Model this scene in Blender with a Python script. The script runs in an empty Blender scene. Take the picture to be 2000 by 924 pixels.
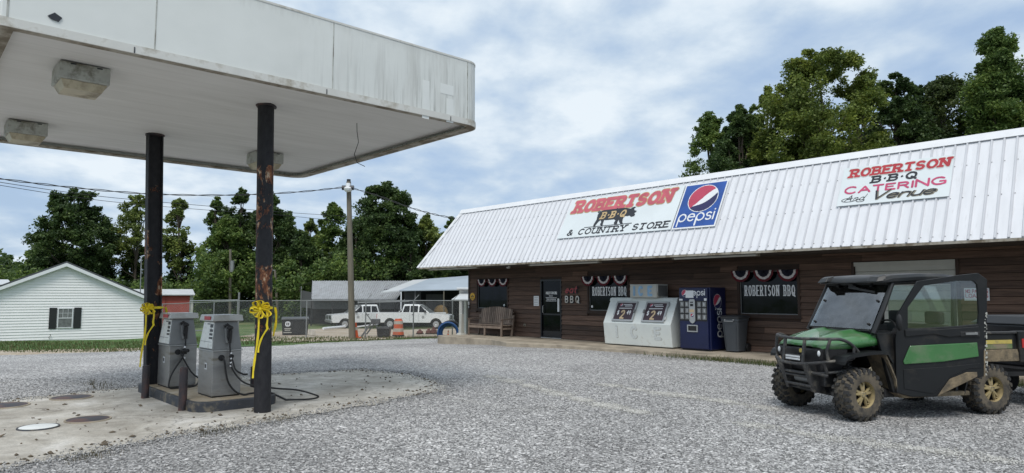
import bpy, bmesh, math, random
import numpy as np
from mathutils import Vector, Matrix, noise as mn
R = math.radians
random.seed(4)
SC = bpy.context.scene
COL = SC.collection

# ------------------------------------------------------------------ camera
CAMH = 1.7
AZ = R(42.4); PITCH = math.atan(113/1333.)
FWD = Vector((-math.cos(AZ), math.sin(AZ), 0)); RT = Vector((math.sin(AZ), math.cos(AZ), 0))
cam_d = bpy.data.cameras.new('camera'); cam = bpy.data.objects.new('camera', cam_d); COL.objects.link(cam)
cam.location = (0, 0, CAMH)
cam_d.sensor_width = 36; cam_d.lens = 36*1333/2000.
cam_d.clip_start = .1; cam_d.clip_end = 2000
_F = FWD*math.cos(PITCH) + Vector((0, 0, 1))*math.sin(PITCH)
cam.rotation_euler = _F.to_track_quat('-Z', 'Y').to_euler()
SC.camera = cam
SC.view_settings.view_transform = 'Standard'; SC.view_settings.look = 'None'
SC.view_settings.exposure = 0.25; SC.view_settings.gamma = 1.0

# ------------------------------------------------------------------ world and sun
SUN_EL, SUN_AZ = R(56), R(-50)      # azimuth of the direction towards the sun, from +X
sd = Vector((math.cos(SUN_EL)*math.cos(SUN_AZ), math.cos(SUN_EL)*math.sin(SUN_AZ), math.sin(SUN_EL)))
w = bpy.data.worlds.new('World'); SC.world = w; w.use_nodes = True
nt = w.node_tree; nt.nodes.clear()
def N(t, T, **k):
    n = t.nodes.new(T)
    for a, b in k.items():
        if a.startswith('i_'):
            n.inputs[a[2:].replace('_', ' ')].default_value = b
        else: setattr(n, a, b)
    return n
def ramp(t, fac, stops):
    r = N(t, 'ShaderNodeValToRGB'); e = r.color_ramp.elements
    while len(e) > 1: e.remove(e[-1])
    e[0].position = stops[0][0]; e[0].color = tuple(stops[0][1]) + (1,)
    for p, c in stops[1:]:
        x = e.new(p); x.color = tuple(c) + (1,)
    t.links.new(fac, r.inputs[0]); return r.outputs[0]
def g3(v): return (v, v, v)
def math_(t, op, a, b=None, c=None, clamp=False):
    m = N(t, 'ShaderNodeMath', operation=op, use_clamp=clamp)
    for i, v in enumerate((a, b, c)):
        if v is None: continue
        if isinstance(v, (int, float)): m.inputs[i].default_value = v
        else: t.links.new(v, m.inputs[i])
    return m.outputs[0]
def mix(t, fac, a, b, mode='MIX'):
    m = N(t, 'ShaderNodeMix', data_type='RGBA', blend_type=mode)
    for i, v in ((0, fac), (6, a), (7, b)):
        if isinstance(v, (int, float)): m.inputs[i].default_value = v
        elif isinstance(v, tuple): m.inputs[i].default_value = v + (1,) if len(v) == 3 else v
        else: t.links.new(v, m.inputs[i])
    return m.outputs[2]
sky = N(nt, 'ShaderNodeTexSky', sky_type='NISHITA', sun_disc=False)
sky.sun_elevation = SUN_EL; sky.sun_rotation = math.pi/2 - SUN_AZ
sky.air_density = 1.0; sky.dust_density = 2.0; sky.ozone_density = 2.0
bg1 = N(nt, 'ShaderNodeBackground'); bg1.inputs[1].default_value = 0.085
nt.links.new(sky.outputs[0], bg1.inputs[0])
tc = N(nt, 'ShaderNodeTexCoord'); sep = N(nt, 'ShaderNodeSeparateXYZ'); nt.links.new(tc.outputs['Generated'], sep.inputs[0])
zz = math_(nt, 'ADD', math_(nt, 'MAXIMUM', sep.outputs[2], 0.0), 0.22)
cmb = N(nt, 'ShaderNodeCombineXYZ')
nt.links.new(math_(nt, 'DIVIDE', sep.outputs[0], zz), cmb.inputs[0]); nt.links.new(math_(nt, 'DIVIDE', sep.outputs[1], zz), cmb.inputs[1])
mp = N(nt, 'ShaderNodeMapping'); mp.inputs['Scale'].default_value = (1.0, 1.0, 1); mp.inputs['Rotation'].default_value = (0, 0, R(35)); mp.inputs['Location'].default_value = (.7, 2.3, 0)
nt.links.new(cmb.outputs[0], mp.inputs[0])
nz = N(nt, 'ShaderNodeTexNoise', noise_dimensions='3D'); nz.inputs['Scale'].default_value = 1.3; nz.inputs['Detail'].default_value = 9; nz.inputs['Roughness'].default_value = .56; nz.inputs['Distortion'].default_value = .15
nt.links.new(mp.outputs[0], nz.inputs[0])
nz2 = N(nt, 'ShaderNodeTexNoise'); nz2.inputs['Scale'].default_value = 5.2; nz2.inputs['Detail'].default_value = 6; nz2.inputs['Roughness'].default_value = .55
nt.links.new(mp.outputs[0], nz2.inputs[0])
cov = math_(nt, 'ADD', math_(nt, 'MULTIPLY', nz.outputs[0], .66), math_(nt, 'MULTIPLY', nz2.outputs[0], .34))
# cloud cover is thicker overhead than at the horizon
cov = math_(nt, 'ADD', cov, math_(nt, 'MULTIPLY', sep.outputs[2], .16))
fac = ramp(nt, cov, [(.40, g3(.74)), (.49, g3(.86)), (.60, g3(1.))])
tone = ramp(nt, cov, [(.42, (.40, .53, .72)), (.50, (.46, .575, .72)), (.57, (.55, .645, .745)), (.66, (.69, .76, .82))])
bg2 = N(nt, 'ShaderNodeBackground'); nt.links.new(tone, bg2.inputs[0]); bg2.inputs[1].default_value = 1.0
ms = N(nt, 'ShaderNodeMixShader'); nt.links.new(fac, ms.inputs[0]); nt.links.new(bg1.outputs[0], ms.inputs[1]); nt.links.new(bg2.outputs[0], ms.inputs[2])
wo = N(nt, 'ShaderNodeOutputWorld'); nt.links.new(ms.outputs[0], wo.inputs[0])
sl = bpy.data.lights.new('sun', 'SUN'); sl.energy = 1.9; sl.angle = R(22); sl.color = (1, .955, .9)
so = bpy.data.objects.new('sun', sl); COL.objects.link(so); so.rotation_euler = (-sd).to_track_quat('-Z', 'Y').to_euler(); so.location = (0, 0, 30)

# ------------------------------------------------------------------ coordinates
def sstep(t): t = max(0., min(1., t)); return t*t*(3-2*t)
def gz(x, y):
    d = FWD.x*x + FWD.y*y
    if d < 14: return 0.
    lat = RT.x*x + RT.y*y
    dd = min(d, 62) - 14
    dd = dd*dd/(dd+4.)          # soft start
    fx = sstep((-x-13)/12)
    return -(.0268*dd*fx + .013*min(dd, 28)*sstep((-lat/d-.42)/.16)*fx)
def ray(px, py):
    U = Vector((0, 0, 1))*math.cos(PITCH) - FWD*math.sin(PITCH)
    return _F + RT*((px-1000)/1333.) - U*((py-462)/1333.)
CP = Vector((0, 0, CAMH))
def onz(px, py, z=0): d = ray(px, py); return CP + d*((z-CAMH)/d.z)
def ony(px, py, Y): d = ray(px, py); return CP + d*(Y/d.y)
def onx(px, py, X): d = ray(px, py); return CP + d*(X/d.x)
def dep(px, py, D): d = ray(px, py); return CP + d*(D/d.dot(FWD))
def onground(px, py):
    d = ray(px, py); t = 1.
    while t < 200:
        P = CP + d*t
        if P.z <= gz(P.x, P.y): return P
        t += .1
    return P
def gp(px, D):
    """ground point below image column px, D metres ahead"""
    P = dep(px, 575, D); return Vector((P.x, P.y, gz(P.x, P.y)))

# ------------------------------------------------------------------ materials
def newmat(name):
    m = bpy.data.materials.new(name); m.use_nodes = True; t = m.node_tree
    return m, t, t.nodes['Principled BSDF']
def texco(t, kind='Object', scale=(1, 1, 1)):
    c = N(t, 'ShaderNodeTexCoord'); m = N(t, 'ShaderNodeMapping'); m.inputs['Scale'].default_value = scale
    t.links.new(c.outputs[kind], m.inputs[0]); return m.outputs[0]
def noise(t, vec, scale, detail=4, rough=.55, dist=0):
    n = N(t, 'ShaderNodeTexNoise'); n.inputs['Scale'].default_value = scale; n.inputs['Detail'].default_value = detail
    n.inputs['Roughness'].default_value = rough; n.inputs['Distortion'].default_value = dist
    t.links.new(vec, n.inputs[0]); return n.outputs[0]
def bump(t, b, h, strength=.3, dist=.01):
    n = N(t, 'ShaderNodeBump'); n.inputs['Strength'].default_value = strength; n.inputs['Distance'].default_value = dist
    t.links.new(h, n.inputs['Height']); t.links.new(n.outputs[0], b.inputs['Normal'])
def mat(name, col, rough=.6, metal=0., var=.12, scale=3., bmp=0., bscale=60., stretch=(1, 1, 1), dirt=None, dirt_amt=.5, dirt_scale=2., spec=.5, coat=0.):
    """painted / plain surface: base colour with noise variation, optional second (dirt) colour in patches"""
    m, t, b = newmat(name)
    v = texco(t, 'Object', stretch)
    n = noise(t, v, scale, 5)
    c0 = tuple(x*(1-var) for x in col); c1 = tuple(min(1, x*(1+var)) for x in col)
    c = ramp(t, n, [(.3, c0), (.7, c1)])
    if dirt:
        n2 = noise(t, v, dirt_scale, 8, .65)
        f = ramp(t, n2, [(max(0, .62-dirt_amt*.35), g3(0)), (max(.02, .80-dirt_amt*.35), g3(1))])
        c = mix(t, f, c, dirt)
    t.links.new(c, b.inputs['Base Color'])
    rr = ramp(t, n, [(.3, g3(max(0, rough-.06))), (.7, g3(min(1, rough+.06)))]); t.links.new(rr, b.inputs['Roughness'])
    b.inputs['Metallic'].default_value = metal; b.inputs['Specular IOR Level'].default_value = spec
    b.inputs['Coat Weight'].default_value = coat
    if bmp: bump(t, b, noise(t, v, bscale, 3), bmp, .01)
    return m

def m_gravel(name, base=.30, tint=(1.02, 1.0, .985)):
    m, t, b = newmat(name)
    v = texco(t)
    vo = N(t, 'ShaderNodeTexVoronoi'); vo.inputs['Scale'].default_value = 35; vo.inputs['Randomness'].default_value = 1; t.links.new(v, vo.inputs[0])
    vs = N(t, 'ShaderNodeTexVoronoi'); vs.inputs['Scale'].default_value = 19; t.links.new(v, vs.inputs[0])
    sp = N(t, 'ShaderNodeSeparateColor'); t.links.new(vo.outputs['Color'], sp.inputs[0])
    sp2 = N(t, 'ShaderNodeSeparateColor'); t.links.new(vs.outputs['Color'], sp2.inputs[0])
    stone = ramp(t, sp.outputs[0], [(0, tuple(x*base*.42 for x in tint)), (.35, tuple(x*base*.82 for x in tint)), (.7, tuple(x*base*1.18 for x in tint)), (1, tuple(x*base*1.95 for x in tint))])
    stone2 = ramp(t, sp2.outputs[0], [(0, g3(.80)), (.7, g3(1.0)), (1, g3(1.22))])
    c = mix(t, 1.0, stone, stone2, 'MULTIPLY')
    edge = ramp(t, vo.outputs['Distance'], [(.35, g3(1)), (.85, g3(.38))])     # gaps between the stones
    c = mix(t, .8, c, edge, 'MULTIPLY')
    lo = noise(t, v, .35, 6, .6); c = mix(t, 1., c, ramp(t, lo, [(.35, g3(.80)), (.65, g3(1.14))]), 'MULTIPLY')
    # pale dust tracks left by wheels, running along the lot
    n2 = noise(t, v, .9, 6, .7)
    c = mix(t, ramp(t, n2, [(.60, g3(0)), (.78, g3(.35))]), c, (.40, .37, .32))
    mpd = N(t, 'ShaderNodeMapping'); mpd.inputs['Rotation'].default_value = (0, 0, R(-12)); mpd.inputs['Scale'].default_value = (.16, 1.1, 1); t.links.new(v, mpd.inputs[0])
    n3 = noise(t, mpd.outputs[0], 1.0, 7, .6)
    c = mix(t, ramp(t, n3, [(.60, g3(0)), (.70, g3(.35))]), c, (.42, .41, .38))
    t.links.new(c, b.inputs['Base Color']); b.inputs['Roughness'].default_value = .9
    bump(t, b, vo.outputs['Distance'], .9, -.02)
    return m
def m_ground(name, cols, scale=.5, fine=18, bmp=.6):
    m, t, b = newmat(name); v = texco(t)
    n = noise(t, v, scale, 8, .65); f = noise(t, v, fine, 4, .7)
    c = ramp(t, n, cols)
    c = mix(t, 1., c, ramp(t, f, [(.3, g3(.6)), (.7, g3(1.3))]), 'MULTIPLY')
    t.links.new(c, b.inputs['Base Color']); b.inputs['Roughness'].default_value = .95
    bump(t, b, f, bmp, .04); return m
def m_concrete(name):
    m, t, b = newmat(name); v = texco(t)
    n = noise(t, v, 1.1, 9, .68, .4); f = noise(t, v, 55, 4, .7); mid = noise(t, v, 5, 6, .65)
    c = ramp(t, n, [(.30, (.27, .245, .205)), (.44, (.37, .345, .30)), (.55, (.47, .445, .395)), (.68, (.60, .58, .54))])
    c = mix(t, 1., c, ramp(t, mid, [(.3, g3(.82)), (.7, g3(1.14))]), 'MULTIPLY')
    c = mix(t, 1., c, ramp(t, f, [(.3, g3(.78)), (.7, g3(1.2))]), 'MULTIPLY')
    cr = N(t, 'ShaderNodeTexVoronoi', feature='DISTANCE_TO_EDGE'); cr.inputs['Scale'].default_value = .42
    wv = N(t, 'ShaderNodeVectorMath', operation='ADD'); t.links.new(v, wv.inputs[0])
    nn = N(t, 'ShaderNodeTexNoise'); nn.inputs['Scale'].default_value = 2.2; nn.inputs['Detail'].default_value = 6; t.links.new(v, nn.inputs[0]); t.links.new(nn.outputs[1], wv.inputs[1])
    t.links.new(wv.outputs[0], cr.inputs[0])
    crack = ramp(t, cr.outputs[0], [(.0, g3(1)), (.010, g3(0))])
    c = mix(t, math_(t, 'MULTIPLY', crack, .6), c, (.09, .075, .06))
    t.links.new(c, b.inputs['Base Color']); b.inputs['Roughness'].default_value = .92
    bump(t, b, mid, .4, .02); return m
def m_fascia():
    m, t, b = newmat('weathered_white_panel'); v = texco(t, 'Object')
    big = noise(t, v, .8, 4)
    c = ramp(t, big, [(.3, (.60, .62, .60)), (.7, (.68, .70, .68))])
    vs = texco(t, 'Object', (7, 7, .35)); st = noise(t, vs, 2.2, 7, .62)
    sx = N(t, 'ShaderNodeSeparateXYZ'); t.links.new(v, sx.inputs[0])
    # grime grows where the run-off comes down at the right-hand end of the fascia (object y)
    endm = ramp(t, math_(t, 'MULTIPLY', math_(t, 'ADD', sx.outputs[1], .9), .25), [(.15, g3(0)), (1., g3(1))])
    lowm = ramp(t, sx.outputs[2], [(.0, g3(1)), (.9, g3(.25))])
    drips = ramp(t, st, [(.49, g3(0)), (.64, g3(1))])
    amt = math_(t, 'MULTIPLY', math_(t, 'MULTIPLY', drips, endm), lowm)
    c = mix(t, math_(t, 'MULTIPLY', amt, .85), c, (.16, .16, .145))
    wide = ramp(t, noise(t, texco(t, 'Object', (2.6, 2.6, .4)), 1.2, 6, .6), [(.50, g3(0)), (.64, g3(1))])
    c = mix(t, math_(t, 'MULTIPLY', math_(t, 'MULTIPLY', wide, endm), .45), c, (.34, .33, .30))
    top = ramp(t, math_(t, 'SUBTRACT', sx.outputs[2], math_(t, 'MULTIPLY', st, .35)), [(.74, g3(0)), (.90, g3(1))])
    c = mix(t, math_(t, 'MULTIPLY', top, .22), c, (.22, .21, .19))
    bot = ramp(t, math_(t, 'ADD', sx.outputs[2], math_(t, 'MULTIPLY', st, .12)), [(.09, g3(1)), (.13, g3(0))])
    c = mix(t, math_(t, 'MULTIPLY', bot, .15), c, (.3, .28, .24))
    t.links.new(c, b.inputs['Base Color']); b.inputs['Roughness'].default_value = .55
    bump(t, b, noise(t, v, 1.5, 2), .25, .05); return m
def m_soffit():
    m, t, b = newmat('soffit_boards'); v = texco(t, 'Object')
    sx = N(t, 'ShaderNodeSeparateXYZ'); t.links.new(v, sx.inputs[0])
    fr = math_(t, 'FRACT', math_(t, 'MULTIPLY', sx.outputs[0], 1/.2))
    line = ramp(t, fr, [(.0, g3(.80)), (.04, g3(1.)), (.96, g3(1.)), (1., g3(.80))])
    n = noise(t, texco(t, 'Object', (3, .5, 1)), 1.4, 6, .6)
    c = ramp(t, n, [(.3, (.62, .61, .585)), (.7, (.72, .71, .69))])
    c = mix(t, .6, c, line, 'MULTIPLY')
    d = noise(t, texco(t, 'Object', (4, .8, 1)), 1.3, 7, .7)
    c = mix(t, ramp(t, d, [(.64, g3(0)), (.78, g3(.35))]), c, (.30, .26, .20))
    t.links.new(c, b.inputs['Base Color']); b.inputs['Roughness'].default_value = .65; return m
def m_peel(name, amt, zlo, zhi):
    """black paint flaking off rusty steel, mostly between two heights"""
    m, t, b = newmat(name); v = texco(t, 'Object', (1, 1, .55))
    n = noise(t, v, 3.4, 9, .72, .6); n2 = noise(t, v, 14, 6, .7)
    sx = N(t, 'ShaderNodeSeparateXYZ'); t.links.new(texco(t), sx.inputs[0])
    band = math_(t, 'MULTIPLY', math_(t, 'GREATER_THAN', sx.outputs[2], zlo), math_(t, 'LESS_THAN', sx.outputs[2], zhi))
    base = ramp(t, n2, [(.3, (.012, .012, .015)), (.7, (.03, .03, .034))])
    rust = ramp(t, n2, [(.30, (.05, .022, .014)), (.45, (.12, .045, .025)), (.54, (.26, .11, .05)), (.62, (.52, .42, .30))])
    th = ramp(t, n, [(.60-amt, g3(0)), (.612-amt, g3(1))])
    f = math_(t, 'MULTIPLY', th, band)
    c = mix(t, f, base, rust)
    t.links.new(c, b.inputs['Base Color']); b.inputs['Roughness'].default_value = .62; b.inputs['Specular IOR Level'].default_value = .3
    bump(t, b, f, .6, -.006); return m
def m_leaf(name, c0, c1, c2):
    m, t, b = newmat(name); g = N(t, 'ShaderNodeNewGeometry')
    c = ramp(t, g.outputs['Random Per Island'], [(0, c0), (.55, c1), (1, c2)])
    if 'leaves' in name or 'needle' in name:
        c = mix(t, 1., c, ramp(t, noise(t, texco(t), .55, 4, .6), [(.34, (1.05, 1.05, 1.05)), (.5, (1.5, 1.42, 1.2)), (.68, (2.4, 2.05, 1.5))]), 'MULTIPLY')
    t.links.new(c, b.inputs['Base Color']); b.inputs['Roughness'].default_value = .55; b.inputs['Specular IOR Level'].default_value = .35
    tr = N(t, 'ShaderNodeBsdfTranslucent'); t.links.new(c, tr.inputs[0])
    mx = N(t, 'ShaderNodeMixShader'); mx.inputs[0].default_value = .38
    t.links.new(b.outputs[0], mx.inputs[1]); t.links.new(tr.outputs[0], mx.inputs[2])
    t.links.new(mx.outputs[0], t.nodes['Material Output'].inputs[0]); return m
def m_glass(name, tint=(.75, .8, .78), refl=.12, rough=.03, mottle=0):
    m, t, b = newmat(name); t.nodes.remove(b)
    tr = N(t, 'ShaderNodeBsdfTransparent'); tr.inputs[0].default_value = tint + (1,)
    gl = N(t, 'ShaderNodeBsdfGlossy'); gl.inputs['Roughness'].default_value = rough
    lw = N(t, 'ShaderNodeLayerWeight'); lw.inputs[0].default_value = .25
    f = math_(t, 'ADD', math_(t, 'MULTIPLY', lw.outputs[0], .8), refl, clamp=True)
    if mottle:  # patchy reflectance painted in to imitate clouds mirrored in the glass
        gn = noise(t, texco(t, 'Object', (1, 1.4, 1.8)), 2.2, 6, .6); f = math_(t, 'ADD', f, math_(t, 'MULTIPLY', math_(t, 'SUBTRACT', gn, .45), mottle*2.2), clamp=True)
    mx = N(t, 'ShaderNodeMixShader'); t.links.new(f, mx.inputs[0]); t.links.new(tr.outputs[0], mx.inputs[1]); t.links.new(gl.outputs[0], mx.inputs[2])
    t.links.new(mx.outputs[0], t.nodes['Material Output'].inputs[0]); return m
def m_wood(name, dark, light, grain=(1, 1, 12), rough=.75, scale=2.):
    m, t, b = newmat(name); v = texco(t, 'Object', grain)
    n = noise(t, v, scale, 8, .65, .3); g = N(t, 'ShaderNodeNewGeometry')
    c = ramp(t, n, [(.3, dark), (.7, light)])
    c = mix(t, 1., c, ramp(t, g.outputs['Random Per Island'], [(0, g3(.58)), (1, g3(1.45))]), 'MULTIPLY')
    k = noise(t, texco(t, 'Object', (.8, 1, 4)), 1.6, 6, .7)
    c = mix(t, ramp(t, k, [(.60, g3(0)), (.78, g3(.30))]), c, tuple(min(1, x*2.2) for x in light))
    t.links.new(c, b.inputs['Base Color']); b.inputs['Roughness'].default_value = rough; bump(t, b, n, .4, .01); return m

M = {}
M['gravel'] = m_gravel('grey_gravel', .42)
M['dust'] = m_gravel('pale_crushed_gravel', .50, (1.03, 1., .93))
M['grass'] = m_ground('grass_ground', [(.30, (.045, .085, .018)), (.46, (.075, .125, .03)), (.58, (.13, .16, .055)), (.72, (.24, .21, .12))], .35, 9)
M['lawn'] = m_ground('lawn_ground', [(.30, (.045, .10, .018)), (.6, (.065, .14, .022)), (.8, (.11, .16, .05))], .5, 9)
M['dirt'] = m_ground('dirt', [(.3, (.30, .24, .17)), (.5, (.40, .33, .25)), (.7, (.46, .42, .36))], .5, 14)
M['concrete'] = m_concrete('worn_concrete')
M['slab'] = mat('tan_concrete', (.36, .31, .24), .9, var=.18, scale=2.5, bmp=.4, bscale=25, dirt=(.2, .17, .13), dirt_amt=.4, dirt_scale=1.2)
M['fascia'] = m_fascia(); M['soffit'] = m_soffit()
M['trim_w'] = mat('dull_white_trim', (.58, .58, .55), .6, var=.08, dirt=(.30, .27, .21), dirt_amt=.3, dirt_scale=3)
M['trim_t'] = mat('stained_trim', (.42, .39, .33), .7, var=.2, dirt=(.16, .13, .09), dirt_amt=.6, dirt_scale=3)
M['fixture'] = mat('fixture_metal', (.42, .43, .40), .5, var=.12, scale=4, dirt=(.15, .14, .11), dirt_amt=.5, dirt_scale=5)
M['lens'] = mat('yellowed_lens', (.45, .40, .29), .4, var=.2, scale=5, dirt=(.2, .16, .1), dirt_amt=.4, dirt_scale=4)
M['peelA'] = m_peel('peeling_black_paint', .075, 1.0, 3.6)
M['peelB'] = m_peel('black_paint', .01, .5, 3.9)
M['curb'] = mat('dark_painted_curb', (.045, .05, .06), .7, var=.3, scale=3, dirt=(.2, .17, .12), dirt_amt=.35, dirt_scale=5, bmp=.3)
M['steel'] = mat('brushed_stainless', (.36, .36, .355), .38, metal=.75, var=.18, scale=2.5, stretch=(1, 1, 4), dirt=(.24, .22, .18), dirt_amt=.28, dirt_scale=2.5)
M['steel2'] = mat('painted_grey_steel', (.20, .205, .205), .5, metal=.3, var=.12, scale=3)
M['white'] = mat('white_paint', (.72, .74, .72), .45, var=.06)
M['face'] = mat('pump_face', (.74, .76, .74), .35, var=.1, scale=6, dirt=(.25, .24, .2), dirt_amt=.2, dirt_scale=7)
M['red'] = mat('faded_red', (.42, .05, .06), .45, var=.15)
M['black'] = mat('black_rubber', (.012, .012, .013), .55, var=.2, scale=8)
M['blackp'] = mat('black_plastic', (.017, .017, .019), .42, var=.25, scale=3)
M['yellow'] = mat('yellow_ribbon', (.80, .62, .02), .5, var=.1, scale=6)
M['bollard'] = mat('bollard_paint', (.035, .03, .035), .6, var=.35, scale=4, dirt=(.12, .055, .04), dirt_amt=.45, dirt_scale=3)
M['roofw'] = mat('white_ribbed_metal', (.70, .71, .74), .42, metal=.0, var=.05, scale=1.5, stretch=(4, 1, .5), dirt=(.56, .56, .57), dirt_amt=.15, dirt_scale=2.5)
M['roofrib'] = mat('white_rib_shade', (.55, .56, .59), .42, var=.05)  # coloured darker than the sheet to paint in the ribs' shaded sides
M['cap'] = mat('white_ridge_cap', (.74, .75, .77), .45, var=.04)
M['screw'] = mat('dark_screw', (.08, .08, .08), .5)
M['cedar'] = m_wood('brown_stained_boards', (.052, .030, .021), (.150, .090, .062), (.5, 1, 9), scale=2.4)
M['darkwood'] = mat('dark_brown_trim', (.035, .018, .011), .7, var=.3)
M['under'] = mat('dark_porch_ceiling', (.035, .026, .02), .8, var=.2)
M['pane'] = mat('dark_window_pane', (.003, .004, .006), .08, var=.1, spec=.22)  # opaque near-black colour stands in for the unlit space behind the glass
M['doorblk'] = mat('black_door_metal', (.008, .008, .012), .3, var=.1)
M['garage'] = mat('dull_white_steel', (.42, .42, .38), .5, var=.08)
M['tube'] = mat('fluorescent_cover', (.45, .44, .40), .4, var=.1)
M['signw'] = mat('sign_board_white', (.66, .71, .725), .35, var=.04, scale=1.)
M['pink'] = mat('faded_sign_red', (.50, .10, .13), .4, var=.22, scale=2.)
M['signred'] = mat('sign_red', (.40, .03, .04), .4, var=.15, scale=2.)
M['gold'] = mat('gold_outline', (.50, .36, .18), .4, var=.15)
M['magenta'] = mat('sign_magenta', (.50, .06, .15), .4, var=.15, scale=3)
M['ink'] = mat('sign_black', (.018, .02, .026), .4, var=.15)
M['inkgrey'] = mat('script_shadow', (.22, .20, .15), .4)
M['pblue'] = mat('sign_blue', (.02, .08, .33), .3, var=.25, scale=1.2)
M['navy'] = mat('machine_navy', (.006, .011, .055), .32, var=.25, scale=1.2)
M['navyd'] = mat('deep_navy_swirl', (.02, .02, .09), .3)
M['rosered'] = mat('roundel_red', (.46, .05, .10), .3, var=.15, scale=1.5)
M['gwhite'] = mat('glossy_white', (.72, .74, .76), .35, var=.03)
M['icew'] = mat('ice_chest_white', (.66, .70, .68), .4, var=.04, dirt=(.42, .40, .33), dirt_amt=.1, dirt_scale=3)
M['iceblue'] = mat('faded_ice_blue', (.22, .38, .55), .4, var=.2, scale=8)
M['poster'] = mat('dark_poster', (.045, .025, .035), .4, var=.3, scale=8)
M['cream'] = mat('cream_print', (.55, .42, .26), .5, var=.15)
M['alu'] = mat('aluminium', (.45, .46, .46), .4, metal=.6, var=.1)
M['bench'] = m_wood('weathered_bench_wood', (.15, .11, .085), (.30, .23, .18), (4, 4, 1), scale=3)
M['binw'] = mat('grey_bin_plastic', (.060, .068, .078), .5, var=.1)
M['lid'] = mat('dark_bin_lid', (.035, .038, .042), .45, var=.1)
M['navycloth'] = mat('navy_cloth', (.008, .010, .022), .9, var=.2)
M['whitecloth'] = mat('white_cloth', (.60, .57, .57), .9, var=.15, scale=20)
M['redcloth'] = mat('dark_red_cloth', (.10, .008, .015), .9, var=.2)
M['neon'] = mat('unlit_red_neon_tube', (.28, .03, .035), .35, var=.3, scale=14)
M['octa'] = mat('yellow_badge', (.72, .42, .03), .45, var=.06)
M['leafD'] = m_leaf('dark_leaves', (.024, .046, .018), (.040, .074, .027), (.072, .115, .042))
M['leafM'] = m_leaf('green_leaves', (.038, .074, .022), (.072, .122, .036), (.12, .175, .055))
M['leafL'] = m_leaf('light_leaves', (.065, .10, .032), (.105, .15, .045), (.17, .21, .07))
M['leafY'] = m_leaf('yellow_green_leaves', (.055, .088, .022), (.10, .14, .035), (.16, .20, .055))
M['needle'] = m_leaf('pine_needles', (.026, .045, .018), (.048, .072, .026), (.08, .108, .038))
M['bark'] = mat('bark', (.085, .068, .052), .9, var=.3, scale=6, stretch=(3, 3, .6), bmp=.5, bscale=20)
M['blade'] = m_leaf('grass_blades', (.05, .085, .02), (.085, .115, .035), (.20, .17, .09))
M['dryblade'] = m_leaf('dry_weed', (.06, .065, .03), (.10, .09, .05), (.19, .15, .09))
M['stone'] = None
M['polewood'] = mat('old_pole_wood', (.15, .135, .105), .85, var=.2, scale=4, stretch=(5, 5, .4), bmp=.4, bscale=20)
M['galv'] = mat('galvanised', (.30, .31, .31), .45, metal=.6, var=.12)
M['wire'] = mat('dark_cable', (.02, .02, .022), .6)
M['siding'] = mat('white_vinyl_siding', (.80, .80, .80), .5, var=.03, scale=1.5)
M['shutter'] = mat('black_shutter', (.015, .017, .018), .5)
M['shingle'] = mat('grey_shingle', (.07, .075, .085), .85, var=.3, scale=10)
M['winglass'] = mat('grey_window_glass', (.16, .17, .17), .12, var=.3, scale=6)
M['barnred'] = mat('barn_red', (.30, .055, .04), .6, var=.12, scale=2)
M['tin'] = mat('old_galvanised_roof', (.34, .355, .37), .5, metal=.2, var=.16, scale=1.2, stretch=(5, 1, 1), dirt=(.20, .19, .18), dirt_amt=.3)
M['tinblue'] = mat('pale_blue_metal_roof', (.32, .37, .42), .5, var=.06, scale=1)
M['tinw'] = mat('pale_metal_roof', (.50, .52, .53), .5, var=.06, scale=1)
M['interior'] = mat('shed_interior_shade', (.02, .02, .022), .9, var=.4, scale=2)  # near-black colour paints in the shade inside the open sheds
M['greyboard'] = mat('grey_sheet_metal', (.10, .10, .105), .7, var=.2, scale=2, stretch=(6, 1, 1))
M['truckw'] = mat('truck_white', (.68, .70, .70), .28, var=.03, coat=.4)
M['tyre'] = mat('tyre_rubber', (.014, .014, .014), .8, var=.3, scale=8)
M['orange'] = mat('barrel_orange', (.62, .11, .035), .5, var=.15, dirt=(.3, .16, .09), dirt_amt=.25)
M['reflw'] = mat('reflective_band', (.48, .44, .38), .5, var=.15)
M['bluehose'] = mat('blue_hose', (.02, .07, .20), .45, var=.15)
M['terra'] = mat('dull_red_pot', (.14, .05, .04), .7, var=.2)
# utility vehicle
M['green'] = mat('vehicle_green', (.040, .150, .042), .30, var=.12, scale=2, coat=.6, dirt=(.11, .17, .09), dirt_amt=.35, dirt_scale=2.2)
M['uplastic'] = mat('vehicle_black_plastic', (.010, .011, .012), .42, var=.2, scale=2, dirt=(.05, .044, .036), dirt_amt=.22, dirt_scale=1.6, spec=.35)
M['ublack'] = mat('vehicle_black', (.009, .010, .011), .45, var=.15, scale=2, dirt=(.05, .045, .038), dirt_amt=.10, dirt_scale=3)
M['uguard'] = mat('scuffed_guard_bar', (.030, .030, .031), .5, var=.3, scale=8, dirt=(.13, .12, .10), dirt_amt=.30, dirt_scale=9)
M['mud'] = mat('dried_mud', (.21, .165, .105), .95, var=.3, scale=9, bmp=.8, bscale=40, dirt=(.09, .075, .055), dirt_amt=.5, dirt_scale=6)
M['mudtyre'] = mat('muddy_rubber', (.13, .108, .078), .9, var=.3, scale=9, bmp=.4, bscale=40, dirt=(.035, .033, .03), dirt_amt=.45, dirt_scale=4)
M['lug'] = mat('tread_rubber', (.024, .024, .024), .8, var=.3, scale=9, dirt=(.10, .085, .06), dirt_amt=.25, dirt_scale=5)
M['rimtan'] = mat('muddy_yellow_rim', (.34, .27, .13), .5, var=.2, scale=5, dirt=(.24, .19, .11), dirt_amt=.4, dirt_scale=6)
M['yelstripe'] = mat('yellow_panel', (.50, .40, .10), .5, var=.15, dirt=(.2, .16, .1), dirt_amt=.4, dirt_scale=5)
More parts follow.
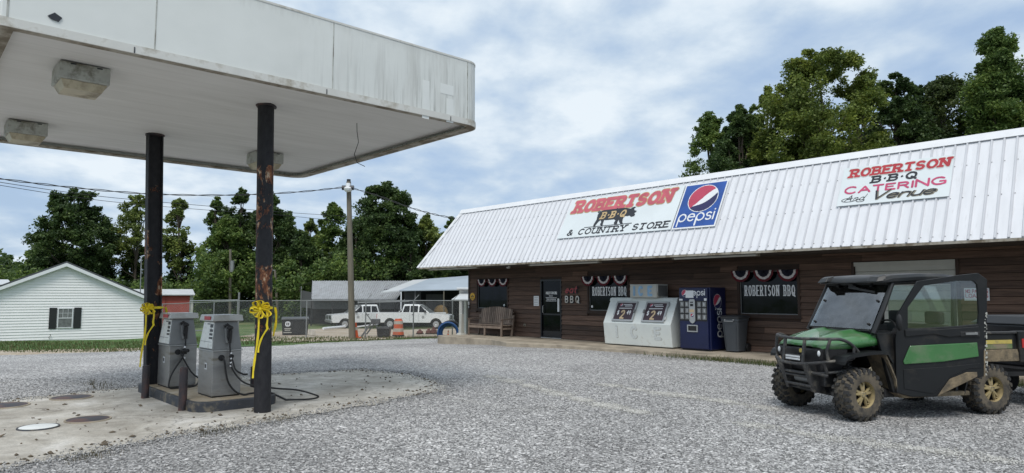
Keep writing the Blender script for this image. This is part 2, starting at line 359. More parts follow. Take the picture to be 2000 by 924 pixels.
M['mudside'] = mat('muddy_green_side', (.10, .17, .06), .6, var=.2, dirt=(.22, .18, .12), dirt_amt=.75, dirt_scale=5)
M['seat'] = mat('seat_vinyl', (.03, .03, .032), .6, var=.1)
M['uglass'] = m_glass('windscreen', (.66, .72, .71), .20, .02, mottle=.14)
M['uglass2'] = m_glass('side_glass', (.88, .93, .90), .10, .02)
M['led'] = mat('led_lens', (.65, .68, .70), .15, var=.1)
M['taillight'] = mat('tail_light_red', (.40, .02, .02), .25)

# ------------------------------------------------------------------ mesh builder
class MB:
    def __init__(s): s.v = []; s.f = []
    def add(s, vs, fs):
        o = len(s.v); s.v += [tuple(v) for v in vs]; s.f += [tuple(i+o for i in f) for f in fs]; return s
    def box(s, lo, hi):
        x0, y0, z0 = lo; x1, y1, z1 = hi
        return s.add([(x0,y0,z0),(x1,y0,z0),(x1,y1,z0),(x0,y1,z0),(x0,y0,z1),(x1,y0,z1),(x1,y1,z1),(x0,y1,z1)],
                     [(0,3,2,1),(4,5,6,7),(0,1,5,4),(1,2,6,5),(2,3,7,6),(3,0,4,7)])
    def cbox(s, c, sz): return s.box(tuple(c[i]-sz[i]/2 for i in range(3)), tuple(c[i]+sz[i]/2 for i in range(3)))
    def hexa(s, b, t):     # bottom 4, top 4 (ccw)
        return s.add(list(b)+list(t), [(0,3,2,1),(4,5,6,7),(0,1,5,4),(1,2,6,5),(2,3,7,6),(3,0,4,7)])
    def quad(s, a, b, c, d): return s.add([a, b, c, d], [(0, 1, 2, 3)])
    def cyl(s, a, b, r0, r1=None, n=12, cap=True):
        if r1 is None: r1 = r0
        a = Vector(a); b = Vector(b); d = (b-a).normalized()
        u = d.orthogonal().normalized(); w_ = d.cross(u)
        vs = [a + (u*math.cos(2*math.pi*i/n) + w_*math.sin(2*math.pi*i/n))*r0 for i in range(n)]
        vs += [b + (u*math.cos(2*math.pi*i/n) + w_*math.sin(2*math.pi*i/n))*r1 for i in range(n)]
        fs = [(i, (i+1) % n, n+(i+1) % n, n+i) for i in range(n)]
        if cap: fs += [tuple(range(n-1, -1, -1)), tuple(range(n, 2*n))]
        return s.add(vs, fs)
    def bar(s, a, b, w_, h):      # rectangular bar a->b, h measured as vertical as possible
        a = Vector(a); b = Vector(b); d = (b-a).normalized()
        z = Vector((0, 0, 1)) if abs(d.z) < .95 else Vector((1, 0, 0))
        u = d.cross(z).normalized(); v = u.cross(d).normalized()
        q = [(-.5, -.5), (.5, -.5), (.5, .5), (-.5, .5)]
        return s.hexa([a+u*w_*i+v*h*j for i, j in q], [b+u*w_*i+v*h*j for i, j in q])
    def tube(s, pts, r, n=8, closed=False, radii=None):
        pts = [Vector(p) for p in pts]; m = len(pts); rings = []
        up = None
        for i, p in enumerate(pts):
            if closed: d = pts[(i+1) % m]-pts[i-1]
            else: d = pts[min(i+1, m-1)]-pts[max(i-1, 0)]
            d.normalize()
            if up is None: up = d.orthogonal().normalized()
            up = (up - d*up.dot(d)).normalized(); w_ = d.cross(up)
            rr = radii[i] if radii else r
            rings.append([p+(up*math.cos(2*math.pi*k/n)+w_*math.sin(2*math.pi*k/n))*rr for k in range(n)])
        vs = [v for rg in rings for v in rg]; fs = []
        for i in range(m if closed else m-1):
            j = (i+1) % m
            for k in range(n): fs.append((i*n+k, i*n+(k+1) % n, j*n+(k+1) % n, j*n+k))
        if not closed: fs += [tuple(range(n-1, -1, -1)), tuple(range((m-1)*n, m*n))]
        return s.add(vs, fs)
    def prism(s, prof, axis, lo, hi):      # prof: 2-D polygon in the two other axes (cyclic order)
        n = len(prof)
        def P(a, b, h):
            return {0: (h, a, b), 1: (a, h, b), 2: (a, b, h)}[axis]
        vs = [P(a, b, lo) for a, b in prof]+[P(a, b, hi) for a, b in prof]
        fs = [tuple(range(n)), tuple(range(2*n-1, n-1, -1))]+[(i, n+i, n+(i+1) % n, (i+1) % n) for i in range(n)]
        return s.add(vs, fs)
    def lathe(s, prof, c=(0, 0, 0), n=24, axis=2, cap=True):   # prof: (radius, height)
        vs = []; m = len(prof)
        for r, h in prof:
            for k in range(n):
                a = 2*math.pi*k/n; x, y = r*math.cos(a), r*math.sin(a)
                p = {2: (x, y, h), 1: (x, h, y), 0: (h, x, y)}[axis]
                vs.append((p[0]+c[0], p[1]+c[1], p[2]+c[2]))
        fs = [(i*n+k, i*n+(k+1) % n, (i+1)*n+(k+1) % n, (i+1)*n+k) for i in range(m-1) for k in range(n)]
        if cap: fs += [tuple(range(n-1, -1, -1)), tuple(range((m-1)*n, m*n))]
        return s.add(vs, fs)
    def ell(s, c, r, n=10, m=6):
        vs = []; fs = []
        for j in range(m+1):
            th = math.pi*j/m
            for k in range(n):
                a = 2*math.pi*k/n; vs.append((c[0]+r[0]*math.sin(th)*math.cos(a), c[1]+r[1]*math.sin(th)*math.sin(a), c[2]+r[2]*math.cos(th)))
        fs = [(j*n+k, j*n+(k+1) % n, (j+1)*n+(k+1) % n, (j+1)*n+k) for j in range(m) for k in range(n)]
        return s.add(vs, fs)
    def loft(s, secs, closed=False, caps=False):
        m = len(secs); n = len(secs[0]); vs = [p for sec in secs for p in sec]
        fs = [(i*n+k, i*n+(k+1) % n, (i+1)*n+(k+1) % n, (i+1)*n+k) for i in range(m-1) for k in range(n if closed else n-1)]
        if caps: fs += [tuple(range(n-1, -1, -1)), tuple(range((m-1)*n, m*n))]
        return s.add(vs, fs)
    def xf(s, mtx): s.v = [tuple(mtx @ Vector(v)) for v in s.v]; return s
    def build(s, name, m, parent=None, loc=None, bevel=0, smooth=False, solid=0, world=False, seg=2):
        """loc: origin of a top-level mesh given in world coords (verts are world too); world=True: verts in world coords, child of parent"""
        me = bpy.data.meshes.new(name)
        vs = s.v
        if parent is not None and world:
            inv = parent_matrix(parent).inverted(); vs = [tuple(inv @ Vector(v)) for v in vs]
        if loc is not None and parent is None and world is not True:
            vs = [(a-loc[0], b-loc[1], c-loc[2]) for a, b, c in vs]
        me.from_pydata(vs, [], s.f)
        me.update()
        bm = bmesh.new(); bm.from_mesh(me); bmesh.ops.recalc_face_normals(bm, faces=bm.faces); bm.to_mesh(me); bm.free()
        if isinstance(m, str): m = M[m]
        me.materials.append(m)
        o = bpy.data.objects.new(name, me); COL.objects.link(o)
        if parent is not None: o.parent = parent
        elif loc is not None: o.location = loc
        if smooth:
            for p in me.polygons: p.use_smooth = True
            try: me.set_sharp_from_angle(angle=R(40))
            except Exception: pass
        if solid:
            md = o.modifiers.new('solid', 'SOLIDIFY'); md.thickness = solid; md.offset = 0
        if bevel:
            md = o.modifiers.new('bevel', 'BEVEL'); md.width = bevel; md.segments = seg; md.limit_method = 'ANGLE'; md.angle_limit = R(35)
        return o
def parent_matrix(o):
    m = Matrix.LocRotScale(o.location, o.rotation_euler, o.scale)
    return parent_matrix(o.parent) @ m if o.parent else m
def tag(o, label=None, cat=None, group=None, kind=None):
    if label: o['label'] = label
    if cat: o['category'] = cat
    if group: o['group'] = group
    if kind: o['kind'] = kind
    return o
def thing(name, label, cat, loc=(0, 0, 0), rz=0, group=None):
    o = bpy.data.objects.new(name, None); COL.objects.link(o); o.empty_display_size = .2
    o.location = loc; o.rotation_euler = (0, 0, rz); return tag(o, label, cat, group)
def kids(o): return [c for c in bpy.data.objects if c.parent == o]
def copy_tree(o, parent=None):
    c = o.copy(); COL.objects.link(c); c.parent = parent
    for ch in kids(o): copy_tree(ch, c)
    return c
def npmesh(name, V, F, m, parent=None, loc=None):
    """V (n,3) float, F (m,k) int with equal k"""
    me = bpy.data.meshes.new(name); k = F.shape[1]
    me.vertices.add(len(V)); me.vertices.foreach_set('co', np.ascontiguousarray(V, dtype=np.float32).ravel())
    me.loops.add(F.size); me.loops.foreach_set('vertex_index', F.astype(np.int32).ravel())
    me.polygons.add(len(F)); me.polygons.foreach_set('loop_start', np.arange(0, F.size, k, dtype=np.int32))
    me.polygons.foreach_set('loop_total', np.full(len(F), k, dtype=np.int32))
    me.update(calc_edges=True); me.validate()
    me.materials.append(M[m] if isinstance(m, str) else m)
    o = bpy.data.objects.new(name, me); COL.objects.link(o)
    if parent is not None: o.parent = parent
    if loc is not None: o.location = loc
    return o

# ------------------------------------------------------------------ lettering: strokes rasterised to tidy meshes
def arc(cx, cy, rx, ry, a0, a1, n=14):
    return [(cx+rx*math.cos(R(a0+(a1-a0)*i/n)), cy+ry*math.sin(R(a0+(a1-a0)*i/n))) for i in range(n+1)]
GL = {  # width, strokes, slab-serif spots
 'A': (.70, [[(0,0),(.35,1),(.70,0)],[(.14,.34),(.56,.34)]], [(0,0),(.7,0)]),
 'B': (.58, [[(0,0),(0,1)],[(0,1),(.32,1)]+arc(.32,.76,.22,.24,90,-90)+[(0,.52)],[(.32,.52)]+arc(.34,.26,.24,.26,90,-90)+[(0,0)]], [(0,0),(0,1)]),
 'C': (.62, [arc(.34,.5,.34,.5,48,312,22)], []),
 'D': (.62, [[(0,0),(0,1)],[(0,1),(.25,1)]+arc(.25,.5,.36,.5,90,-90,20)+[(0,0)]], [(0,0),(0,1)]),
 'E': (.54, [[(.54,0),(0,0),(0,1),(.52,1)],[(0,.52),(.40,.52)]], [(0,0),(0,1)]),
 'G': (.64, [arc(.34,.5,.34,.5,48,300,22)+[(.64,.12),(.64,.46),(.40,.46)]], []),
 'I': (.0, [[(0,0),(0,1)]], [(0,0),(0,1)]),
 'K': (.6, [[(0,0),(0,1)],[(.55,1),(0,.42)],[(.18,.58),(.6,0)]], [(0,0),(0,1),(.55,1),(.6,0)]),
 'L': (.5, [[(0,1),(0,0),(.5,0)]], [(0,1)]),
 'N': (.62, [[(0,0),(0,1),(.62,0),(.62,1)]], [(0,0),(0,1),(.62,1)]),
 'O': (.68, [arc(.34,.5,.34,.5,0,360,30)], []),
 'P': (.56, [[(0,0),(0,1)],[(0,1),(.3,1)]+arc(.3,.73,.26,.27,90,-90)+[(0,.46)]], [(0,0),(0,1)]),
 'Q': (.68, [arc(.34,.5,.34,.5,0,360,30),[(.38,.28),(.72,-.08)]], []),
 'R': (.62, [[(0,0),(0,1)],[(0,1),(.3,1)]+arc(.32,.75,.24,.25,90,-90)+[(0,.5)],[(.32,.5),(.60,0)]], [(0,0),(0,1),(.60,0)]),
 'S': (.54, [arc(.27,.75,.26,.25,35,250,16)+arc(.27,.25,.27,.25,88,-145,18)], []),
 'T': (.60, [[(.30,0),(.30,1)],[(0,1),(.60,1)]], [(.30,0)]),
 'U': (.62, [[(0,1),(0,.32)]+arc(.31,.31,.31,.31,180,360,16)+[(.62,1)]], [(0,1),(.62,1)]),
 'V': (.66, [[(0,1),(.33,0),(.66,1)]], [(0,1),(.66,1)]),
 'Y': (.64, [[(0,1),(.32,.45),(.64,1)],[(.32,.45),(.32,0)]], [(0,1),(.64,1),(.32,0)]),
 '&': (.66, [[(.66,0),(.14,.72)]+arc(.28,.82,.15,.18,215,-40,14)+[(.06,.36)]+arc(.26,.22,.24,.22,140,320,14)+[(.62,.42)]], []),
 '$': (.5, [arc(.25,.72,.24,.20,35,250,14)+arc(.25,.28,.25,.20,88,-145,14),[(.25,1.05),(.25,-.05)]], []),
 '2': (.5, [arc(.25,.74,.24,.26,160,-35,14)+[(0,0),(.52,0)]], []),
 '4': (.5, [[(.38,0),(.38,1),(0,.32),(.52,.32)]], []),
 '9': (.5, [arc(.25,.70,.24,.28,0,360,18),[(.49,.7),(.30,0)]], []),
 '.': (.0, [[(0,.02),(0,.03)]], []),
 '-': (.3, [[(0,.5),(.3,.5)]], []),
 '*': (.0, [[(0,.48),(0,.52)]], []),     # centred dot
 'a': (.46, [arc(.22,.26,.22,.26,0,360,18),[(.46,.52),(.46,.0)]], []),
 'e': (.46, [[(.02,.28),(.46,.28)]+arc(.23,.26,.23,.26,5,315,18)], []),
 'd': (.46, [arc(.22,.26,.22,.26,0,360,18),[(.46,1.0),(.46,.0)]], []),
 'i': (.0, [[(0,.52),(0,0)],[(0,.72),(0,.74)]], []),
 'n': (.42, [[(0,.52),(0,0)],[(0,.3)]+arc(.21,.30,.21,.22,180,0,12)+[(.42,0)]], []),
 'p': (.50, [arc(.25,.26,.25,.27,0,360,20),[(0,.26),(0,-.36)]], []),
 's': (.34, [arc(.17,.395,.16,.13,30,250,12)+arc(.17,.135,.17,.135,88,-150,12)], []),
 't': (.30, [[(.15,.85),(.15,.1),(.3,.0)],[(0,.56),(.32,.56)]], []),
 'u': (.42, [[(0,.52),(0,.22)]+arc(.21,.22,.21,.22,180,360,12)+[(.42,.52)],[(.42,.52),(.42,0)]], []),
}
class Ras:
    def __init__(s, w_, h, cell):
        s.cell = cell; s.nx = int(math.ceil(w_/cell)); s.ny = int(math.ceil(h/cell))
        s.X, s.Y = np.meshgrid((np.arange(s.nx)+.5)*cell, (np.arange(s.ny)+.5)*cell)
        s.d = np.full(s.X.shape, 1e9)
    def line(s, pts, bias=0.):
        for (x0, y0), (x1, y1) in zip(pts[:-1], pts[1:]):
            dx, dy = x1-x0, y1-y0; L = dx*dx+dy*dy+1e-12
            tt = np.clip(((s.X-x0)*dx+(s.Y-y0)*dy)/L, 0, 1)
            s.d = np.minimum(s.d, np.hypot(s.X-x0-tt*dx, s.Y-y0-tt*dy)-bias)
        return s
    def inpoly(s, poly):
        ins = np.zeros(s.X.shape, bool); n = len(poly)
        for i in range(n):
            x0, y0 = poly[i]; x1, y1 = poly[(i+1) % n]
            if y0 == y1: continue
            c = ((y0 > s.Y) != (y1 > s.Y)) & (s.X < (x1-x0)*(s.Y-y0)/(y1-y0)+x0); ins ^= c
        return ins
    def text(s, txt, x, y, h, wd, gap, slab=0., slabh=None, hf=None):
        """txt drawn with cap height h from (x,y); wd = width factor; gap between letters (m); slab = half-length of the serifs"""
        for i, ch in enumerate(txt):
            if ch == ' ': x += h*.34*wd+gap; continue
            gw, st, sf = GL[ch]; hh = h*(hf(x) if hf else 1)
            for q in st: s.line([(x+a*hh*wd, y+b*hh) for a, b in q])
            if slab:
                for a, b in sf: s.line([(x+a*hh*wd-slab, y+b*hh), (x+a*hh*wd+slab, y+b*hh)], bias=slabh or 0)
            x += gw*hh*wd+gap
        return x
def textw(txt, h, wd, gap, hf=None):
    x = 0
    for ch in txt:
        x += (h*.34*wd if ch == ' ' else GL[ch][0]*h*(hf(x) if hf else 1)*wd)+gap
    return x-gap
def runs(mask):
    out = []
    H, W_ = mask.shape; open_ = {}
    for j in range(H+1):
        cur = {}
        if j < H:
            row = np.concatenate(([0], mask[j].astype(np.int8), [0])); df = np.diff(row)
            for a, b in zip(np.where(df == 1)[0], np.where(df == -1)[0]):
                k = (int(a), int(b)); cur[k] = open_.pop(k, j)
        for (a, b), j0 in open_.items(): out.append((a, b, j0, j))
        open_ = cur
    return out
def decal(name, mask, cell, O, U, V, m, parent, lift=.0, shear=0.):
    """mask -> quads on the plane O + x U + y V, lifted along the normal"""
    U = Vector(U).normalized(); V = Vector(V).normalized(); n = U.cross(V); O = Vector(O)
    mb = MB()
    for a, b, j0, j1 in runs(mask):
        q = [(a, j0), (b, j0), (b, j1), (a, j1)]
        mb.add([O+U*(x+y*shear)*cell+V*y*cell+n*lift for x, y in q], [(0, 1, 2, 3)])
    if not mb.v: return None
    return mb.build(name, m, parent, world=True)
def word(name, txt, O, U, V, h, th, m, parent, wd=1., gap=None, slab=0., slabh=None, lift=.006, shear=0., cell=None, outline=None, om='gold', fitw=None, hf=None, center=False):
    """a word written on a plane; O = lower left corner of the writing"""
    gap = (h*.30 if gap is None else gap); cell = cell or h/26.
    pad = th*1.5+(outline or 0)+slab
    tw = textw(txt, h, wd, gap, hf)
    if fitw: wd = wd*max(.05, (fitw-gap*(len(txt)-1)))/max(1e-6, tw-gap*(len(txt)-1)); tw = textw(txt, h, wd, gap, hf)
    r = Ras(tw+2*pad, h*(1.7)+2*pad, cell)
    r.text(txt, pad, pad+h*.40, h, wd, gap, slab, slabh, hf)
    U_ = Vector(U).normalized(); V_ = Vector(V).normalized()
    O2 = Vector(O)-U_*pad-V_*(pad+h*.40)-U_*(pad+h*.4)*shear
    if center: O2 = O2-U_*tw/2
    o = decal(name, r.d < th/2, cell, O2, U, V, m, parent, lift, shear)
    if outline: decal(name+'_outline', (r.d >= th/2) & (r.d < th/2+outline), cell, O2, U, V, om, parent, lift-.002, shear)
    return o
XA, ZA = (1, 0, 0), (0, 0, 1)

# ================================================================== GROUND
def grid_axis(lo, hi, fine_lo, fine_hi, f, c):
    a = list(np.arange(fine_lo, fine_hi+1e-6, f)); 
    x = fine_lo; st = f
    left = []
    while x > lo: st = min(c, st*1.25); x -= st; left.append(x)
    x = fine_hi; st = f; right = []
    while x < hi: st = min(c, st*1.25); x += st; right.append(x)
    return np.array(left[::-1]+a+right)
gx = grid_axis(-420, 260, -60, 12, 1.0, 25); gy = grid_axis(-200, 420, -6, 60, 1.0, 25)
V = np.array([(x, y, gz(x, y)-.06) for y in gy for x in gx]); nx_ = len(gx)
F = np.array([(j*nx_+i, j*nx_+i+1, (j+1)*nx_+i+1, (j+1)*nx_+i) for j in range(len(gy)-1) for i in range(nx_-1)])
tag(npmesh('grass_field', V, F, 'grass'), kind='structure')

def pin(x, y, poly):
    c = False; n = len(poly); j = n-1
    for i in range(n):
        if (poly[i][1] > y) != (poly[j][1] > y) and x < (poly[j][0]-poly[i][0])*(y-poly[i][1])/(poly[j][1]-poly[i][1])+poly[i][0]: c = not c
        j = i
    return c
def sheet(name, poly, m, lift, cell, rough=.3, nscale=.8):
    """ground sheet: cells whose centre, pushed about by noise, falls in the polygon"""
    xs = [p[0] for p in poly]; ys = [p[1] for p in poly]
    x0, x1, y0, y1 = min(xs)-1, max(xs)+1, min(ys)-1, max(ys)+1
    nx, ny = int((x1-x0)/cell)+1, int((y1-y0)/cell)+1
    idx = {}; Vv = []; Ff = []
    def vid(i, j):
        k = (i, j)
        if k not in idx:
            x, y = x0+i*cell, y0+j*cell
            jx = (mn.noise(Vector((x*3.1, y*3.1, 5)))*.35)*cell; jy = (mn.noise(Vector((x*3.1, y*3.1, 9)))*.35)*cell
            idx[k] = len(Vv); Vv.append((x+jx, y+jy, gz(x, y)+lift))
        return idx[k]
    for j in range(ny):
        yy = y0+(j+.5)*cell
        for i in range(nx):
            xx = x0+(i+.5)*cell
            ox = mn.fractal(Vector((xx*nscale, yy*nscale, 1.7)), .9, 2.1, 5)*rough; oy = mn.fractal(Vector((xx*nscale, yy*nscale, 8.3)), .9, 2.1, 5)*rough
            if pin(xx+ox, yy+oy, poly): Ff.append((vid(i, j), vid(i+1, j), vid(i+1, j+1), vid(i, j+1)))
    o = npmesh(name, np.array(Vv), np.array(Ff), m)
    return tag(o, kind='structure')
def G2(px, py): P = onground(px, py); return (P.x, P.y)
lot = [G2(-420, 694), G2(0, 694), G2(200, 688), G2(300, 683), G2(430, 679), G2(545, 675), G2(640, 669), G2(760, 664), G2(870, 660), (-21.4, 16.4), (14, 16.4), (14, -16), (-10, -16), (-26, -10)]
sheet('gravel_lot', lot, 'gravel', .0, .25, .45, .5)
dirt1 = [G2(-420, 700), G2(0, 698), G2(200, 692), G2(300, 686), G2(300, 677), G2(200, 680), G2(0, 684), G2(-420, 687)]
sheet('dirt_track', dirt1, 'dirt', -.02, .25, .5, .5)
yard = [G2(430, 664), G2(560, 667), G2(700, 662), G2(900, 655), G2(905, 639), G2(780, 643), G2(660, 640), G2(560, 645), G2(480, 654)]
sheet('dirt_yard', yard, 'dirt', -.03, .4, 1.0, .35)
lawnp = [G2(-420, 689), G2(0, 684.5), G2(280, 677), G2(400, 678), G2(480, 675), G2(560, 669), G2(500, 655), G2(420, 650), G2(300, 656), G2(-420, 664)]
sheet('lawn', lawnp, 'lawn', -.035, .4, .6, .4)
pad = [(-8.1, .3), (-8.6, 1.6), (-8.9, 2.7), (-9.1, 4.0), (-9.5, 5.6), (-9.7, 7.2), (-10.8, 8.0), (-12.6, 8.4), (-13.9, 8.0), (-14.3, 6.5), (-14.2, 4.8), (-14.0, 3.0), (-13.6, 1.4), (-13.0, .0), (-11.5, -2.5), (-9.0, -2.5)]
sheet('concrete_pad', pad, 'concrete', .012, .06, .30, 1.1)

# loose stones lying on the lot, thickest in the foreground
M['stone'] = m_leaf('loose_stone', (.13, .13, .13), (.30, .298, .294), (.58, .575, .565))
M['stone'].node_tree.nodes['Mix Shader'].inputs[0].default_value = 0
def pebbles(name, pts, sizes, m, seed=1, flat=.6):
    rng = np.random.default_rng(seed); n = len(pts)
    base = np.array([(1,0,0),(0,1,0),(-1,0,0),(0,-1,0),(0,0,1),(0,0,-1)], float)
    fac = np.array([(0,1,4),(1,2,4),(2,3,4),(3,0,4),(1,0,5),(2,1,5),(3,2,5),(0,3,5)])
    a = rng.uniform(0, 2*np.pi, n); c, s_ = np.cos(a), np.sin(a)
    jit = rng.uniform(.6, 1.35, (n, 6, 1))
    v = base[None]*jit*sizes[:, None, None]
    v[:, :, 2] *= flat; v[:, :, 0] *= rng.uniform(.8, 1.4, (n, 1))
    tilt = rng.uniform(-.5, .5, n)[:, None]; v[:, :, 2] += v[:, :, 0]*tilt
    x = v[:, :, 0]*c[:, None]-v[:, :, 1]*s_[:, None]; y = v[:, :, 0]*s_[:, None]+v[:, :, 1]*c[:, None]
    v = np.stack([x, y, v[:, :, 2]], -1)+pts[:, None, :]
    Fm = (fac[None]+(np.arange(n)*6)[:, None, None]).reshape(-1, 3)
    return npmesh(name, v.reshape(-1, 3), Fm, m)
rng = np.random.default_rng(7)
P_ = []
padp = [(p[0], p[1]) for p in pad]
while len(P_) < 42000:
    d = 5.6+8.5*rng.random()**1.25; lat = (rng.random()*1.75-.87)*d
    x, y = FWD.x*d+RT.x*lat, FWD.y*d+RT.y*lat
    ox = mn.fractal(Vector((x*1.1, y*1.1, 1.7)), .9, 2.1, 5)*.3; oy = mn.fractal(Vector((x*1.1, y*1.1, 8.3)), .9, 2.1, 5)*.3
    if pin(x+ox, y+oy, padp): continue
    P_.append((x, y, .004))
P_ = np.array(P_); S_ = rng.uniform(.007, .016, len(P_))
tag(pebbles('loose_gravel', P_, S_, 'stone'), 'loose grey stones covering the front of the gravel lot', 'gravel', kind='stuff')
M['palestone'] = m_leaf('pale_crushed_stone', (.30, .29, .27), (.44, .43, .40), (.64, .63, .60)); M['palestone'].node_tree.nodes['Mix Shader'].inputs[0].default_value = 0
def track(lab, pts, wd, n, seed):
    rng = np.random.default_rng(seed); L_ = [Vector(p) for p in pts]; out = []
    while len(out) < n:
        u = rng.random()*(len(L_)-1); k = int(u); p = L_[k].lerp(L_[k+1], u-k); w_ = 1+1.2*mn.noise(Vector((u*2.3, seed, 0)))
        if rng.random() > .45+1.5*mn.noise(Vector((u*3.7, seed, 5))): continue
        out.append((p.x+rng.normal()*wd*max(.3, w_), p.y+rng.normal()*wd*max(.3, w_), .006))
    tag(pebbles('pale_wheel_track', np.array(out), rng.uniform(.009, .019, n), 'palestone', seed, .5), lab, 'gravel', kind='stuff')
track('pale crushed streak left by wheels across the middle of the gravel lot', [G2(955, 735), G2(1020, 751), G2(1090, 770), G2(1170, 790), G2(1255, 808)], .085, 4200, 2)
track('pale crushed streak left by wheels in front of the utility vehicle', [G2(1180, 752), G2(1270, 767), G2(1340, 776), G2(1420, 787), G2(1540, 806)], .085, 2600, 3)
track('faint pale streak of crushed stone at the lower right of the lot', [G2(1450, 830), G2(1640, 860), G2(1800, 880), G2(1995, 905)], .10, 2000, 4)
P2 = []
while len(P2) < 420:
    x, y = rng.uniform(-14, -8), rng.uniform(-.5, 8.3)
    near_edge = not pin(x+.5, y-.3, padp) or not pin(x-.4, y+.4, padp)
    if pin(x, y, padp) and (near_edge or rng.random() < .12): P2.append((x, y, .02))
P3_ = []
while len(P3_) < 9000:
    k = int(rng.integers(0, len(pad))); a_, b_ = pad[k], pad[(k+1) % len(pad)]; u = rng.random()
    x, y = a_[0]+(b_[0]-a_[0])*u, a_[1]+(b_[1]-a_[1])*u; off = abs(rng.normal())*.28; cxp, cyp = -11.6, 3.9
    L0 = math.hypot(cxp-x, cyp-y); x += (cxp-x)/L0*(off-.25); y += (cyp-y)/L0*(off-.25); P3_.append((x+rng.normal()*.08, y+rng.normal()*.08, .016))
tag(pebbles('spilled_gravel', np.array(P3_), rng.uniform(.006, .015, len(P3_)), 'stone', 21), 'grey stones spilled over the rim of the concrete pad', 'gravel', kind='stuff')
P2 = np.array(P2); M['clod'] = mat('brown_clods', (.13, .105, .075), .95, var=.4, scale=10)
tag(pebbles('scattered_clods', P2, rng.uniform(.006, .026, len(P2))*rng.choice([1, 1, 1.5], len(P2)), 'clod', 3), 'brown clods and stones scattered over the concrete pad', 'clods', kind='stuff')

def blades(name, pts, h, wd, m, seed=2, lean=.5):
    rng = np.random.default_rng(seed); n = len(pts); a = rng.uniform(0, 2*np.pi, n); hh = h*rng.uniform(.4, 1.2, n)
    l = rng.uniform(-lean, lean, (n, 2))*hh[:, None]; wv = np.stack([np.cos(a), np.sin(a)], 1)*wd*.5
    v = np.zeros((n, 4, 3)); v[:, 0, :2] = -wv; v[:, 1, :2] = wv; v[:, 2, :2] = l*.5+wv*.7; v[:, 2, 2] = hh*.6; v[:, 3, :2] = l; v[:, 3, 2] = hh
    v += pts[:, None, :]
    Fm = (np.array([(0, 1, 2, 3)])[None]+(np.arange(n)*4)[:, None, None]).reshape(-1, 4)
    return npmesh(name, v.reshape(-1, 3), Fm, m)
# weeds: pad edge, slab edge, by the manholes
W_ = []
for _ in range(1500):      # along the edge of the pad nearest the camera
    t = rng.random(); a, b = (Vector((-8.25, .9)), Vector((-9.2, 4.4))); p = a.lerp(b, t)
    if mn.noise(Vector((t*7, 2, 0))) < .05: continue
    W_.append((p.x+rng.normal()*.13, p.y+rng.normal()*.1, .0))
tag(blades('weeds', np.array(W_), .045, .008, 'dryblade'), 'thin weeds growing along the near edge of the concrete pad', 'weeds', kind='stuff')
W_ = []
for _ in range(5200):
    x = rng.uniform(-13.2, -3); y = 15.95+rng.normal()*.14-.10
    dens = sstep((x+12.5)/4)*(.6+.6*mn.noise(Vector((x*1.3, 0, 3))))
    if rng.random() < dens: W_.append((x, y-rng.random()*.35*sstep((x+10)/4), .0))
tag(blades('grass_strip', np.array(W_), .13, .014, 'blade', 5), 'tufts of grass along the foot of the porch slab', 'grass', kind='stuff')
W_ = []
for cx_, cy_, n_, sp in ((*G2(205, 757), 40, .14), (*G2(178, 752), 20, .05), (*G2(850, 662), 200, .5)):
    for _ in range(n_): W_.append((cx_+rng.normal()*sp, cy_+rng.normal()*sp, gz(cx_, cy_)))
tag(blades('weed_patch', np.array(W_), .13, .010, 'dryblade', 6), 'small weeds sprouting in the gravel behind the fuel island', 'weeds', kind='stuff')
W_ = []
for _ in range(16000):
    px = rng.uniform(-20, 900); D = rng.uniform(22, 36); P = gp(px, D)
    yy = 575+1333*(1.7-P.z)/D
    b0 = 687 if px < 300 else (679-(px-300)*.035 if px < 560 else 671-(px-560)*.04)
    if yy < b0-1 and rng.random() < .8: W_.append((P.x, P.y, P.z-.03))
tag(blades('grass_verge', np.array(W_), .11, .03, 'blade', 8), 'rough short grass between the gravel lot and the fence', 'grass', kind='stuff')

# porch slab with a wavy front edge
mb = MB(); top = []
xs = [-21.9, -21.2, -20.5, -19.5, -18.6, -17.8, -17.2, -16.6, -15.8, -15, -13, -11, -9, -5, 0, 6]
ys = [16.05, 15.9, 15.9, 15.95, 16.0, 15.72, 15.45, 15.5, 15.75, 15.9, 16.0, 16.1, 16.1, 16.1, 16.1, 16.1]
n = len(xs); vs = []
for x, y in zip(xs, ys): vs += [(x, y, -.5), (x, y, .085), (x, y+.03, .10), (x, 18.2, .10)]
mb.add(vs, [(4*i+k, 4*i+4+k, 4*i+5+k, 4*i+1+k) for i in range(n-1) for k in range(3)]+[(0, 1, 2, 3)])
tag(mb.build('porch_slab', 'slab'), kind='structure')

# manhole covers and tank lids on the pad
def cover(name, label, px, py, r, m, m2, rim=True):
    c = onz(px, py, .02); t = thing(name, label, 'manhole cover', (c.x, c.y, .018))
    mb = MB().lathe([(r, -.01), (r, .008), (r*.93, .012), (.001, .014)], n=32, cap=False); mb.build('lid', m, t, smooth=True)
    ring = MB().lathe([(r*1.0, -.01), (r*1.12, -.01), (r*1.10, .010), (r*1.02, .010), (r*1.0, -.005)], n=32, cap=False); ring.build('rim', m2, t)
    return t
cover('manhole_cover', 'pale grey round lid nearest the camera on the concrete pad', 75, 834, .21, 'white', 'curb')
cover('manhole_cover', 'dark brown round iron cover in a wide concrete collar', 172, 819, .25, 'bollard', 'slab')
cover('manhole_cover', 'long dark cover at the far edge of the pad beside the gravel', 140, 776, .28, 'bollard', 'slab')
cover('manhole_cover', 'dark cover cut by the left edge of the photo', 8, 792, .30, 'bollard', 'slab')

# ================================================================== STORE
WY = 18.05
store = thing('store_building', 'long brown wood-sided store with a white ribbed metal mansard roof', 'store', (-22.4, WY, 0))
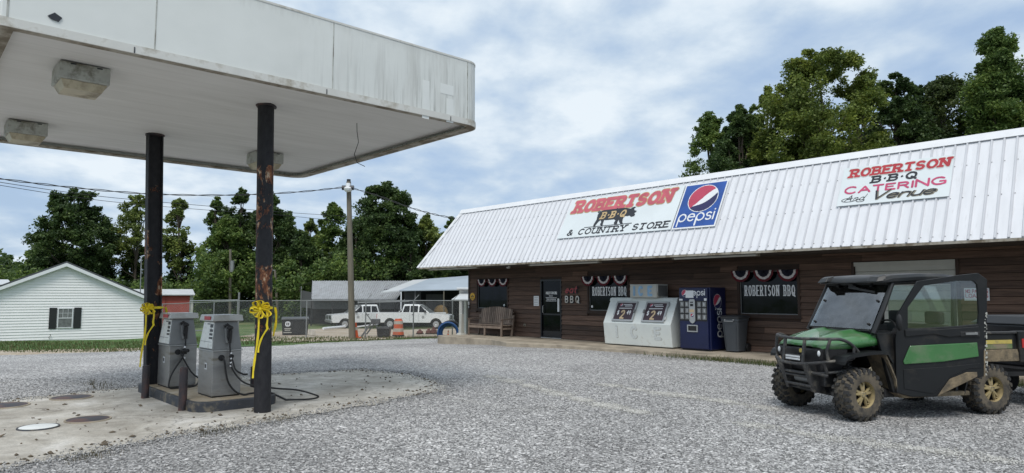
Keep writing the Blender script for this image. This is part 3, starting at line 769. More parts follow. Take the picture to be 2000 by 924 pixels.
# openings (x0,x1,z0,z1)
openings = [(-21.90, -19.95, 1.07, 2.28), (-18.15, -17.08, 0, 2.25), (-15.84, -14.02, 1.08, 2.36), (-10.14, -8.32, 1.08, 2.42), (-6.98, -4.62, 0, 2.50)]
mb = MB(); z = .10; rr = random.Random(2); bh = .172; XL, XRr = -22.41, 6.0
while z < 3.0:
    zt = z+bh; iv = [(XL, XRr)]
    for x0, x1, a, b in openings:
        if zt > a+.02 and z < b-.02:
            nv = []
            for p, q in iv:
                if x1 <= p or x0 >= q: nv.append((p, q)); continue
                if x0 > p: nv.append((p, x0))
                if x1 < q: nv.append((x1, q))
            iv = nv
    for p, q in iv:
        x = p
        while x < q:
            e = min(q, x+rr.uniform(2.4, 4.8));
            if q-e < .5: e = q
            j = rr.uniform(-.004, .004)
            mb.hexa([(x+.002, WY-.050+j, z+.010), (e-.002, WY-.050+j, z+.010), (e-.002, WY+.01, z+.010), (x+.002, WY+.01, z+.010)],
                    [(x+.002, WY-.008, zt), (e-.002, WY-.008, zt), (e-.002, WY+.01, zt), (x+.002, WY+.01, zt)])
            x = e
    z = zt
mb.build('front_wall', 'cedar', store, world=True)
mb = MB()
def wallwith(mb, x0, x1, y0, y1, z0, z1, ops):
    xs_ = sorted(set([x0, x1]+[o[0] for o in ops]+[o[1] for o in ops]))
    for a, b in zip(xs_[:-1], xs_[1:]):
        o = [q for q in ops if q[0] <= a+1e-6 and q[1] >= b-1e-6]
        if not o: mb.box((a, y0, z0), (b, y1, z1))
        else:
            if o[0][2] > z0: mb.box((a, y0, z0), (b, y1, o[0][2]))
            mb.box((a, y0, o[0][3]), (b, y1, z1))
wallwith(mb, XL+.01, XRr, WY+.012, WY+.16, 0, 3.0, openings)
mb.build('wall_core', 'darkwood', store, world=True)  # dark core shows below each board, standing in for the lap shadows
mb = MB(); z = -.3
while z < 3.0:      # left end wall with the same lap boards
    mb.hexa([(XL-.036, WY-.03, z-.012), (XL-.0, WY-.03, z-.012), (XL-.0, 30, z-.012), (XL-.036, 30, z-.012)],
            [(XL-.008, WY-.03, z+bh), (XL-.0, WY-.03, z+bh), (XL-.0, 30, z+bh), (XL-.008, 30, z+bh)]); z += bh
mb.build('end_wall', 'cedar', store, world=True)
MB().box((XL+.01, WY+.17, -.4), (XRr, 30, 2.9)).build('back_rooms', 'darkwood', store, world=True)
MB().box((XL-.03, WY-.05, .08), (XL+.07, WY-.038, 2.95)).build('corner_board', 'darkwood', store, world=True)
# mansard roof
EY, EZ, SY, SZ = 16.2, 2.80, 1.40, 2.36
def rp(x, t, o=0.): return (x, EY+SY*t-.86*o, EZ+SZ*t+.51*o)
xl = lambda t: -23.57+1.19*t
mb = MB().add([rp(xl(0), 0), rp(8, 0), rp(8, 1), rp(xl(1), 1)], [(0, 1, 2, 3)])
mb.add([rp(xl(0), 0), rp(xl(1), 1), (xl(1), 31, EZ+SZ), (xl(0), 32, EZ)], [(0, 1, 2, 3)])
mb.add([rp(xl(1), 1), rp(8, 1), (8, 31, EZ+SZ), (xl(1), 31, EZ+SZ)], [(0, 1, 2, 3)])
mb.build('roof_sheet', 'roofw', store, world=True)
mb = MB(); x = -23.4; sp = .2286; sm = MB(); i = 0
while x < 8:
    t1 = 1.0 if x > xl(1) else (x-xl(0))/1.19
    t1 -= .02
    if t1 > .05:
        a, b = .014, .026
        base = [rp(x-b, .004, .001), rp(x+b, .004, .001), rp(x+a, .004, .030), rp(x-a, .004, .030)]
        topp = [rp(x-b, t1, .001), rp(x+b, t1, .001), rp(x+a, t1, .030), rp(x-a, t1, .030)]
        mb.hexa(base, topp)
        for k in ():   # small stiffening creases between the ribs
            xx = x+sp*k/3.; 
            if xx > xl(t1)+.1: mb.add([rp(xx-.009, .006, .001), rp(xx, .006, .005), rp(xx+.009, .006, .001), rp(xx-.009, t1, .001), rp(xx, t1, .005), rp(xx+.009, t1, .001)], [(0, 1, 4, 3), (1, 2, 5, 4)])
        for tt in (.045, .40, .72):
            if tt < t1:
                c = rp(x+.04, tt, .006); sm.cbox(c, (.014, .012, .014))
    x += sp
mb.build('roof_ribs', 'roofrib', store, world=True); sm.build('roof_screws', 'screw', store, world=True)
mb = MB()   # ridge cap on top of the ribs
mb.add([rp(xl(1)-.06, .945, .042), rp(8, .945, .042), rp(8, 1.02, .042), rp(xl(1)-.06, 1.02, .042), (8, 17.9, EZ+SZ+.07), (xl(1)-.06, 17.9, EZ+SZ+.07)], [(0, 1, 2, 3), (3, 2, 4, 5)])
mb.add([rp(xl(1)-.06, .945, .042), rp(8, .945, .042), rp(8, .945, .032), rp(xl(1)-.06, .945, .032)], [(0, 1, 2, 3)])
mb.build('ridge_cap', 'cap', store, world=True)
mb = MB()   # hip trim at the left end
mb.add([rp(xl(0)-.02, -.005, .03), rp(xl(0)+.16, -.005, .03), rp(xl(1)+.16, .965, .03), rp(xl(1)-.03, 1.0, .03), (xl(0)-.05, EY+.12, EZ), (xl(1)-.05, EY+SY+.12, EZ+SZ)], [(0, 1, 2, 3), (0, 3, 5, 4)])
mb.build('hip_trim', 'cap', store, world=True)
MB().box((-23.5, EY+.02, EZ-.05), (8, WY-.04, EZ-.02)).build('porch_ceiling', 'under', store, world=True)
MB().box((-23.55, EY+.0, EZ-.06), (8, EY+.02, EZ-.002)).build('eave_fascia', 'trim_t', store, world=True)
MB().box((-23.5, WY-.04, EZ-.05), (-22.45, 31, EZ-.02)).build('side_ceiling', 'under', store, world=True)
# windows
def frame_ring(mb, x0, x1, z0, z1, y0, y1, wv):
    mb.box((x0, y0, z0), (x0+wv, y1, z1)); mb.box((x1-wv, y0, z0), (x1, y1, z1))
    mb.box((x0+wv, y0, z0), (x1-wv, y1, z0+wv)); mb.box((x0+wv, y0, z1-wv), (x1-wv, y1, z1))
for k, (x0, x1, z0, z1) in enumerate([openings[0], openings[2], openings[3]]):
    mb = MB(); frame_ring(mb, x0-.002, x1+.002, z0-.002, z1+.002, WY-.05, WY+.10, .07)
    wf = mb.build('window', 'darkwood', store, world=True)
    mb = MB(); frame_ring(mb, x0+.07, x1-.07, z0+.07, z1-.07, WY+.0, WY+.05, .022)
    mb.build('frame', 'steel2', wf, world=True)
    MB().box((x0+.092, WY+.02, z0+.092), (x1-.092, WY+.03, z1-.092)).build('pane', 'pane', wf, world=True)
    MB().box((x0-.04, WY-.09, z0-.035), (x1+.04, WY-.051, z0-.003)).build('sill', 'darkwood', wf, world=True)
    st = MB().lathe([(.001, 0), (.045, 0), (.045, .003), (.001, .003)], axis=1, n=16, c=(x0+.17 if k else x1-.30, WY+.012, z0+.2), cap=False)
    if k < 2: st.build('sticker', 'gwhite', wf, world=True)
    if k:
        cx_ = (x0+x1)/2+.02
        word('lettering', 'ROBERTSON BBQ', (cx_-.72, WY+.018, 1.67), XA, ZA, .27, .032, 'gwhite', wf, wd=.42, gap=.055, slab=.012, fitw=1.44, lift=.003, cell=.007)
# entrance door
x0, x1, z0, z1 = openings[1]
mb = MB(); frame_ring(mb, x0, x1, .10, z1, WY-.045, WY+.08, .055)
door = mb.build('door', 'doorblk', store, world=True)
MB().box((x0+.056, WY+.01, .13), (x1-.056, WY+.03, z1-.056)).build('glass', 'pane', door, world=True)
MB().box((x0+.056, WY+.004, .94), (x1-.056, WY+.009, 1.0)).box((x0+.056, WY+.004, .13), (x1-.056, WY+.009, .36)).build('rails', 'doorblk', door, world=True)
MB().tube([(x0+.14, WY+.0, 1.0), (x0+.14, WY-.06, 1.03), (x0+.14, WY-.06, 1.27), (x0+.14, WY+.0, 1.3)], .012).build('handle', 'alu', door, world=True)
MB().box((x0+.02, WY-.05, .102), (x1-.02, WY+.0, .125)).build('threshold', 'alu', door, world=True)
word('lettering', 'ROBERTSON BBQ', (x0+.24, WY+.009, 1.71), XA, ZA, .085, .016, 'gwhite', door, wd=.6, fitw=.56, lift=.002, cell=.006, gap=.014)
mb = MB()
for q, (zz_, ww) in enumerate(((1.64, .2), (1.575, .52), (1.52, .44), (1.46, .50))):
    x = x0+.5-ww/2
    rr = random.Random(q)
    while x < x0+.5+ww/2: l = rr.uniform(.02, .05); mb.box((x, WY+.006, zz_-.014), (x+l, WY+.008, zz_+.014)); x += l+.016
mb.build('opening_hours', 'gwhite', door, world=True)
MB().box((x1-.24, WY+.004, 1.07), (x1-.15, WY+.008, 1.55)).build('paper_strip', 'gwhite', door, world=True)
# roll-up door
x0, x1, z0, z1 = openings[4]
mb = MB(); z = .10
while z < z1-.02:
    zt = min(z1-.06, z+.24)
    mb.box((x0+.08, WY+.0, z+.006), (x1-.08, WY+.05, zt)); z = zt
    if zt >= z1-.07: break
gd = mb.build('garage_door', 'garage', store, world=True, bevel=.01)
mb = MB(); frame_ring(mb, x0, x1, -.1, z1, WY-.05, WY+.06, .07); mb.build('frame', 'darkwood', gd, world=True)
MB().box((x0+.07, WY-.055, z1-.10), (x1-.07, WY-.02, z1-.0)).build('head_trim', 'garage', gd, world=True)

# things on the wall
def paper(name, label, cat, px0, pz0, px1, pz1, m='gwhite', lines=5):
    t = thing(name, label, cat, ((px0+px1)/2, WY-.05, pz0))
    MB().box((px0, WY-.052, pz0), (px1, WY-.047, pz1)).build('sheet', m, t, world=True)
    mb = MB()
    for i in range(lines):
        zz_ = pz1-(i+1)*(pz1-pz0)/(lines+1); mb.box((px0+.03, WY-.055, zz_-.006), (px1-.03-.02*(i % 2), WY-.0535, zz_+.006))
    mb.build('print', 'steel2', t, world=True)
    return t
paper('paper_notice', 'white paper notice pinned to the wood wall left of the black door', 'notice', -18.50, 1.27, -18.22, 1.64)
t = thing('neon_sign', 'red script neon letters reading eat on the brown wall beside the door', 'sign', (-16.85, WY, 1.74))
word('lettering', 'eat', (-16.83, WY-.09, 1.76), XA, ZA, .26, .045, 'neon', t, wd=1.15, gap=.07, lift=.01, shear=.35, cell=.01)
word('lettering_shadow', 'eat', (-16.80, WY-.06, 1.745), XA, ZA, .26, .06, 'ink', t, wd=1.15, gap=.07, lift=.0, shear=.35, cell=.01)
t = thing('wall_letters', 'galvanised marquee letters BBQ fixed to the brown wall under the red neon', 'sign', (-16.85, WY, 1.4))
for i, ch in enumerate('BBQ'):
    xx = -16.83+i*.25
    word('letter_back', ch, (xx, WY-.045, 1.41), XA, ZA, .21, .065, 'ink', t, wd=.95, lift=.0, cell=.008)
    word('letter', ch, (xx-.01, WY-.075, 1.42), XA, ZA, .21, .042, 'trim_w', t, wd=.95, lift=.01, cell=.008)
t = thing('octagon_badge', 'round yellow badge on the far left corner of the brown wall', 'badge', (-22.15, WY, 1.6))
MB().lathe([(.001, -.058), (.155, -.058), (.16, -.05), (.16, -.04)], axis=1, n=8, c=(-22.15, WY, 1.61), cap=False).build('plate', 'octa', t, world=True)
mb = MB()
for i, q in enumerate((-.07, 0, .07)): mb.box((-22.15+q-.022, WY-.062, 1.57+.0), (-22.15+q+.022, WY-.0585, 1.68-abs(q)*.5))
mb.box((-22.24, WY-.062, 1.50), (-22.06, WY-.0585, 1.53)).build('print', 'ink', t, world=True)
t = thing('electrical_box', 'small grey electrical fittings on the corner below the yellow badge', 'electrical box', (-22.42, WY-.06, 1.3))
MB().cbox((-22.36, WY-.07, 1.33), (.08, .07, .13)).build('box', 'trim_w', t, world=True, bevel=.01)
MB().cbox((-22.35, WY-.07, 1.18), (.06, .06, .10)).cyl((-22.35, WY-.07, 1.40), (-22.35, WY-.07, 1.55), .012).build('conduit', 'galv', t, world=True)
t = thing('security_camera', 'small white security camera under the eave above the left window', 'light', (-20, WY-.4, 2.5))  # a small camera with a lens eye, not a lamp
P = ony(993, 520, 16.9)
MB().cbox((P.x, 16.9, P.z), (.11, .10, .16)).build('box', 'trim_w', t, world=True, bevel=.01)
MB().lathe([(.001, -.062), (.035, -.062), (.035, -.05)], axis=1, n=14, c=(P.x, 16.9, P.z), cap=False).build('eye', 'ink', t, world=True)
MB().cbox((P.x, 16.9, (P.z+EZ)/2+.02), (.02, .02, abs(EZ-P.z)-.10)).build('stem', 'steel2', t, world=True)
t = thing('wall_outlet', 'small square outlet low on the wall between bench and door', 'outlet', (-19.0, WY, .5))
P = ony(1027, 635, WY)
MB().cbox((P.x, WY-.055, P.z), (.12, .02, .10)).build('plate', 'trim_t', t, world=True, bevel=.005)
MB().cbox((P.x, WY-.068, P.z), (.04, .006, .05)).build('socket', 'ink', t, world=True)
t = thing('parking_sign', 'white NO PARKING LOADING ZONE sign with red letters right of the roll-up door', 'sign', (-4.3, WY, 1.7))
P = ony(1884, 565, WY); x0 = P.x
MB().box((x0, WY-.055, 1.56), (x0+.48, WY-.05, 1.84)).build('plate', 'gwhite', t, world=True)
word('lettering', 'NO PARKING', (x0+.03, WY-.055, 1.73), XA, ZA, .075, .016, 'signred', t, fitw=.42, gap=.014, lift=.003, cell=.006)
word('lettering', 'LOADING', (x0+.03, WY-.055, 1.63), XA, ZA, .075, .016, 'signred', t, fitw=.42, gap=.014, lift=.003, cell=.006)
P = ony(1625, 578, WY)
# three fluorescent fittings under the eave
for lab, xa, xb in (('fluorescent fitting under the eave at the far left end of the porch', -23.1, -20.0), ('fluorescent fitting under the eave above the black door', -17.1, -14.0), ('fluorescent fitting under the eave above the grey wheeled bin', -11.2, -8.7)):
    t = thing('porch_light', lab, 'light', (xa, 16.5, 2.7), group='fluorescent fittings along the porch eave')
    MB().box((xa-.04, 16.41, EZ-.12), (xa-.002, 16.57, EZ-.053)).build('end_cap', 'trim_t', t, world=True)
    MB().box((xa, 16.42, EZ-.115), (xb, 16.56, EZ-.055)).build('cover', 'tube', t, world=True, bevel=.02)
    MB().box((xb+.002, 16.41, EZ-.12), (xb+.04, 16.57, EZ-.053)).build('end_cap', 'trim_t', t, world=True)
t = thing('corner_post', 'short white post with a flared foot at the left end of the porch', 'post', (-21.62, 17.0, .1))
MB().hexa([(-21.68, 16.9, .15), (-21.5, 16.9, .15), (-21.5, 17.06, .15), (-21.68, 17.06, .15)], [(-21.64, 16.92, .92), (-21.51, 16.92, .92), (-21.51, 17.04, .92), (-21.64, 17.04, .92)]).build('post', 'garage', t, world=True, bevel=.01)
MB().hexa([(-21.76, 16.84, .1), (-21.45, 16.84, .1), (-21.45, 17.12, .1), (-21.76, 17.12, .1)], [(-21.70, 16.88, .17), (-21.49, 16.88, .17), (-21.49, 17.08, .17), (-21.70, 17.08, .17)]).build('foot', 'garage', t, world=True)

# bunting: three swags over each window
def half_ring(r0, r1, cx, zc, y, squash=1.0, n=22, sag=.0):
    mb = MB(); vs = []
    for i in range(n+1):
        a = math.pi+math.pi*i/n; yy = y-.012*math.sin(i*1.9)
        for r in (r0, r1): vs.append((cx+r*math.cos(a), yy, zc+r*math.sin(a)*squash))
    mb.add(vs, [(2*i, 2*i+1, 2*i+3, 2*i+2) for i in range(n)]); return mb
for wname, xa, xb, zt in (('left window', -21.78, -19.92, 2.31), ('middle window', -16.06, -14.05, 2.32), ('window beside the grey bin', -10.28, -8.33, 2.37)):
    sp_ = (xb-xa)/3.
    for i, nm in enumerate(('left', 'centre', 'right')):
        cx_ = xa+sp_*(i+.5)+(-.04, 0, .04)[i]; ra = sp_*.37
        t = thing('bunting', f'{nm} swag of the patriotic bunting over the {wname}', 'bunting', (cx_, WY-.1, zt), group='bunting swags over the store windows')
        half_ring(.001, ra*.72, cx_, zt, WY-.10, 1.08).build('navy_centre', 'navycloth', t, world=True)
        half_ring(ra*.72, ra*.98, cx_, zt, WY-.104, 1.08).build('white_band', 'whitecloth', t, world=True)
        half_ring(ra*.98, ra*1.24, cx_, zt, WY-.10, 1.08).build('red_band', 'redcloth', t, world=True)

# roof sign boards
def rboard(x0, x1, t0, t1): return [rp(x0, t0, .035), rp(x1, t0, .035), rp(x1, t1, .035), rp(x0, t1, .035)]
SL = math.hypot(SY, SZ); RU = (1, 0, 0); RV = (0, SY/SL, SZ/SL)
def board(name, label, x0, x1, t0, t1, m):
    t = thing(name, label, 'sign', rp((x0+x1)/2, t0, .03))
    MB().hexa([rp(x0, t0, .033), rp(x1, t0, .033), rp(x1, t1, .033), rp(x0, t1, .033)], [rp(x0, t0, .053), rp(x1, t0, .053), rp(x1, t1, .053), rp(x0, t1, .053)]).build('panel', m, t, world=True)
    return t
def on(x, h, t0): p = rp(x, t0+h/SL, .054); return p
T0, T1 = .315, .90
t = board('store_sign', 'wide white roof sign with a black pig under big red lettering', -15.93, -11.40, T0, T1, 'signw')
Hs = (T1-T0)*SL
word('heading', 'ROBERTSON', on(-15.64, 1.06, T0), RU, RV, .385, .135, 'pink', t, wd=.9, gap=.16, slab=.075, slabh=.0, shear=.12, outline=.022, fitw=3.86, lift=.007, cell=.014, hf=lambda x: 1.10 if (x < .45 or x > 3.4) else 1.0)
word('footing', '& COUNTRY STORE', on(-15.52, .10, T0), RU, RV, .20, .044, 'ink', t, wd=.95, gap=.09, slab=.05, fitw=4.0, lift=.006, shear=.15, cell=.010)
# pig silhouette walking right
pig = [(-.02,.62),(.00,.44),(.02,.34),(.0,.26),(-.04,.10),(-.02,.0),(.08,.0),(.09,.10),(.17,.24),(.24,.30),(.30,.18),(.29,.08),(.36,.0),(.44,.0),(.42,.10),(.42,.28),(.60,.26),(.88,.27),(.98,.20),(.94,.08),(1.0,.0),(1.12,.0),(1.10,.10),(1.12,.22),(1.20,.08),(1.27,.0),(1.38,.0),(1.32,.12),(1.30,.30),(1.38,.38),(1.48,.36),(1.56,.38),(1.66,.30),(1.80,.33),(1.79,.42),(1.74,.48),(1.80,.52),(1.82,.58),(1.70,.62),(1.66,.70),(1.72,.78),(1.64,.80),(1.56,.78),(1.50,.72),(1.30,.78),(1.10,.82),(.80,.86),(.50,.86),(.24,.82),(.08,.76)]
r = Ras(2.1, 1.2, .012); pg = [(a*.86+.1, b*.78+.08) for a, b in pig]; msk = r.inpoly(pg)
r.line([(.16,.66),(.08,.70),(.05,.66),(.09,.62),(.13,.66)])
r2 = Ras(2.1, 1.2, .012).line([(.02, .06), (1.95, .055)])
decal('pig', msk | (r.d < .014), .012, on(-14.56, .29, T0), RU, RV, 'ink', t, .006)
decal('ground_line', (r2.d < .012) & ~msk, .012, on(-14.62-.25, .30, T0), RU, RV, 'ink', t, .006, 0)
word('pig_lettering', 'B*B*Q', on(-14.28, .66, T0), RU, RV, .23, .055, 'gold', t, wd=.9, gap=.12, slab=.04, shear=.15, lift=.010, fitw=.95, cell=.01)

t = board('cola_sign', 'square blue roof sign with a large red white and dark blue roundel', -11.36, -9.96, T0-.005, .895, 'gwhite')
x0, x1 = -11.36, -9.96; ta, tb = T0+.012, .878
MB().add([rp(x0+.04, ta, .056), rp(x1-.04, ta, .056), rp(x1-.04, tb, .056), rp(x0+.04, tb, .056)], [(0, 1, 2, 3)]).build('blue_field', 'pblue', t, world=True)
def roundel(name, O, U, V, rad, parent, lift=.004, cell=None):
    """circle split by a rising white wave: red above, dark blue below"""
    cell = cell or rad/36.; r = Ras(2.3*rad, 2.3*rad, cell); X = (r.X-1.15*rad)/rad; Y = (r.Y-1.15*rad)/rad
    ins = X*X+Y*Y < 1; rim = (X*X+Y*Y < 1.09) & ~ins
    up = Y > (-.52+.62*(X+.85)+.22*np.sin((X+.1)*2.2)); lo = Y < (-.62+.22*(X+.9)+.50*np.clip(X+.15, 0, 2)**2-.02)
    U_ = Vector(U).normalized(); V_ = Vector(V).normalized(); O2 = Vector(O)-U_*1.15*rad-V_*1.15*rad
    decal(name+'_red', ins & up, cell, O2, U, V, 'rosered', parent, lift); decal(name+'_blue', ins & ~up & lo, cell, O2, U, V, 'navyd', parent, lift)
    decal(name+'_white', (ins & ~up & ~lo) | rim, cell, O2, U, V, 'gwhite', parent, lift)
roundel('roundel', rp(-10.62, ta+(tb-ta)*.645, .058), RU, RV, .46, t)
word('lettering', 'pepsi', on(-11.22, .24, T0), RU, RV, .46, .045, 'gwhite', t, wd=1., gap=.075, lift=.008, fitw=1.12, cell=.011)
t = board('catering_sign', 'white roof sign at the right with red, black, magenta and script lettering, no pig', -6.77, -4.41, .415, .835, 'signw')
TB = .415
word('heading', 'ROBERTSON', on(-6.58, .85, TB), RU, RV, .21, .062, 'signred', t, wd=.95, gap=.085, slab=.04, shear=.1, outline=.014, om='trim_w', fitw=2.08, lift=.007, cell=.0085)
word('lettering', 'B*B*Q', on(-6.05, .61, TB), RU, RV, .17, .048, 'ink', t, wd=1.1, gap=.10, slab=.035, shear=.12, lift=.006, fitw=.92, cell=.008)
word('lettering', 'CATERING', on(-6.63, .35, TB), RU, RV, .165, .045, 'magenta', t, wd=1.35, gap=.075, lift=.006, fitw=2.05, cell=.008, hf=lambda x: 1.15 if x > 1.6 or x < .2 else 1.)
word('lettering', 'And', on(-6.60, .12, TB), RU, RV, .16, .016, 'ink', t, wd=1.2, gap=.05, lift=.006, fitw=.42, shear=.5, cell=.006)
r = Ras(.7, .3, .006).line(arc(.2, .12, .17, .055, 60, 380, 20)).line(arc(.46, .08, .09, .04, 100, 400, 16))
decal('flourish', r.d < .007, .006, on(-6.70, .03, TB), RU, RV, 'ink', t, .005)
word('lettering', 'Venue', on(-6.02, .10, TB), RU, RV, .24, .052, 'inkgrey', t, wd=1.2, gap=.05, lift=.004, shear=.55, fitw=1.32, cell=.008)
word('lettering', 'Venue', on(-6.04, .11, TB), RU, RV, .24, .034, 'ink', t, wd=1.2, gap=.05, lift=.007, shear=.55, fitw=1.32, cell=.008)

# ================================================================== THINGS ON THE PORCH
# bench
t = thing('porch_bench', 'weathered wooden slat bench with an arched back on the porch', 'bench', (-20.4, 17.45, .1))
L = .98
for sx in (-1, 1):
    MB().bar((sx*L, -.26, 0), (sx*L, -.24, .62), .06, .07).build('leg', 'bench', t, bevel=.008)
    MB().bar((sx*L, .26, 0), (sx*L, .36, .80), .06, .08).build('leg', 'bench', t, bevel=.008)
    MB().bar((sx*L, -.32, .64), (sx*L, .32, .66), .09, .04).build('armrest', 'bench', t, bevel=.012)
    MB().bar((sx*L, -.24, .30), (sx*L, .28, .30), .04, .07).build('side_rail', 'bench', t)
MB().bar((0, -.26, 0), (0, -.25, .40), .06, .06).build('leg', 'bench', t, bevel=.008)
mb = MB()
for i in range(6): y = -.28+i*.095; mb.box((-L-.03, y, .40+.012*math.cos(i)), (L+.03, y+.08, .435+.012*math.cos(i)))
mb.build('seat', 'bench', t, bevel=.008)
mb = MB(); mb.box((-L, -.27, .30), (L, -.24, .39)); mb.build('apron', 'bench', t)
mb = MB()
for i in range(17):
    x = -L+.10+i*(2*L-.2)/16; hgt = .98+.14*math.cos((x/L)*1.35)
    mb.hexa([(x-.042, .28, .50), (x+.042, .28, .50), (x+.042, .305, .50), (x-.042, .305, .50)], [(x-.042, .37, hgt), (x+.042, .37, hgt), (x+.042, .395, hgt), (x-.042, .395, hgt)])
mb.build('backrest', 'bench', t, bevel=.006)
mb = MB().bar((-L, .31, .49), (L, .31, .49), .03, .08)
mb.tube([(x, .405, .86+.14*math.cos((x/L)*1.35)) for x in np.linspace(-L+.05, L-.05, 14)], .028, 6)
mb.build('back_rails', 'bench', t)

# ice chest
t = thing('ice_chest', 'white slant-front ice merchandiser with two poster doors on the porch', 'ice chest', (-13.0, 17.55, .1))
XI0, XI1 = -14.34, -11.78
prof = [(17.14, .13), (17.06, .80), (17.46, 1.555), (17.48, 1.60), (18.0, 1.60), (18.0, .13)]
MB().prism(prof, 0, XI0, XI1).build('cabinet', 'icew', t, world=True, bevel=.02)
MB().box((XI0+.05, 17.2, .10), (XI1-.05, 17.95, .129)).build('base', 'black', t, world=True)
MB().add([(XI0, 17.125, .135), (XI0, 17.05, .80), (XI0, 17.46, 1.56)], []).v
dS = Vector((0, .40, .755)).normalized(); nS = Vector((0, -.755, .40)).normalized(); O0 = Vector((XI0, 17.06, .80))
def sl_(x, h, o): return tuple(O0+Vector((x, 0, 0))+dS*h+nS*o)
MB().add([sl_(.0, .78, .02), sl_(XI1-XI0, .78, .02), sl_(XI1-XI0, .87, .02), sl_(0, .87, .02)]+[sl_(.0, .78, .0), sl_(XI1-XI0, .78, .0), sl_(XI1-XI0, .87, .0), sl_(0, .87, .0)], [(0, 1, 2, 3), (0, 1, 5, 4), (1, 2, 6, 5), (3, 0, 4, 7)]).build('top_lip', 'icew', t, world=True)
for k, xo in enumerate((.35, 1.50)):
    a, b, c, d = xo, xo+.82, .06, .74
    mb = MB()
    for (p, q, r_, s_) in ((a, a+.05, c, d), (b-.05, b, c, d), (a+.05, b-.05, c, c+.05), (a+.05, b-.05, d-.05, d)):
        mb.hexa([sl_(p, r_, .002), sl_(q, r_, .002), sl_(q, s_, .002), sl_(p, s_, .002)], [sl_(p, r_, .05), sl_(q, r_, .05), sl_(q, s_, .05), sl_(p, s_, .05)])
    dr = mb.build('door', 'alu', t, world=True)
    MB().hexa([sl_(a+.05, c+.05, .004), sl_(b-.05, c+.05, .004), sl_(b-.05, d-.05, .004), sl_(a+.05, d-.05, .004)], [sl_(a+.05, c+.05, .035), sl_(b-.05, c+.05, .035), sl_(b-.05, d-.05, .035), sl_(a+.05, d-.05, .035)]).build('poster', 'poster', dr, world=True)
    word('price', '2', sl_(a+.30, c+.10, .036), XA, dS, .26, .055, 'cream', dr, wd=.9, lift=.004, slab=.0, cell=.01)
    word('price', '$', sl_(a+.14, c+.22, .036), XA, dS, .14, .026, 'gwhite', dr, wd=.8, lift=.004, cell=.008)
    word('price', '49', sl_(a+.52, c+.24, .036), XA, dS, .12, .024, 'gwhite', dr, wd=.8, gap=.035, lift=.004, cell=.008)
    roundel('badge', sl_(a+.22, d-.13, .038), XA, dS, .055, dr, .004)
    mb = MB()
    for zz_, xa_, xb_ in ((d-.11, .30, .62), (d-.16, .36, .66), (d-.24, .16, .66)):
        mb.hexa([sl_(a+xa_, zz_-.012, .037), sl_(a+xb_, zz_+.0, .037), sl_(a+xb_, zz_+.022, .037), sl_(a+xa_, zz_+.012, .037)], [sl_(a+xa_, zz_-.012, .040), sl_(a+xb_, zz_+.0, .040), sl_(a+xb_, zz_+.022, .040), sl_(a+xa_, zz_+.012, .040)])
    mb.build('print', 'gwhite', dr, world=True)
    hx = b-.02 if k == 0 else a+.02
    MB().hexa([sl_(hx-.03, .34, .05), sl_(hx+.03, .34, .05), sl_(hx+.03, .46, .05), sl_(hx-.03, .46, .05)], [sl_(hx-.02, .35, .09), sl_(hx+.02, .35, .09), sl_(hx+.02, .45, .09), sl_(hx-.02, .45, .09)]).build('handle', 'steel2', dr, world=True)
    hx = a+.0 if k == 0 else b+.02
    MB().cyl(sl_(hx, .14, .04), sl_(hx, .24, .04), .018).cyl(sl_(hx, .58, .04), sl_(hx, .68, .04), .018).build('hinge', 'alu', dr, world=True)
LV = Vector((0, -.08, .67)).normalized(); M['frosting'] = mat('raised_ice_letter', (.58, .62, .62), .5, var=.15, scale=20)
for ch, xo, wdd in (('I', .52, 1.), ('C', 1.10, 1.), ('E', 1.98, 1.1)):
    o0 = (XI0+xo, 17.14-.08*.30, .13+.25)
    word('relief_letter', ch, o0, XA, LV, .31, .085, 'frosting', t, wd=wdd, lift=.010, cell=.012)
    word('relief_letter_edge', ch, (o0[0]+.012, o0[1], o0[2]-.012), XA, LV, .31, .098, 'garage', t, wd=wdd, lift=.005, cell=.012)
t = thing('ice_sign', 'small box sign with blue letters ICE on top of the white ice chest', 'sign', (-12.9, 17.5, 1.6))
MB().box((-13.42, 17.30, 1.603), (-12.42, 17.32, 2.0)).build('face', 'garage', t, world=True)
mb = MB(); mb.box((-13.44, 17.321, 1.602), (-12.40, 17.85, 1.63)).box((-13.44, 17.321, 1.985), (-12.40, 17.85, 2.01)).box((-13.44, 17.321, 1.631), (-13.42, 17.85, 1.984)).box((-12.42, 17.321, 1.631), (-12.40, 17.85, 1.984))
mb.build('housing', 'trim_w', t, world=True)
MB().box((-12.398, 17.35, 1.65), (-12.392, 17.82, 1.97)).build('side_panel', 'steel2', t, world=True)
for ch, xo in (('I', .16), ('C', .34), ('E', .70)):
    word('letter', ch, (-13.42+xo, 17.298, 1.68), XA, ZA, .25, .075, 'iceblue', t, wd=.85, lift=.006, cell=.009)

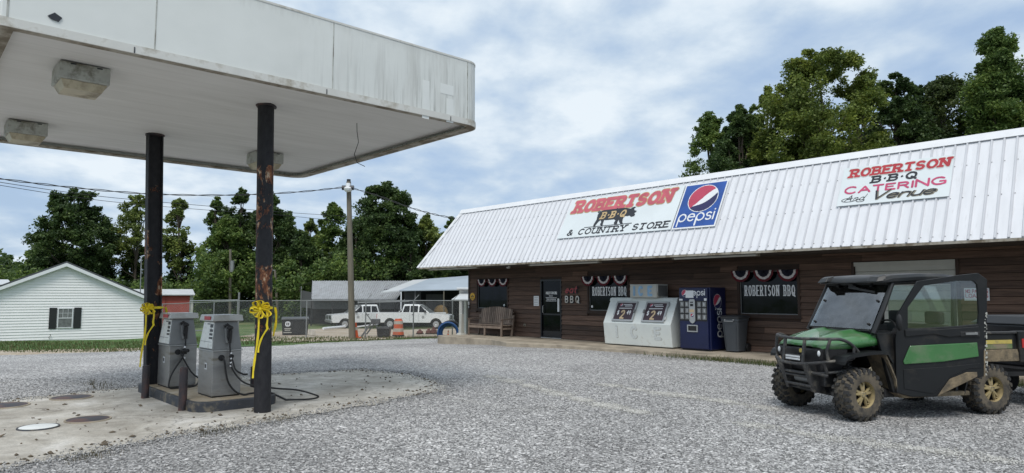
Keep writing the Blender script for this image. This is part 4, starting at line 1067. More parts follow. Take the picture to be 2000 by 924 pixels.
# vending machine
t = thing('vending_machine', 'dark blue soft drink vending machine between the ice chest and the grey bin', 'vending machine', (-11.0, 17.1, .1))
X0, X1, Y0 = -11.50, -10.50, 17.10
MB().box((X0, Y0+.06, .13), (X1, 17.98, 1.90)).build('cabinet', 'navy', t, world=True, bevel=.02)
MB().box((X0+.04, Y0+.08, .10), (X1-.04, 17.9, .129)).build('base', 'black', t, world=True)
dr = MB().box((X0+.01, Y0, .15), (X1-.05, Y0+.055, 1.89)).build('door', 'navy', t, world=True, bevel=.02)
mb = MB().box((X0+.03, Y0-.010, .94), (X1-.07, Y0-.002, 1.52)); mb.build('selection_panel', 'black', dr, world=True)
mb = MB(); dk = MB()
for r_ in range(3):
    for c_ in (0, 1, 3, 4):
        xx = X0+.055+[0, .165, 0, .565, .73][c_]; zz_ = .985+r_*.18
        mb.box((xx, Y0-.022, zz_), (xx+.125, Y0-.011, zz_+.145))
        dk.box((xx+.03+.01*((r_+c_) % 3), Y0-.025, zz_+.03), (xx+.085, Y0-.0225, zz_+.12))
mb.build('drink_labels', 'steel2', dr, world=True); dk.build('drink_pictures', 'alu', dr, world=True)
MB().prism([(X0+.40, .90), (X0+.46, .87), (X0+.52, .90), (X0+.555, .95), (X0+.555, 1.52), (X0+.53, 1.56), (X0+.39, 1.56), (X0+.365, 1.52), (X0+.365, .95)], 1, Y0-.035, Y0-.011).build('coin_panel', 'alu', dr, world=True)
MB().box((X0+.40, Y0-.04, 1.36), (X0+.50, Y0-.036, 1.43)).box((X0+.40, Y0-.04, 1.46), (X0+.50, Y0-.036, 1.49)).build('coin_slot', 'black', dr, world=True)
MB().box((X0+.38, Y0-.04, 1.19), (X0+.53, Y0-.036, 1.27)).build('price_label', 'cream', dr, world=True)
roundel('panel_badge', (X0+.46, Y0-.037, 1.10), XA, ZA, .05, dr, .004)
mb = MB(); frame_ring(mb, X0+.28, X0+.62, .63, .83, Y0-.03, Y0+.0, .03); mb.build('hatch_frame', 'alu', dr, world=True)
MB().box((X0+.31, Y0-.012, .66), (X0+.59, Y0-.004, .80)).build('hatch', 'black', dr, world=True)
roundel('door_badge', (X0+.21, Y0-.002, 1.73), XA, ZA, .10, dr, .004)
word('door_lettering', 'pepsi', (X0+.34, Y0-.002, 1.68), XA, ZA, .20, .026, 'gwhite', dr, wd=1., gap=.035, lift=.005, fitw=.52, cell=.007)
MB().box((X0+.24, Y0-.012, 1.60), (X0+.50, Y0-.008, 1.81)).build('paper_note', 'gwhite', dr, world=True)
MB().box((X0+.02, Y0-.008, 1.50), (X0+.13, Y0-.004, 1.57)).box((X1-.16, Y0-.008, 1.50), (X1-.08, Y0-.004, 1.59)).build('stickers', 'gwhite', dr, world=True)
UY = (0, 1, 0)
roundel('side_badge', (X1+.003, Y0+.42, 1.50), UY, ZA, .20, t, .004)
word('side_lettering', 'pepsi', (X1+.003, Y0+.62, .50), ZA, (0, -1, 0), .42, .034, 'gwhite', t, wd=1., gap=.05, lift=-.0, fitw=.78, cell=.01).location = (.006, 0, 0)

# wheeled bin
t = thing('wheeled_bin', 'grey wheeled rubbish bin with a dark lid beside the vending machine', 'bin', (-10.02, 17.62, .1))
def rrect(hx, hy, z, r=.06, n=4):
    out = []
    for cx_, cy_, a0 in ((hx-r, hy-r, 0), (-hx+r, hy-r, 90), (-hx+r, -hy+r, 180), (hx-r, -hy+r, 270)):
        for i in range(n+1): a = R(a0+90*i/n); out.append((cx_+r*math.cos(a), cy_+r*math.sin(a), z))
    return out
MB().loft([rrect(.20, .22, .03), rrect(.235, .26, .50), rrect(.255, .29, .86), rrect(.28, .31, .865), rrect(.28, .31, .93)], closed=True, caps=True).build('body', 'binw', t, smooth=True)
MB().loft([rrect(.30, .335, .935), rrect(.305, .34, .97), rrect(.28, .31, 1.0), rrect(.15, .18, 1.02)], closed=True, caps=True).build('lid', 'lid', t, smooth=True)
MB().tube([(-.13, -.315, .90), (-.13, -.345, .86), (.13, -.345, .86), (.13, -.315, .90)], .014).build('grab_bar', 'alu', t)
for sx in (-1, 1): MB().lathe([(.11, -.03), (.12, -.02), (.12, .02), (.11, .03)], axis=0, c=(sx*.24, .26, .12), n=18).build('wheel', 'black', t)
mb = MB()
for sx in (-1, 1): mb.bar((sx*.16, -.235, .10), (sx*.19, -.292, .80), .02, .012)
mb.build('moulded_ribs', 'binw', t)

# ================================================================== CANOPY
CX0, CX1, CY0, CY1, CZ0, CZ1 = -15.2, -8.48, .69, 7.09, 4.45, 5.47
can = thing('fuel_canopy', 'weathered white flat fuel canopy on two black posts', 'canopy', (-11.6, 4, 0))
def rr_outline(x0, x1, y0, y1, r, n=7):
    out = []
    for cx_, cy_, a0, rad in ((x1-r, y1-r, 0, r), (x0+r, y1-r, 90, r), (x0+.02, y0+.02, 180, .02), (x1-.02, y0+.02, 270, .02)):
        for i in range(n+1): a = R(a0+90*i/n); out.append((cx_+rad*math.cos(a), cy_+rad*math.sin(a)))
    return out
def ring_wall(mb, o1, o2, z0, z1):
    n = len(o1); vs = [(x, y, z0) for x, y in o1]+[(x, y, z1) for x, y in o1]+[(x, y, z1) for x, y in o2]+[(x, y, z0) for x, y in o2]
    mb.add(vs, [(k*n+i, k*n+(i+1) % n, ((k+1) % 4)*n+(i+1) % n, ((k+1) % 4)*n+i) for k in range(4) for i in range(n)])
mb = MB(); ring_wall(mb, rr_outline(CX0, CX1, CY0, CY1, .32), rr_outline(CX0+.04, CX1-.04, CY0+.04, CY1-.04, .28), CZ0, CZ1)
fo = mb.build('fascia', 'fascia', can, world=True); 
# object z must start at the fascia's foot for its grime; move the mesh, not the look
for v in fo.data.vertices: v.co.z -= CZ0; v.co.y -= 0
fo.location.z = CZ0
mb = MB(); ring_wall(mb, rr_outline(CX0-.006, CX1+.006, CY0-.006, CY1+.006, .325), rr_outline(CX0+.05, CX1-.05, CY0+.05, CY1-.05, .27), CZ1+.001, CZ1+.03)
mb.build('top_flashing', 'trim_w', can, world=True)
mb = MB(); ring_wall(mb, rr_outline(CX0-.015, CX1+.015, CY0-.015, CY1+.015, .335), rr_outline(CX0+.005, CX1-.005, CY0+.005, CY1-.005, .315), CZ0-.02, CZ0+.075)
mb.build('bottom_trim', 'trim_w', can, world=True)
mb = MB(); ring_wall(mb, rr_outline(CX0+.006, CX1-.006, CY0+.006, CY1-.006, .31), rr_outline(CX0+.15, CX1-.13, CY0+.13, CY1-.15, .18), CZ0-.015, CZ0+.01)
mb.build('inner_trim', 'trim_t', can, world=True)
mb = MB(); mb.prism(rr_outline(CX0+.05, CX1-.05, CY0+.05, CY1-.05, .27), 2, CZ0+.075, CZ0+.10); mb.build('soffit', 'soffit', can, world=True)
mb = MB(); mb.prism(rr_outline(CX0+.05, CX1-.05, CY0+.05, CY1-.05, .27), 2, CZ1-.15, CZ1-.1); mb.build('deck', 'trim_w', can, world=True)
mb = MB()
for px in (302, 651):
    P = onx(px, 100, CX1); mb.box((CX1+.001, P.y-.006, CZ0+.08), (CX1+.004, P.y+.006, CZ1))
P = onx(912, 200, CX1); mb.box((CX1+.001, CY1-.33, CZ0+.08), (CX1+.004, CY1-.318, CZ1)); mb.box((CX1+.001, CY0+.05, CZ0+.08), (CX1+.004, CY0+.07, CZ1))
mb.build('panel_seam', 'fixture', can, world=True)
M['cleanpatch'] = mat('repainted_patch', (.66, .68, .665), .5, var=.04)
# repainted patches, a torn hole and dents near the bottom edge
P = onx(872, 165, CX1); MB().box((CX1+.001, P.y-.12, P.z-.16), (CX1+.003, P.y+.14, P.z+.0)).box((CX1+.001, P.y-.46, P.z-.62), (CX1+.0028, P.y-.33, P.z-.02)).box((CX1+.001, P.y+.0, P.z-.60), (CX1+.0028, P.y+.14, P.z-.22)).build('patch', M['cleanpatch'], can, world=True)
P = onx(106, 34, CX1); MB().prism([(P.y-.06, P.z), (P.y+.0, P.z+.05), (P.y+.07, P.z+.01), (P.y+.04, P.z-.04), (P.y-.02, P.z-.03)], 0, CX1+.001, CX1+.012).build('torn_hole', 'ink', can, world=True)
mb = MB()
for px, py in ((880, 242), (638, 205), (265, 82)):
    P = onx(px, py-10, CX1); mb.box((CX1+.016, P.y-.015, CZ0-.02), (CX1+.022, P.y-.004, CZ0+.05))
mb.build('trim_joint', 'curb', can, world=True)
# posts
c1 = MB(); c1.cyl((0, 0, 0), (0, 0, CZ0+.08), .118, n=20)
bx, by = -9.83, 4.10
for v in range(len(c1.v)): pass
LNR = RT*-.085
c1.v = [(x+bx+LNR.x*z/4.5, y+by+LNR.y*z/4.5, z) for x, y, z in c1.v]
c1.build('column', 'peelA', can, world=True, smooth=True)
bx2, by2 = -12.95, 3.46
mb = MB().box((bx2-.09, by2-.12, .05), (bx2+.09, by2-.10, CZ0+.08)).box((bx2-.09, by2+.10, .05), (bx2+.09, by2+.12, CZ0+.08)).box((bx2-.010, by2-.10, .05), (bx2+.010, by2+.10, CZ0+.08))
LNL = RT*-.15; mb.v = [(x+LNL.x*z/4.5, y+LNL.y*z/4.5, z) for x, y, z in mb.v]
mb.build('column', 'peelB', can, world=True)
for (x, y, z, a) in ((bx+LNR.x, by+LNR.y, CZ0+.06, .155), (bx2+LNL.x, by2+LNL.y, CZ0+.06, .165)):
    rr = random.Random(int(a*100)); mb = MB()
    pts = [(x+(a*rr.uniform(.75, 1.1))*math.cos(2*math.pi*i/14), y+(a*rr.uniform(.75, 1.1))*math.sin(2*math.pi*i/14)) for i in range(14)]
    mb.prism(pts, 2, z-.012, z+.012); mb.build('cut_hole_edge', 'bollard', can, world=True)
# ceiling fixtures
for lab, px, py in (('boxy canopy ceiling light nearest the camera, larger than the others', 158, 182), ('boxy canopy ceiling light with yellowed lens at the left edge of the photo', 50, 278), ('boxy canopy ceiling light partly hidden behind the peeling post', 519, 330)):
    c = onz(px, py, 4.20); c = Vector((c.x-.05, c.y, 4.2))
    t = thing('ceiling_light', lab, 'light', (c.x, c.y, 4.51), group='box lights under the fuel canopy')
    MB().box((-.27, -.27, -.21), (.27, .27, .0)).build('housing', 'fixture', t, bevel=.012)
    MB().hexa([(-.20, -.20, -.31), (.20, -.20, -.31), (.20, .20, -.31), (-.20, .20, -.31)], [(-.25, -.25, -.211), (.25, -.25, -.211), (.25, .25, -.211), (-.25, .25, -.211)]).build('lens', 'lens', t, bevel=.01)
    MB().box((.271, -.16, -.03), (.275, -.10, -.012)).box((.271, .12, -.03), (.275, .18, -.012)).build('clip', 'ink', t)
c = onz(697, 243, 4.50)
tag(MB().tube([(c.x, c.y, 4.52), (c.x+.01, c.y+.0, 4.38), (c.x+.03, c.y+.02, 4.2), (c.x-.03, c.y-.02, 4.0), (c.x+.0, c.y+.02, 3.86), (c.x+.08, c.y+.12, 3.80)], .006, 5).build('dangling_wire', 'wire', loc=(c.x, c.y, 4.5)), 'thin loose wire dangling from the canopy ceiling where a light is missing', 'wire')

# ================================================================== FUEL ISLAND
t = thing('pump_island', 'raised concrete fuel island with a dark painted rounded kerb', 'fuel island', (-11.8, 4.1, 0))
io = []
IX0, IX1, IY0, IY1 = -13.45, -10.30, 3.32, 4.62
for cx_, cy_, a0 in ((IX1-.35, IY1-.35, 0), (IX0+.35, IY1-.35, 90), (IX0+.2, IY0+.2, 180), (IX1-.28, IY0+.28, 270)):
    r_ = {0: .35, 90: .35, 180: .2, 270: .28}[a0]
    for i in range(9): a = R(a0+90*i/8); io.append((cx_+r_*math.cos(a), cy_+r_*math.sin(a)))
MB().prism(io, 2, -.05, .155).build('kerb', 'curb', t, world=True, bevel=.018)
cxm, cym = (IX0+IX1)/2, (IY0+IY1)/2
io2 = [(cxm+(x-cxm)*.965, cym+(y-cym)*.92) for x, y in io]
M['islandtop'] = mat('island_top', (.33, .27, .19), .9, var=.15, scale=3, dirt=(.42, .38, .31), dirt_amt=.4, dirt_scale=4, bmp=.3)
MB().prism(io2, 2, .150, .162).build('top', 'islandtop', t, world=True)
for lab, px, py, hh in (('dark round bollard at the near corner of the fuel island in front of the pumps', 356, 803, .62), ('dark round bollard beside the left black canopy post', 283, 779, .53), ('dark bollard half hidden behind the peeling canopy post', 495, 768, .45)):
    c = onz(px, py, 0); 
    o = MB().cyl((c.x, c.y, -.02), (c.x, c.y, hh), .058, n=16).lathe([(.058, hh), (.04, hh+.012), (.001, hh+.016)], c=(c.x, c.y, 0), n=16, cap=False).build('bollard', 'bollard', loc=(c.x, c.y, 0), smooth=True)
    tag(o, lab, 'bollard', 'bollards round the fuel island')

M['hoodm'] = mat('pale_hood_metal', (.50, .50, .48), .35, metal=.3, var=.15, scale=4, dirt=(.25, .23, .19), dirt_amt=.25)
def make_pump():
    """front face looks to -Y, hose side looks to +X; origin bottom centre"""
    t = thing('fuel_pump', '', 'fuel pump')
    a, b = .31, .215
    MB().hexa([(-a, -b, .02), (a, -b, .02), (a, b, .02), (-a, b, .02)], [(-a, -b, .68), (a, -b, .68), (a, b, .68), (-a, b, .68)]).build('lower_cabinet', 'steel', t, bevel=.008)
    MB().box((-a+.01, -b+.01, 0), (a-.01, b-.01, .019)).build('plinth', 'black', t)
    c, d = .235, .165
    MB().hexa([(-a-.012, -b-.012, .682), (a+.012, -b-.012, .682), (a+.012, b+.012, .682), (-a-.012, b+.012, .682)], [(-a-.012, -b-.012, .70), (a+.012, -b-.012, .70), (a+.012, b+.012, .70), (-a-.012, b+.012, .70)]).build('waist_trim', 'alu', t, bevel=.004)
    MB().hexa([(-a, -b, .702), (a, -b, .702), (a, b, .702), (-a, b, .702)], [(-c, -d, 1.13), (c, -d, 1.13), (c, d, 1.13), (-c, d, 1.13)]).build('upper_cabinet', 'steel2', t, bevel=.006)
    MB().hexa([(-c-.06, -d-.07, 1.132), (c+.06, -d-.07, 1.132), (c+.06, d+.07, 1.132), (-c-.06, d+.07, 1.132)], [(-c-.05, -d-.045, 1.225), (c+.05, -d-.045, 1.225), (c+.05, d+.055, 1.225), (-c-.05, d+.055, 1.225)]).build('hood', M['hoodm'], t, bevel=.01)
    # face
    def fp(x, h, o):        # x across -1..1, h 0..1 up the slanted front
        k = h; hw = a+(c-a)*k; y = -(b+(d-b)*k)
        return (x*hw, y-o, .702+.428*k)
    MB().hexa([fp(-.9, .05, .002), fp(.9, .05, .002), fp(.9, .05, .014), fp(-.9, .05, .014)], [fp(-.9, .96, .002), fp(.9, .96, .002), fp(.9, .96, .014), fp(-.9, .96, .014)]).build('face_panel', 'face', t)
    mb = MB()
    for h0, h1 in ((.78, .90), (.63, .72), (.50, .58), (.38, .45)):
        for x0, x1 in ((.36, .58), (.62, .84)): mb.hexa([fp(x0, h0, .014), fp(x1, h0, .014), fp(x1, h0, .017), fp(x0, h0, .017)], [fp(x0, h1, .014), fp(x1, h1, .014), fp(x1, h1, .017), fp(x0, h1, .017)])
    mb.hexa([fp(-.2, .88, .014), fp(.25, .88, .014), fp(.25, .88, .017), fp(-.2, .88, .017)], [fp(-.2, .91, .014), fp(.25, .91, .014), fp(.25, .91, .017), fp(-.2, .91, .017)])
    mb.hexa([fp(-.8, .27, .014), fp(.8, .27, .014), fp(.8, .27, .016), fp(-.8, .27, .016)], [fp(-.8, .28, .014), fp(.8, .28, .014), fp(.8, .28, .016), fp(-.8, .28, .016)])
    mb.build('display_windows', 'ink', t)
    MB().box((-.06, -d-.070, 1.150), (.20, -d-.062, 1.205)).build('red_label', 'red', t)
    MB().box((-.21, -d-.0705, 1.148), (.22, -d-.060, 1.149)).build('label_edge', 'alu', t)
    MB().box((-.02, -b-.004, .40), (.07, -b-.0005, .50)).build('paper_label', 'gwhite', t)
    MB().box((-.005, -b-.006, .42), (.055, -b-.0045, .48)).build('label_print', 'ink', t)
    # hose side
    def sp(y, z): k = max(0, (z-.702)/.428); return (a+(c-a)*k, y, z)
    x0 = sp(0, .98)[0]
    MB().hexa([(sp(0, .80)[0]+.002, -.035, .80), (sp(0, .80)[0]+.045, -.035, .80), (sp(0, .80)[0]+.045, .035, .80), (sp(0, .80)[0]+.002, .035, .80)], [(sp(0, 1.02)[0]+.002, -.05, 1.02), (sp(0, 1.02)[0]+.06, -.05, 1.02), (sp(0, 1.02)[0]+.06, .05, 1.02), (sp(0, 1.02)[0]+.002, .05, 1.02)]).build('nozzle_boot', 'steel2', t, bevel=.006)
    nz = MB(); X = x0+.075
    nz.cyl((X, .02, .80), (X, .025, .99), .024, .030, 10).tube([(X, .03, .98), (X, .02, 1.05), (X-.02, -.02, 1.08), (X-.05, -.05, 1.05)], .022, 8).tube([(X, .0, .84), (X+.03, -.03, .90), (X+.02, -.02, 1.0), (X, .0, 1.05)], .010, 6).ell((X, .02, 1.03), (.036, .048, .036))
    nz.build('nozzle', 'black', t, smooth=True)
    MB().lathe([(.001, .003), (.045, .003), (.045, .02), (.001, .02)], axis=0, c=(a, -.09, .585), n=16, cap=False).lathe([(.001, .003), (.030, .003), (.03, .03), (.001, .03)], axis=0, c=(a, .06, .60), n=16, cap=False).build('hose_outlet', 'black', t)
    return t
def smoothpts(pts, n=5):
    pts = [Vector(p) for p in pts]; out = []
    for i in range(len(pts)-1):
        p0, p1, p2, p3 = pts[max(0, i-1)], pts[i], pts[i+1], pts[min(len(pts)-1, i+2)]
        for k in range(n):
            u = k/n; out.append(.5*((2*p1)+(p2-p0)*u+(2*p0-5*p1+4*p2-p3)*u*u+(-p0+3*p1-3*p2+p3)*u*u*u))
    return out+[pts[-1]]
PUMP = make_pump()
PUMP['label'] = 'near stainless fuel pump with its hose looped round the peeling post'; PUMP['group'] = 'fuel pumps on the island'
PUMP.location = (-10.95, 3.87, .162)
pb = copy_tree(PUMP); pb['label'] = 'farther stainless fuel pump, left of the other and nearer the left canopy post'; pb.location = (-12.50, 3.71, .162)
# the hoses differ, so each pump gets its own
X = .30
h1 = [(.27, .02, .80+.0), (.29, .03, .62), (.30, .05, .45), (.34, .16, .28), (.42, .30, .18), (.55, .62, .10), (.60, .95, .05), (.62, 1.22, -.04), (.58, 1.33, -.10), (.5, 1.20, -.13), (.45, .85, -.12+.01)]
MB().tube(smoothpts(h1), .014, 8).build('hose', 'black', PUMP, smooth=True)
h2 = [(.24, -.09, .585), (.29, -.07, .54), (.30, -.05, .40), (.31, .0, .22), (.32, .12, .08), (.34, .26, .02), (.36, .38, .03), (.38, .6, .02), (.45, .85, -.11)]
MB().tube(smoothpts(h2), .016, 8).build('hose', 'black', PUMP, smooth=True)
h3 = [(.24, .06, .60), (.29, .08, .52), (.31, .12, .40), (.33, .24, .33), (.34, .32, .32)]
MB().tube(smoothpts(h3), .014, 8).build('hose', 'black', PUMP, smooth=True)
mb = MB()
for z in (.66, .58, .52, .47): mb.cyl((.293, .035, z), (.296, .04, z-.02), .0175, n=8)
mb.build('hose_band', 'gwhite', PUMP)
h1 = [(.27, .02, .80), (.29, .01, .66), (.30, -.02, .54), (.31, -.08, .44), (.32, -.20, .28), (.34, -.27, .12), (.36, -.25, .02), (.37, .0, .012), (.34, .22, .03), (.26, .30, .1)]
MB().tube(smoothpts(h1), .015, 8).build('hose', 'black', pb, smooth=True)
h2 = [(.24, -.06, .60), (.29, -.04, .52), (.31, .04, .38), (.32, .14, .24), (.33, .24, .16), (.3, .32, .12)]
MB().tube(smoothpts(h2), .015, 8).build('hose', 'black', pb, smooth=True)
MB().ell((.30, .0, .60), (.03, .06, .045)).box((.27, -.05, .55), (.31, .04, .60)).build('hose_clamp', 'black', pb)
mb = MB()
for z in (.68, .62, .50): mb.cyl((.292, .005, z), (.294, .0, z-.03), .0185, n=8)
mb.build('hose_band', 'gwhite', pb)

for o_ in (PUMP, pb):
    for ch in kids(o_):
        if ch.name.split('.')[0] in ('hose', 'hose_clamp', 'hose_band'):
            for v in ch.data.vertices: v.co.x += .075; v.co.y *= (.86 if v.co.y < .45 else 1)
# yellow ribbons tied round the posts
def ribbon_strip(mb, pts, wv, width):
    """flat band through pts, width along the vector wv"""
    pts = [Vector(p) for p in pts]; wv = Vector(wv).normalized()*width/2; n = len(pts)
    vs = []
    for i, p in enumerate(pts):
        tw = wv*(.8+.2*math.sin(i*1.7)); vs += [p-tw, p+tw]
    mb.add(vs, [(2*i, 2*i+1, 2*i+3, 2*i+2) for i in range(n-1)])
def ribbon(label, cx_, cy_, z, rad, size, side):
    t = thing('yellow_ribbon', label, 'ribbon', (cx_, cy_, z), group='yellow ribbons tied to the canopy posts')
    vw = Vector((-cx_, -cy_, 0)).normalized(); rt = Vector((-vw.y, vw.x, 0)); rt = rt if rt.dot(RT) > 0 else -rt
    mb = MB(); n = 20
    ribbon_strip(mb, [(rad*1.05*math.cos(2*math.pi*i/n), rad*1.05*math.sin(2*math.pi*i/n), .015*math.sin(2*math.pi*i/n+1)) for i in range(n+1)], (0, 0, 1), .045)
    mb.build('band', 'yellow', t, solid=.002)
    mb = MB(); o = vw*(rad+.03)-rt*.03*0 + rt*side*rad*.55; rr = random.Random(3)
    for k in range(9):
        a = R(-165+k*42+rr.uniform(-12, 12)); sz = size*rr.uniform(.55, 1.15)
        dirv = (rt*math.cos(a)*1.25+Vector((0, 0, 1))*math.sin(a)*.95+vw*rr.uniform(0, .5))
        perp = (rt*-math.sin(a)+Vector((0, 0, 1))*math.cos(a))
        lp = [o+dirv*sz*(math.sin(math.pi*u)*1.0)*1.0+perp*sz*.30*math.sin(2*math.pi*u)+vw*.02*math.sin(math.pi*u) for u in np.linspace(0, 1, 11)]
        ribbon_strip(mb, lp, (vw+perp*.6+dirv*.1), .085)
    mb.ell(tuple(o+vw*.02), (.025, .025, .03), 8, 5)
    mb.build('bow', 'yellow', t, solid=.002, smooth=True)
    for k, (dx, ln, wob) in enumerate(((-.02, .98, .02), (.05, .62, .05))):
        mb = MB(); st = o+rt*dx
        ribbon_strip(mb, [st+rt*(wob*.8*math.sin(u*5+k)+(-.035*u if k == 0 else (.09*u if u < .4 else .09*.8-.2*(u-.4))))*(1 if side else -1)+vw*.02*math.sin(u*6)+Vector((0, 0, -ln*u)) for u in np.linspace(0, 1, 12)], rt, .034)
        mb.build('tail', 'yellow', t, solid=.002)
    mb = MB(); st = -vw*rad*.2+rt*rad*1.08
    ribbon_strip(mb, [st+rt*(.03+.02*math.sin(u*4))+Vector((0, 0, .02-.42*u)) for u in np.linspace(0, 1, 8)], rt+vw*.4, .04)
    mb.build('tail', 'yellow', t, solid=.002)
    return t
ribbon('yellow ribbon bow with long tails on the peeling right post', bx-.02, by-.02, 1.49, .12, .13, -.7)
ribbon('yellow ribbon bow on the left black post beside the farther pump', bx2-.03, by2-.03, 1.46, .15, .10, -1.1)

# ================================================================== YARD BEYOND
def vframe(px, D):      # things set square to the view: x right, y away
    return gp(px, D)
VA = math.atan2(RT.y, RT.x)
# fence
f_pts = [gp(318, 37.5), gp(465, 36.3), gp(600, 35), gp(715, 35), gp(808, 35.2), gp(884, 35.5), gp(925, 35.7)]
fence = thing('chain_link_fence', 'galvanised chain link fence running behind the gravel lot', 'fence', tuple(f_pts[0]))
FH = 1.86
rail = MB(); mesh_ = MB()
for a, b in zip(f_pts[:-1], f_pts[1:]):
    rail.cyl(a+Vector((0, 0, FH)), b+Vector((0, 0, FH)), .021, n=6)
    L = (b-a).length; u = (b-a)/L; h = FH; st = .075; k = -h
    while k < L:
        for sgn in (1, -1):
            s0, s1 = k, k+h
            p = [(s0, 0.), (s1, h)] if sgn > 0 else [(s0, h), (s1, 0.)]
            (xa, za), (xb, zb) = p
            if xa < 0: za += (zb-za)*(-xa)/(xb-xa); xa = 0
            if xb > L: zb = za+(zb-za)*(L-xa)/(xb-xa); xb = L
            if xb <= xa: continue
            A = a+u*xa+Vector((0, 0, za+.02)); B = a+u*xb+Vector((0, 0, zb+.02)); w_ = .0034
            mesh_.add([A+u*w_, A-u*w_, B-u*w_, B+u*w_], [(0, 1, 2, 3)])
        k += st
rail.build('top_rail', 'galv', fence, world=True); mesh_.build('mesh', 'galv', fence, world=True)
for i, p in enumerate(f_pts[:-1]):
    q = p+Vector((0, 0, FH)); mb = MB().cyl(p-Vector((0, 0, .1)), q+Vector((0, 0, .03)), .034, n=8)
    if i in (3, 4, 5): mb.cyl(q, q+RT*.28+Vector((0, 0, .30)), .016, n=6)
    mb.build('post', 'galv', fence, world=True)
# taller gate frame behind the fence at the left
g = thing('pipe_gate', 'tall grey pipe gate frame standing behind the left end of the fence', 'gate', tuple(gp(465, 37.5)))
a, b = gp(372, 38.5), gp(467, 37.5)
MB().cyl(b, b+Vector((0, 0, 2.35)), .05, n=8).build('post', 'galv', g, world=True)
MB().cyl(a+Vector((0, 0, 1.95)), b+Vector((0, 0, 1.92)), .035, n=8).cyl(a+Vector((0, 0, .3)), b+Vector((0, 0, .3)), .035, n=8).cyl(a+Vector((0, 0, .3)), a+Vector((0, 0, 1.95)), .035, n=8).cyl((a+b)/2+Vector((0, 0, .3)), (a+b)/2+Vector((0, 0, 1.93)), .03, n=8).build('frame', 'galv', g, world=True)

# utility pole with yard lamp
base = gp(690, 34); topz = 7.35; tp = dep(681, 355, 34)
t = thing('utility_pole', 'grey wooden utility pole carrying a yard lamp in front of the fence', 'utility pole', tuple(base))
MB().cyl(base-Vector((0, 0, .3)), tp, .17, .115, n=14).build('pole', 'polewood', t, world=True, smooth=True)
lc = dep(680, 368, 33.7)
MB().cyl(tp-Vector((0, 0, .25)), tp+Vector((0, 0, .12)), .10, n=10).cyl(lc+RT*.28+Vector((0, 0, .03)), lc-RT*.30+Vector((0, 0, .03)), .12, .12, 10).build('bracket', 'ink', t, world=True)
MB().lathe([(.17, .06), (.22, .0), (.20, -.10), (.12, -.17), (.001, -.19)], c=tuple(lc), n=14, cap=False).cyl(lc+Vector((0, 0, .05)), lc+Vector((0, 0, .26)), .14, .11, 12).build('lamp', 'gwhite', t, world=True, smooth=True)
def cable(name, label, pts, r, twist=False):
    P = smoothpts(pts, 8); mb = MB()
    if twist:
        for ph in (0, math.pi):
            mb.tube([p+Vector((0, 0, .03*math.sin(i*1.1+ph)))+RT*.03*math.cos(i*1.1+ph) for i, p in enumerate(P)], r, 5)
    else: mb.tube(P, r, 5)
    return tag(mb.build(name, 'wire', loc=tuple(P[0])), label, 'cable')
cable('power_cable', 'thick twisted dark power cable crossing the sky to the yard-lamp pole', [dep(-160, 325, 22), dep(0, 349, 24), dep(150, 367, 26), dep(300, 379, 28), dep(450, 381, 30), dep(580, 375, 32), dep(668, 366, 34)], .016, True)
cable('power_cable', 'dark service cable sagging from the yard-lamp pole to the store roof', [dep(690, 368, 34), dep(740, 383, 33), dep(800, 405, 32), dep(850, 419, 31), dep(892, 427, 30)], .014, True)
cable('power_cable', 'upper thin cable sloping down to the yard behind the yard-lamp pole', [dep(-100, 336, 40), dep(0, 356, 44), dep(200, 384, 52), dep(400, 402, 60), dep(545, 414, 68), dep(700, 424, 75)], .022)
cable('power_cable', 'lower thin cable sloping down to the yard behind the yard-lamp pole', [dep(-100, 344, 40), dep(0, 362, 44), dep(200, 392, 52), dep(400, 410, 60), dep(545, 420, 68), dep(700, 436, 75)], .020)
# far poles
for lab, px, D, ytop, arm in (('far wooden pole with a grey transformer among the trees', 451, 72, 487, True), ('far slim lamp pole with a short arm behind the peeling post', 545, 72, 528, False)):
    b_ = gp(px, D); tp_ = dep(px-(1 if arm else 8), ytop, D)
    t = thing('utility_pole', lab, 'utility pole', tuple(b_))
    MB().cyl(b_, tp_, .16, .12, n=8).build('pole', 'polewood', t, world=True)
    if arm: MB().cyl(tp_+RT*.25-Vector((0, 0, 2.4)), tp_+RT*.25-Vector((0, 0, 1.2)), .22, n=10).build('transformer', 'galv', t, world=True)
    else: MB().cyl(tp_, tp_-RT*1.5+Vector((0, 0, .05)), .05, n=6).build('arm', 'galv', t, world=True)

# house at the left
HX = -46.3
house = thing('white_house', 'white vinyl-sided gable house with one black-shuttered window', 'house', (HX, 7.6, -1))
ya, za, yr, zr, zb = 7.55, 3.42, 12.15, 1.28, -1.15
yl = 2*ya-yr
mb = MB(); z = zb
while z < za:
    zt = z+.155
    k = lambda zz_: min(1., max(0., (za-zz_)/(za-zr)))
    w0 = (yr-ya)*k(z); w1 = (yr-ya)*k(zt)
    segs = [(-1, 1)]
    for side in (0,):
        mb.hexa([(HX-.1, ya-w0, z), (HX+.020, ya-w0, z-.004), (HX+.020, ya+w0, z-.004), (HX-.1, ya+w0, z)], [(HX-.1, ya-w1, zt), (HX-.012, ya-w1, zt), (HX-.012, ya+w1, zt), (HX-.1, ya+w1, zt)])
    z = zt
mb.build('gable_siding', 'siding', house, world=True)
MB().box((HX-14, yl, zb), (HX-.11, yr, zr)).build('walls', 'siding', house, world=True)
ov = .35; sl_k = (za-zr)/(yr-ya)
mb = MB()
for s_ in (1, -1):
    e = s_*(yr-ya+ov); ze = za+.08-sl_k*(yr-ya+ov)
    mb.hexa([(HX+.3, ya, za+.08), (HX+.3, ya+e, ze), (HX-14.3, ya+e, ze), (HX-14.3, ya, za+.08)], [(HX+.3, ya, za+.17), (HX+.3, ya+e, ze+.09), (HX-14.3, ya+e, ze+.09), (HX-14.3, ya, za+.17)])
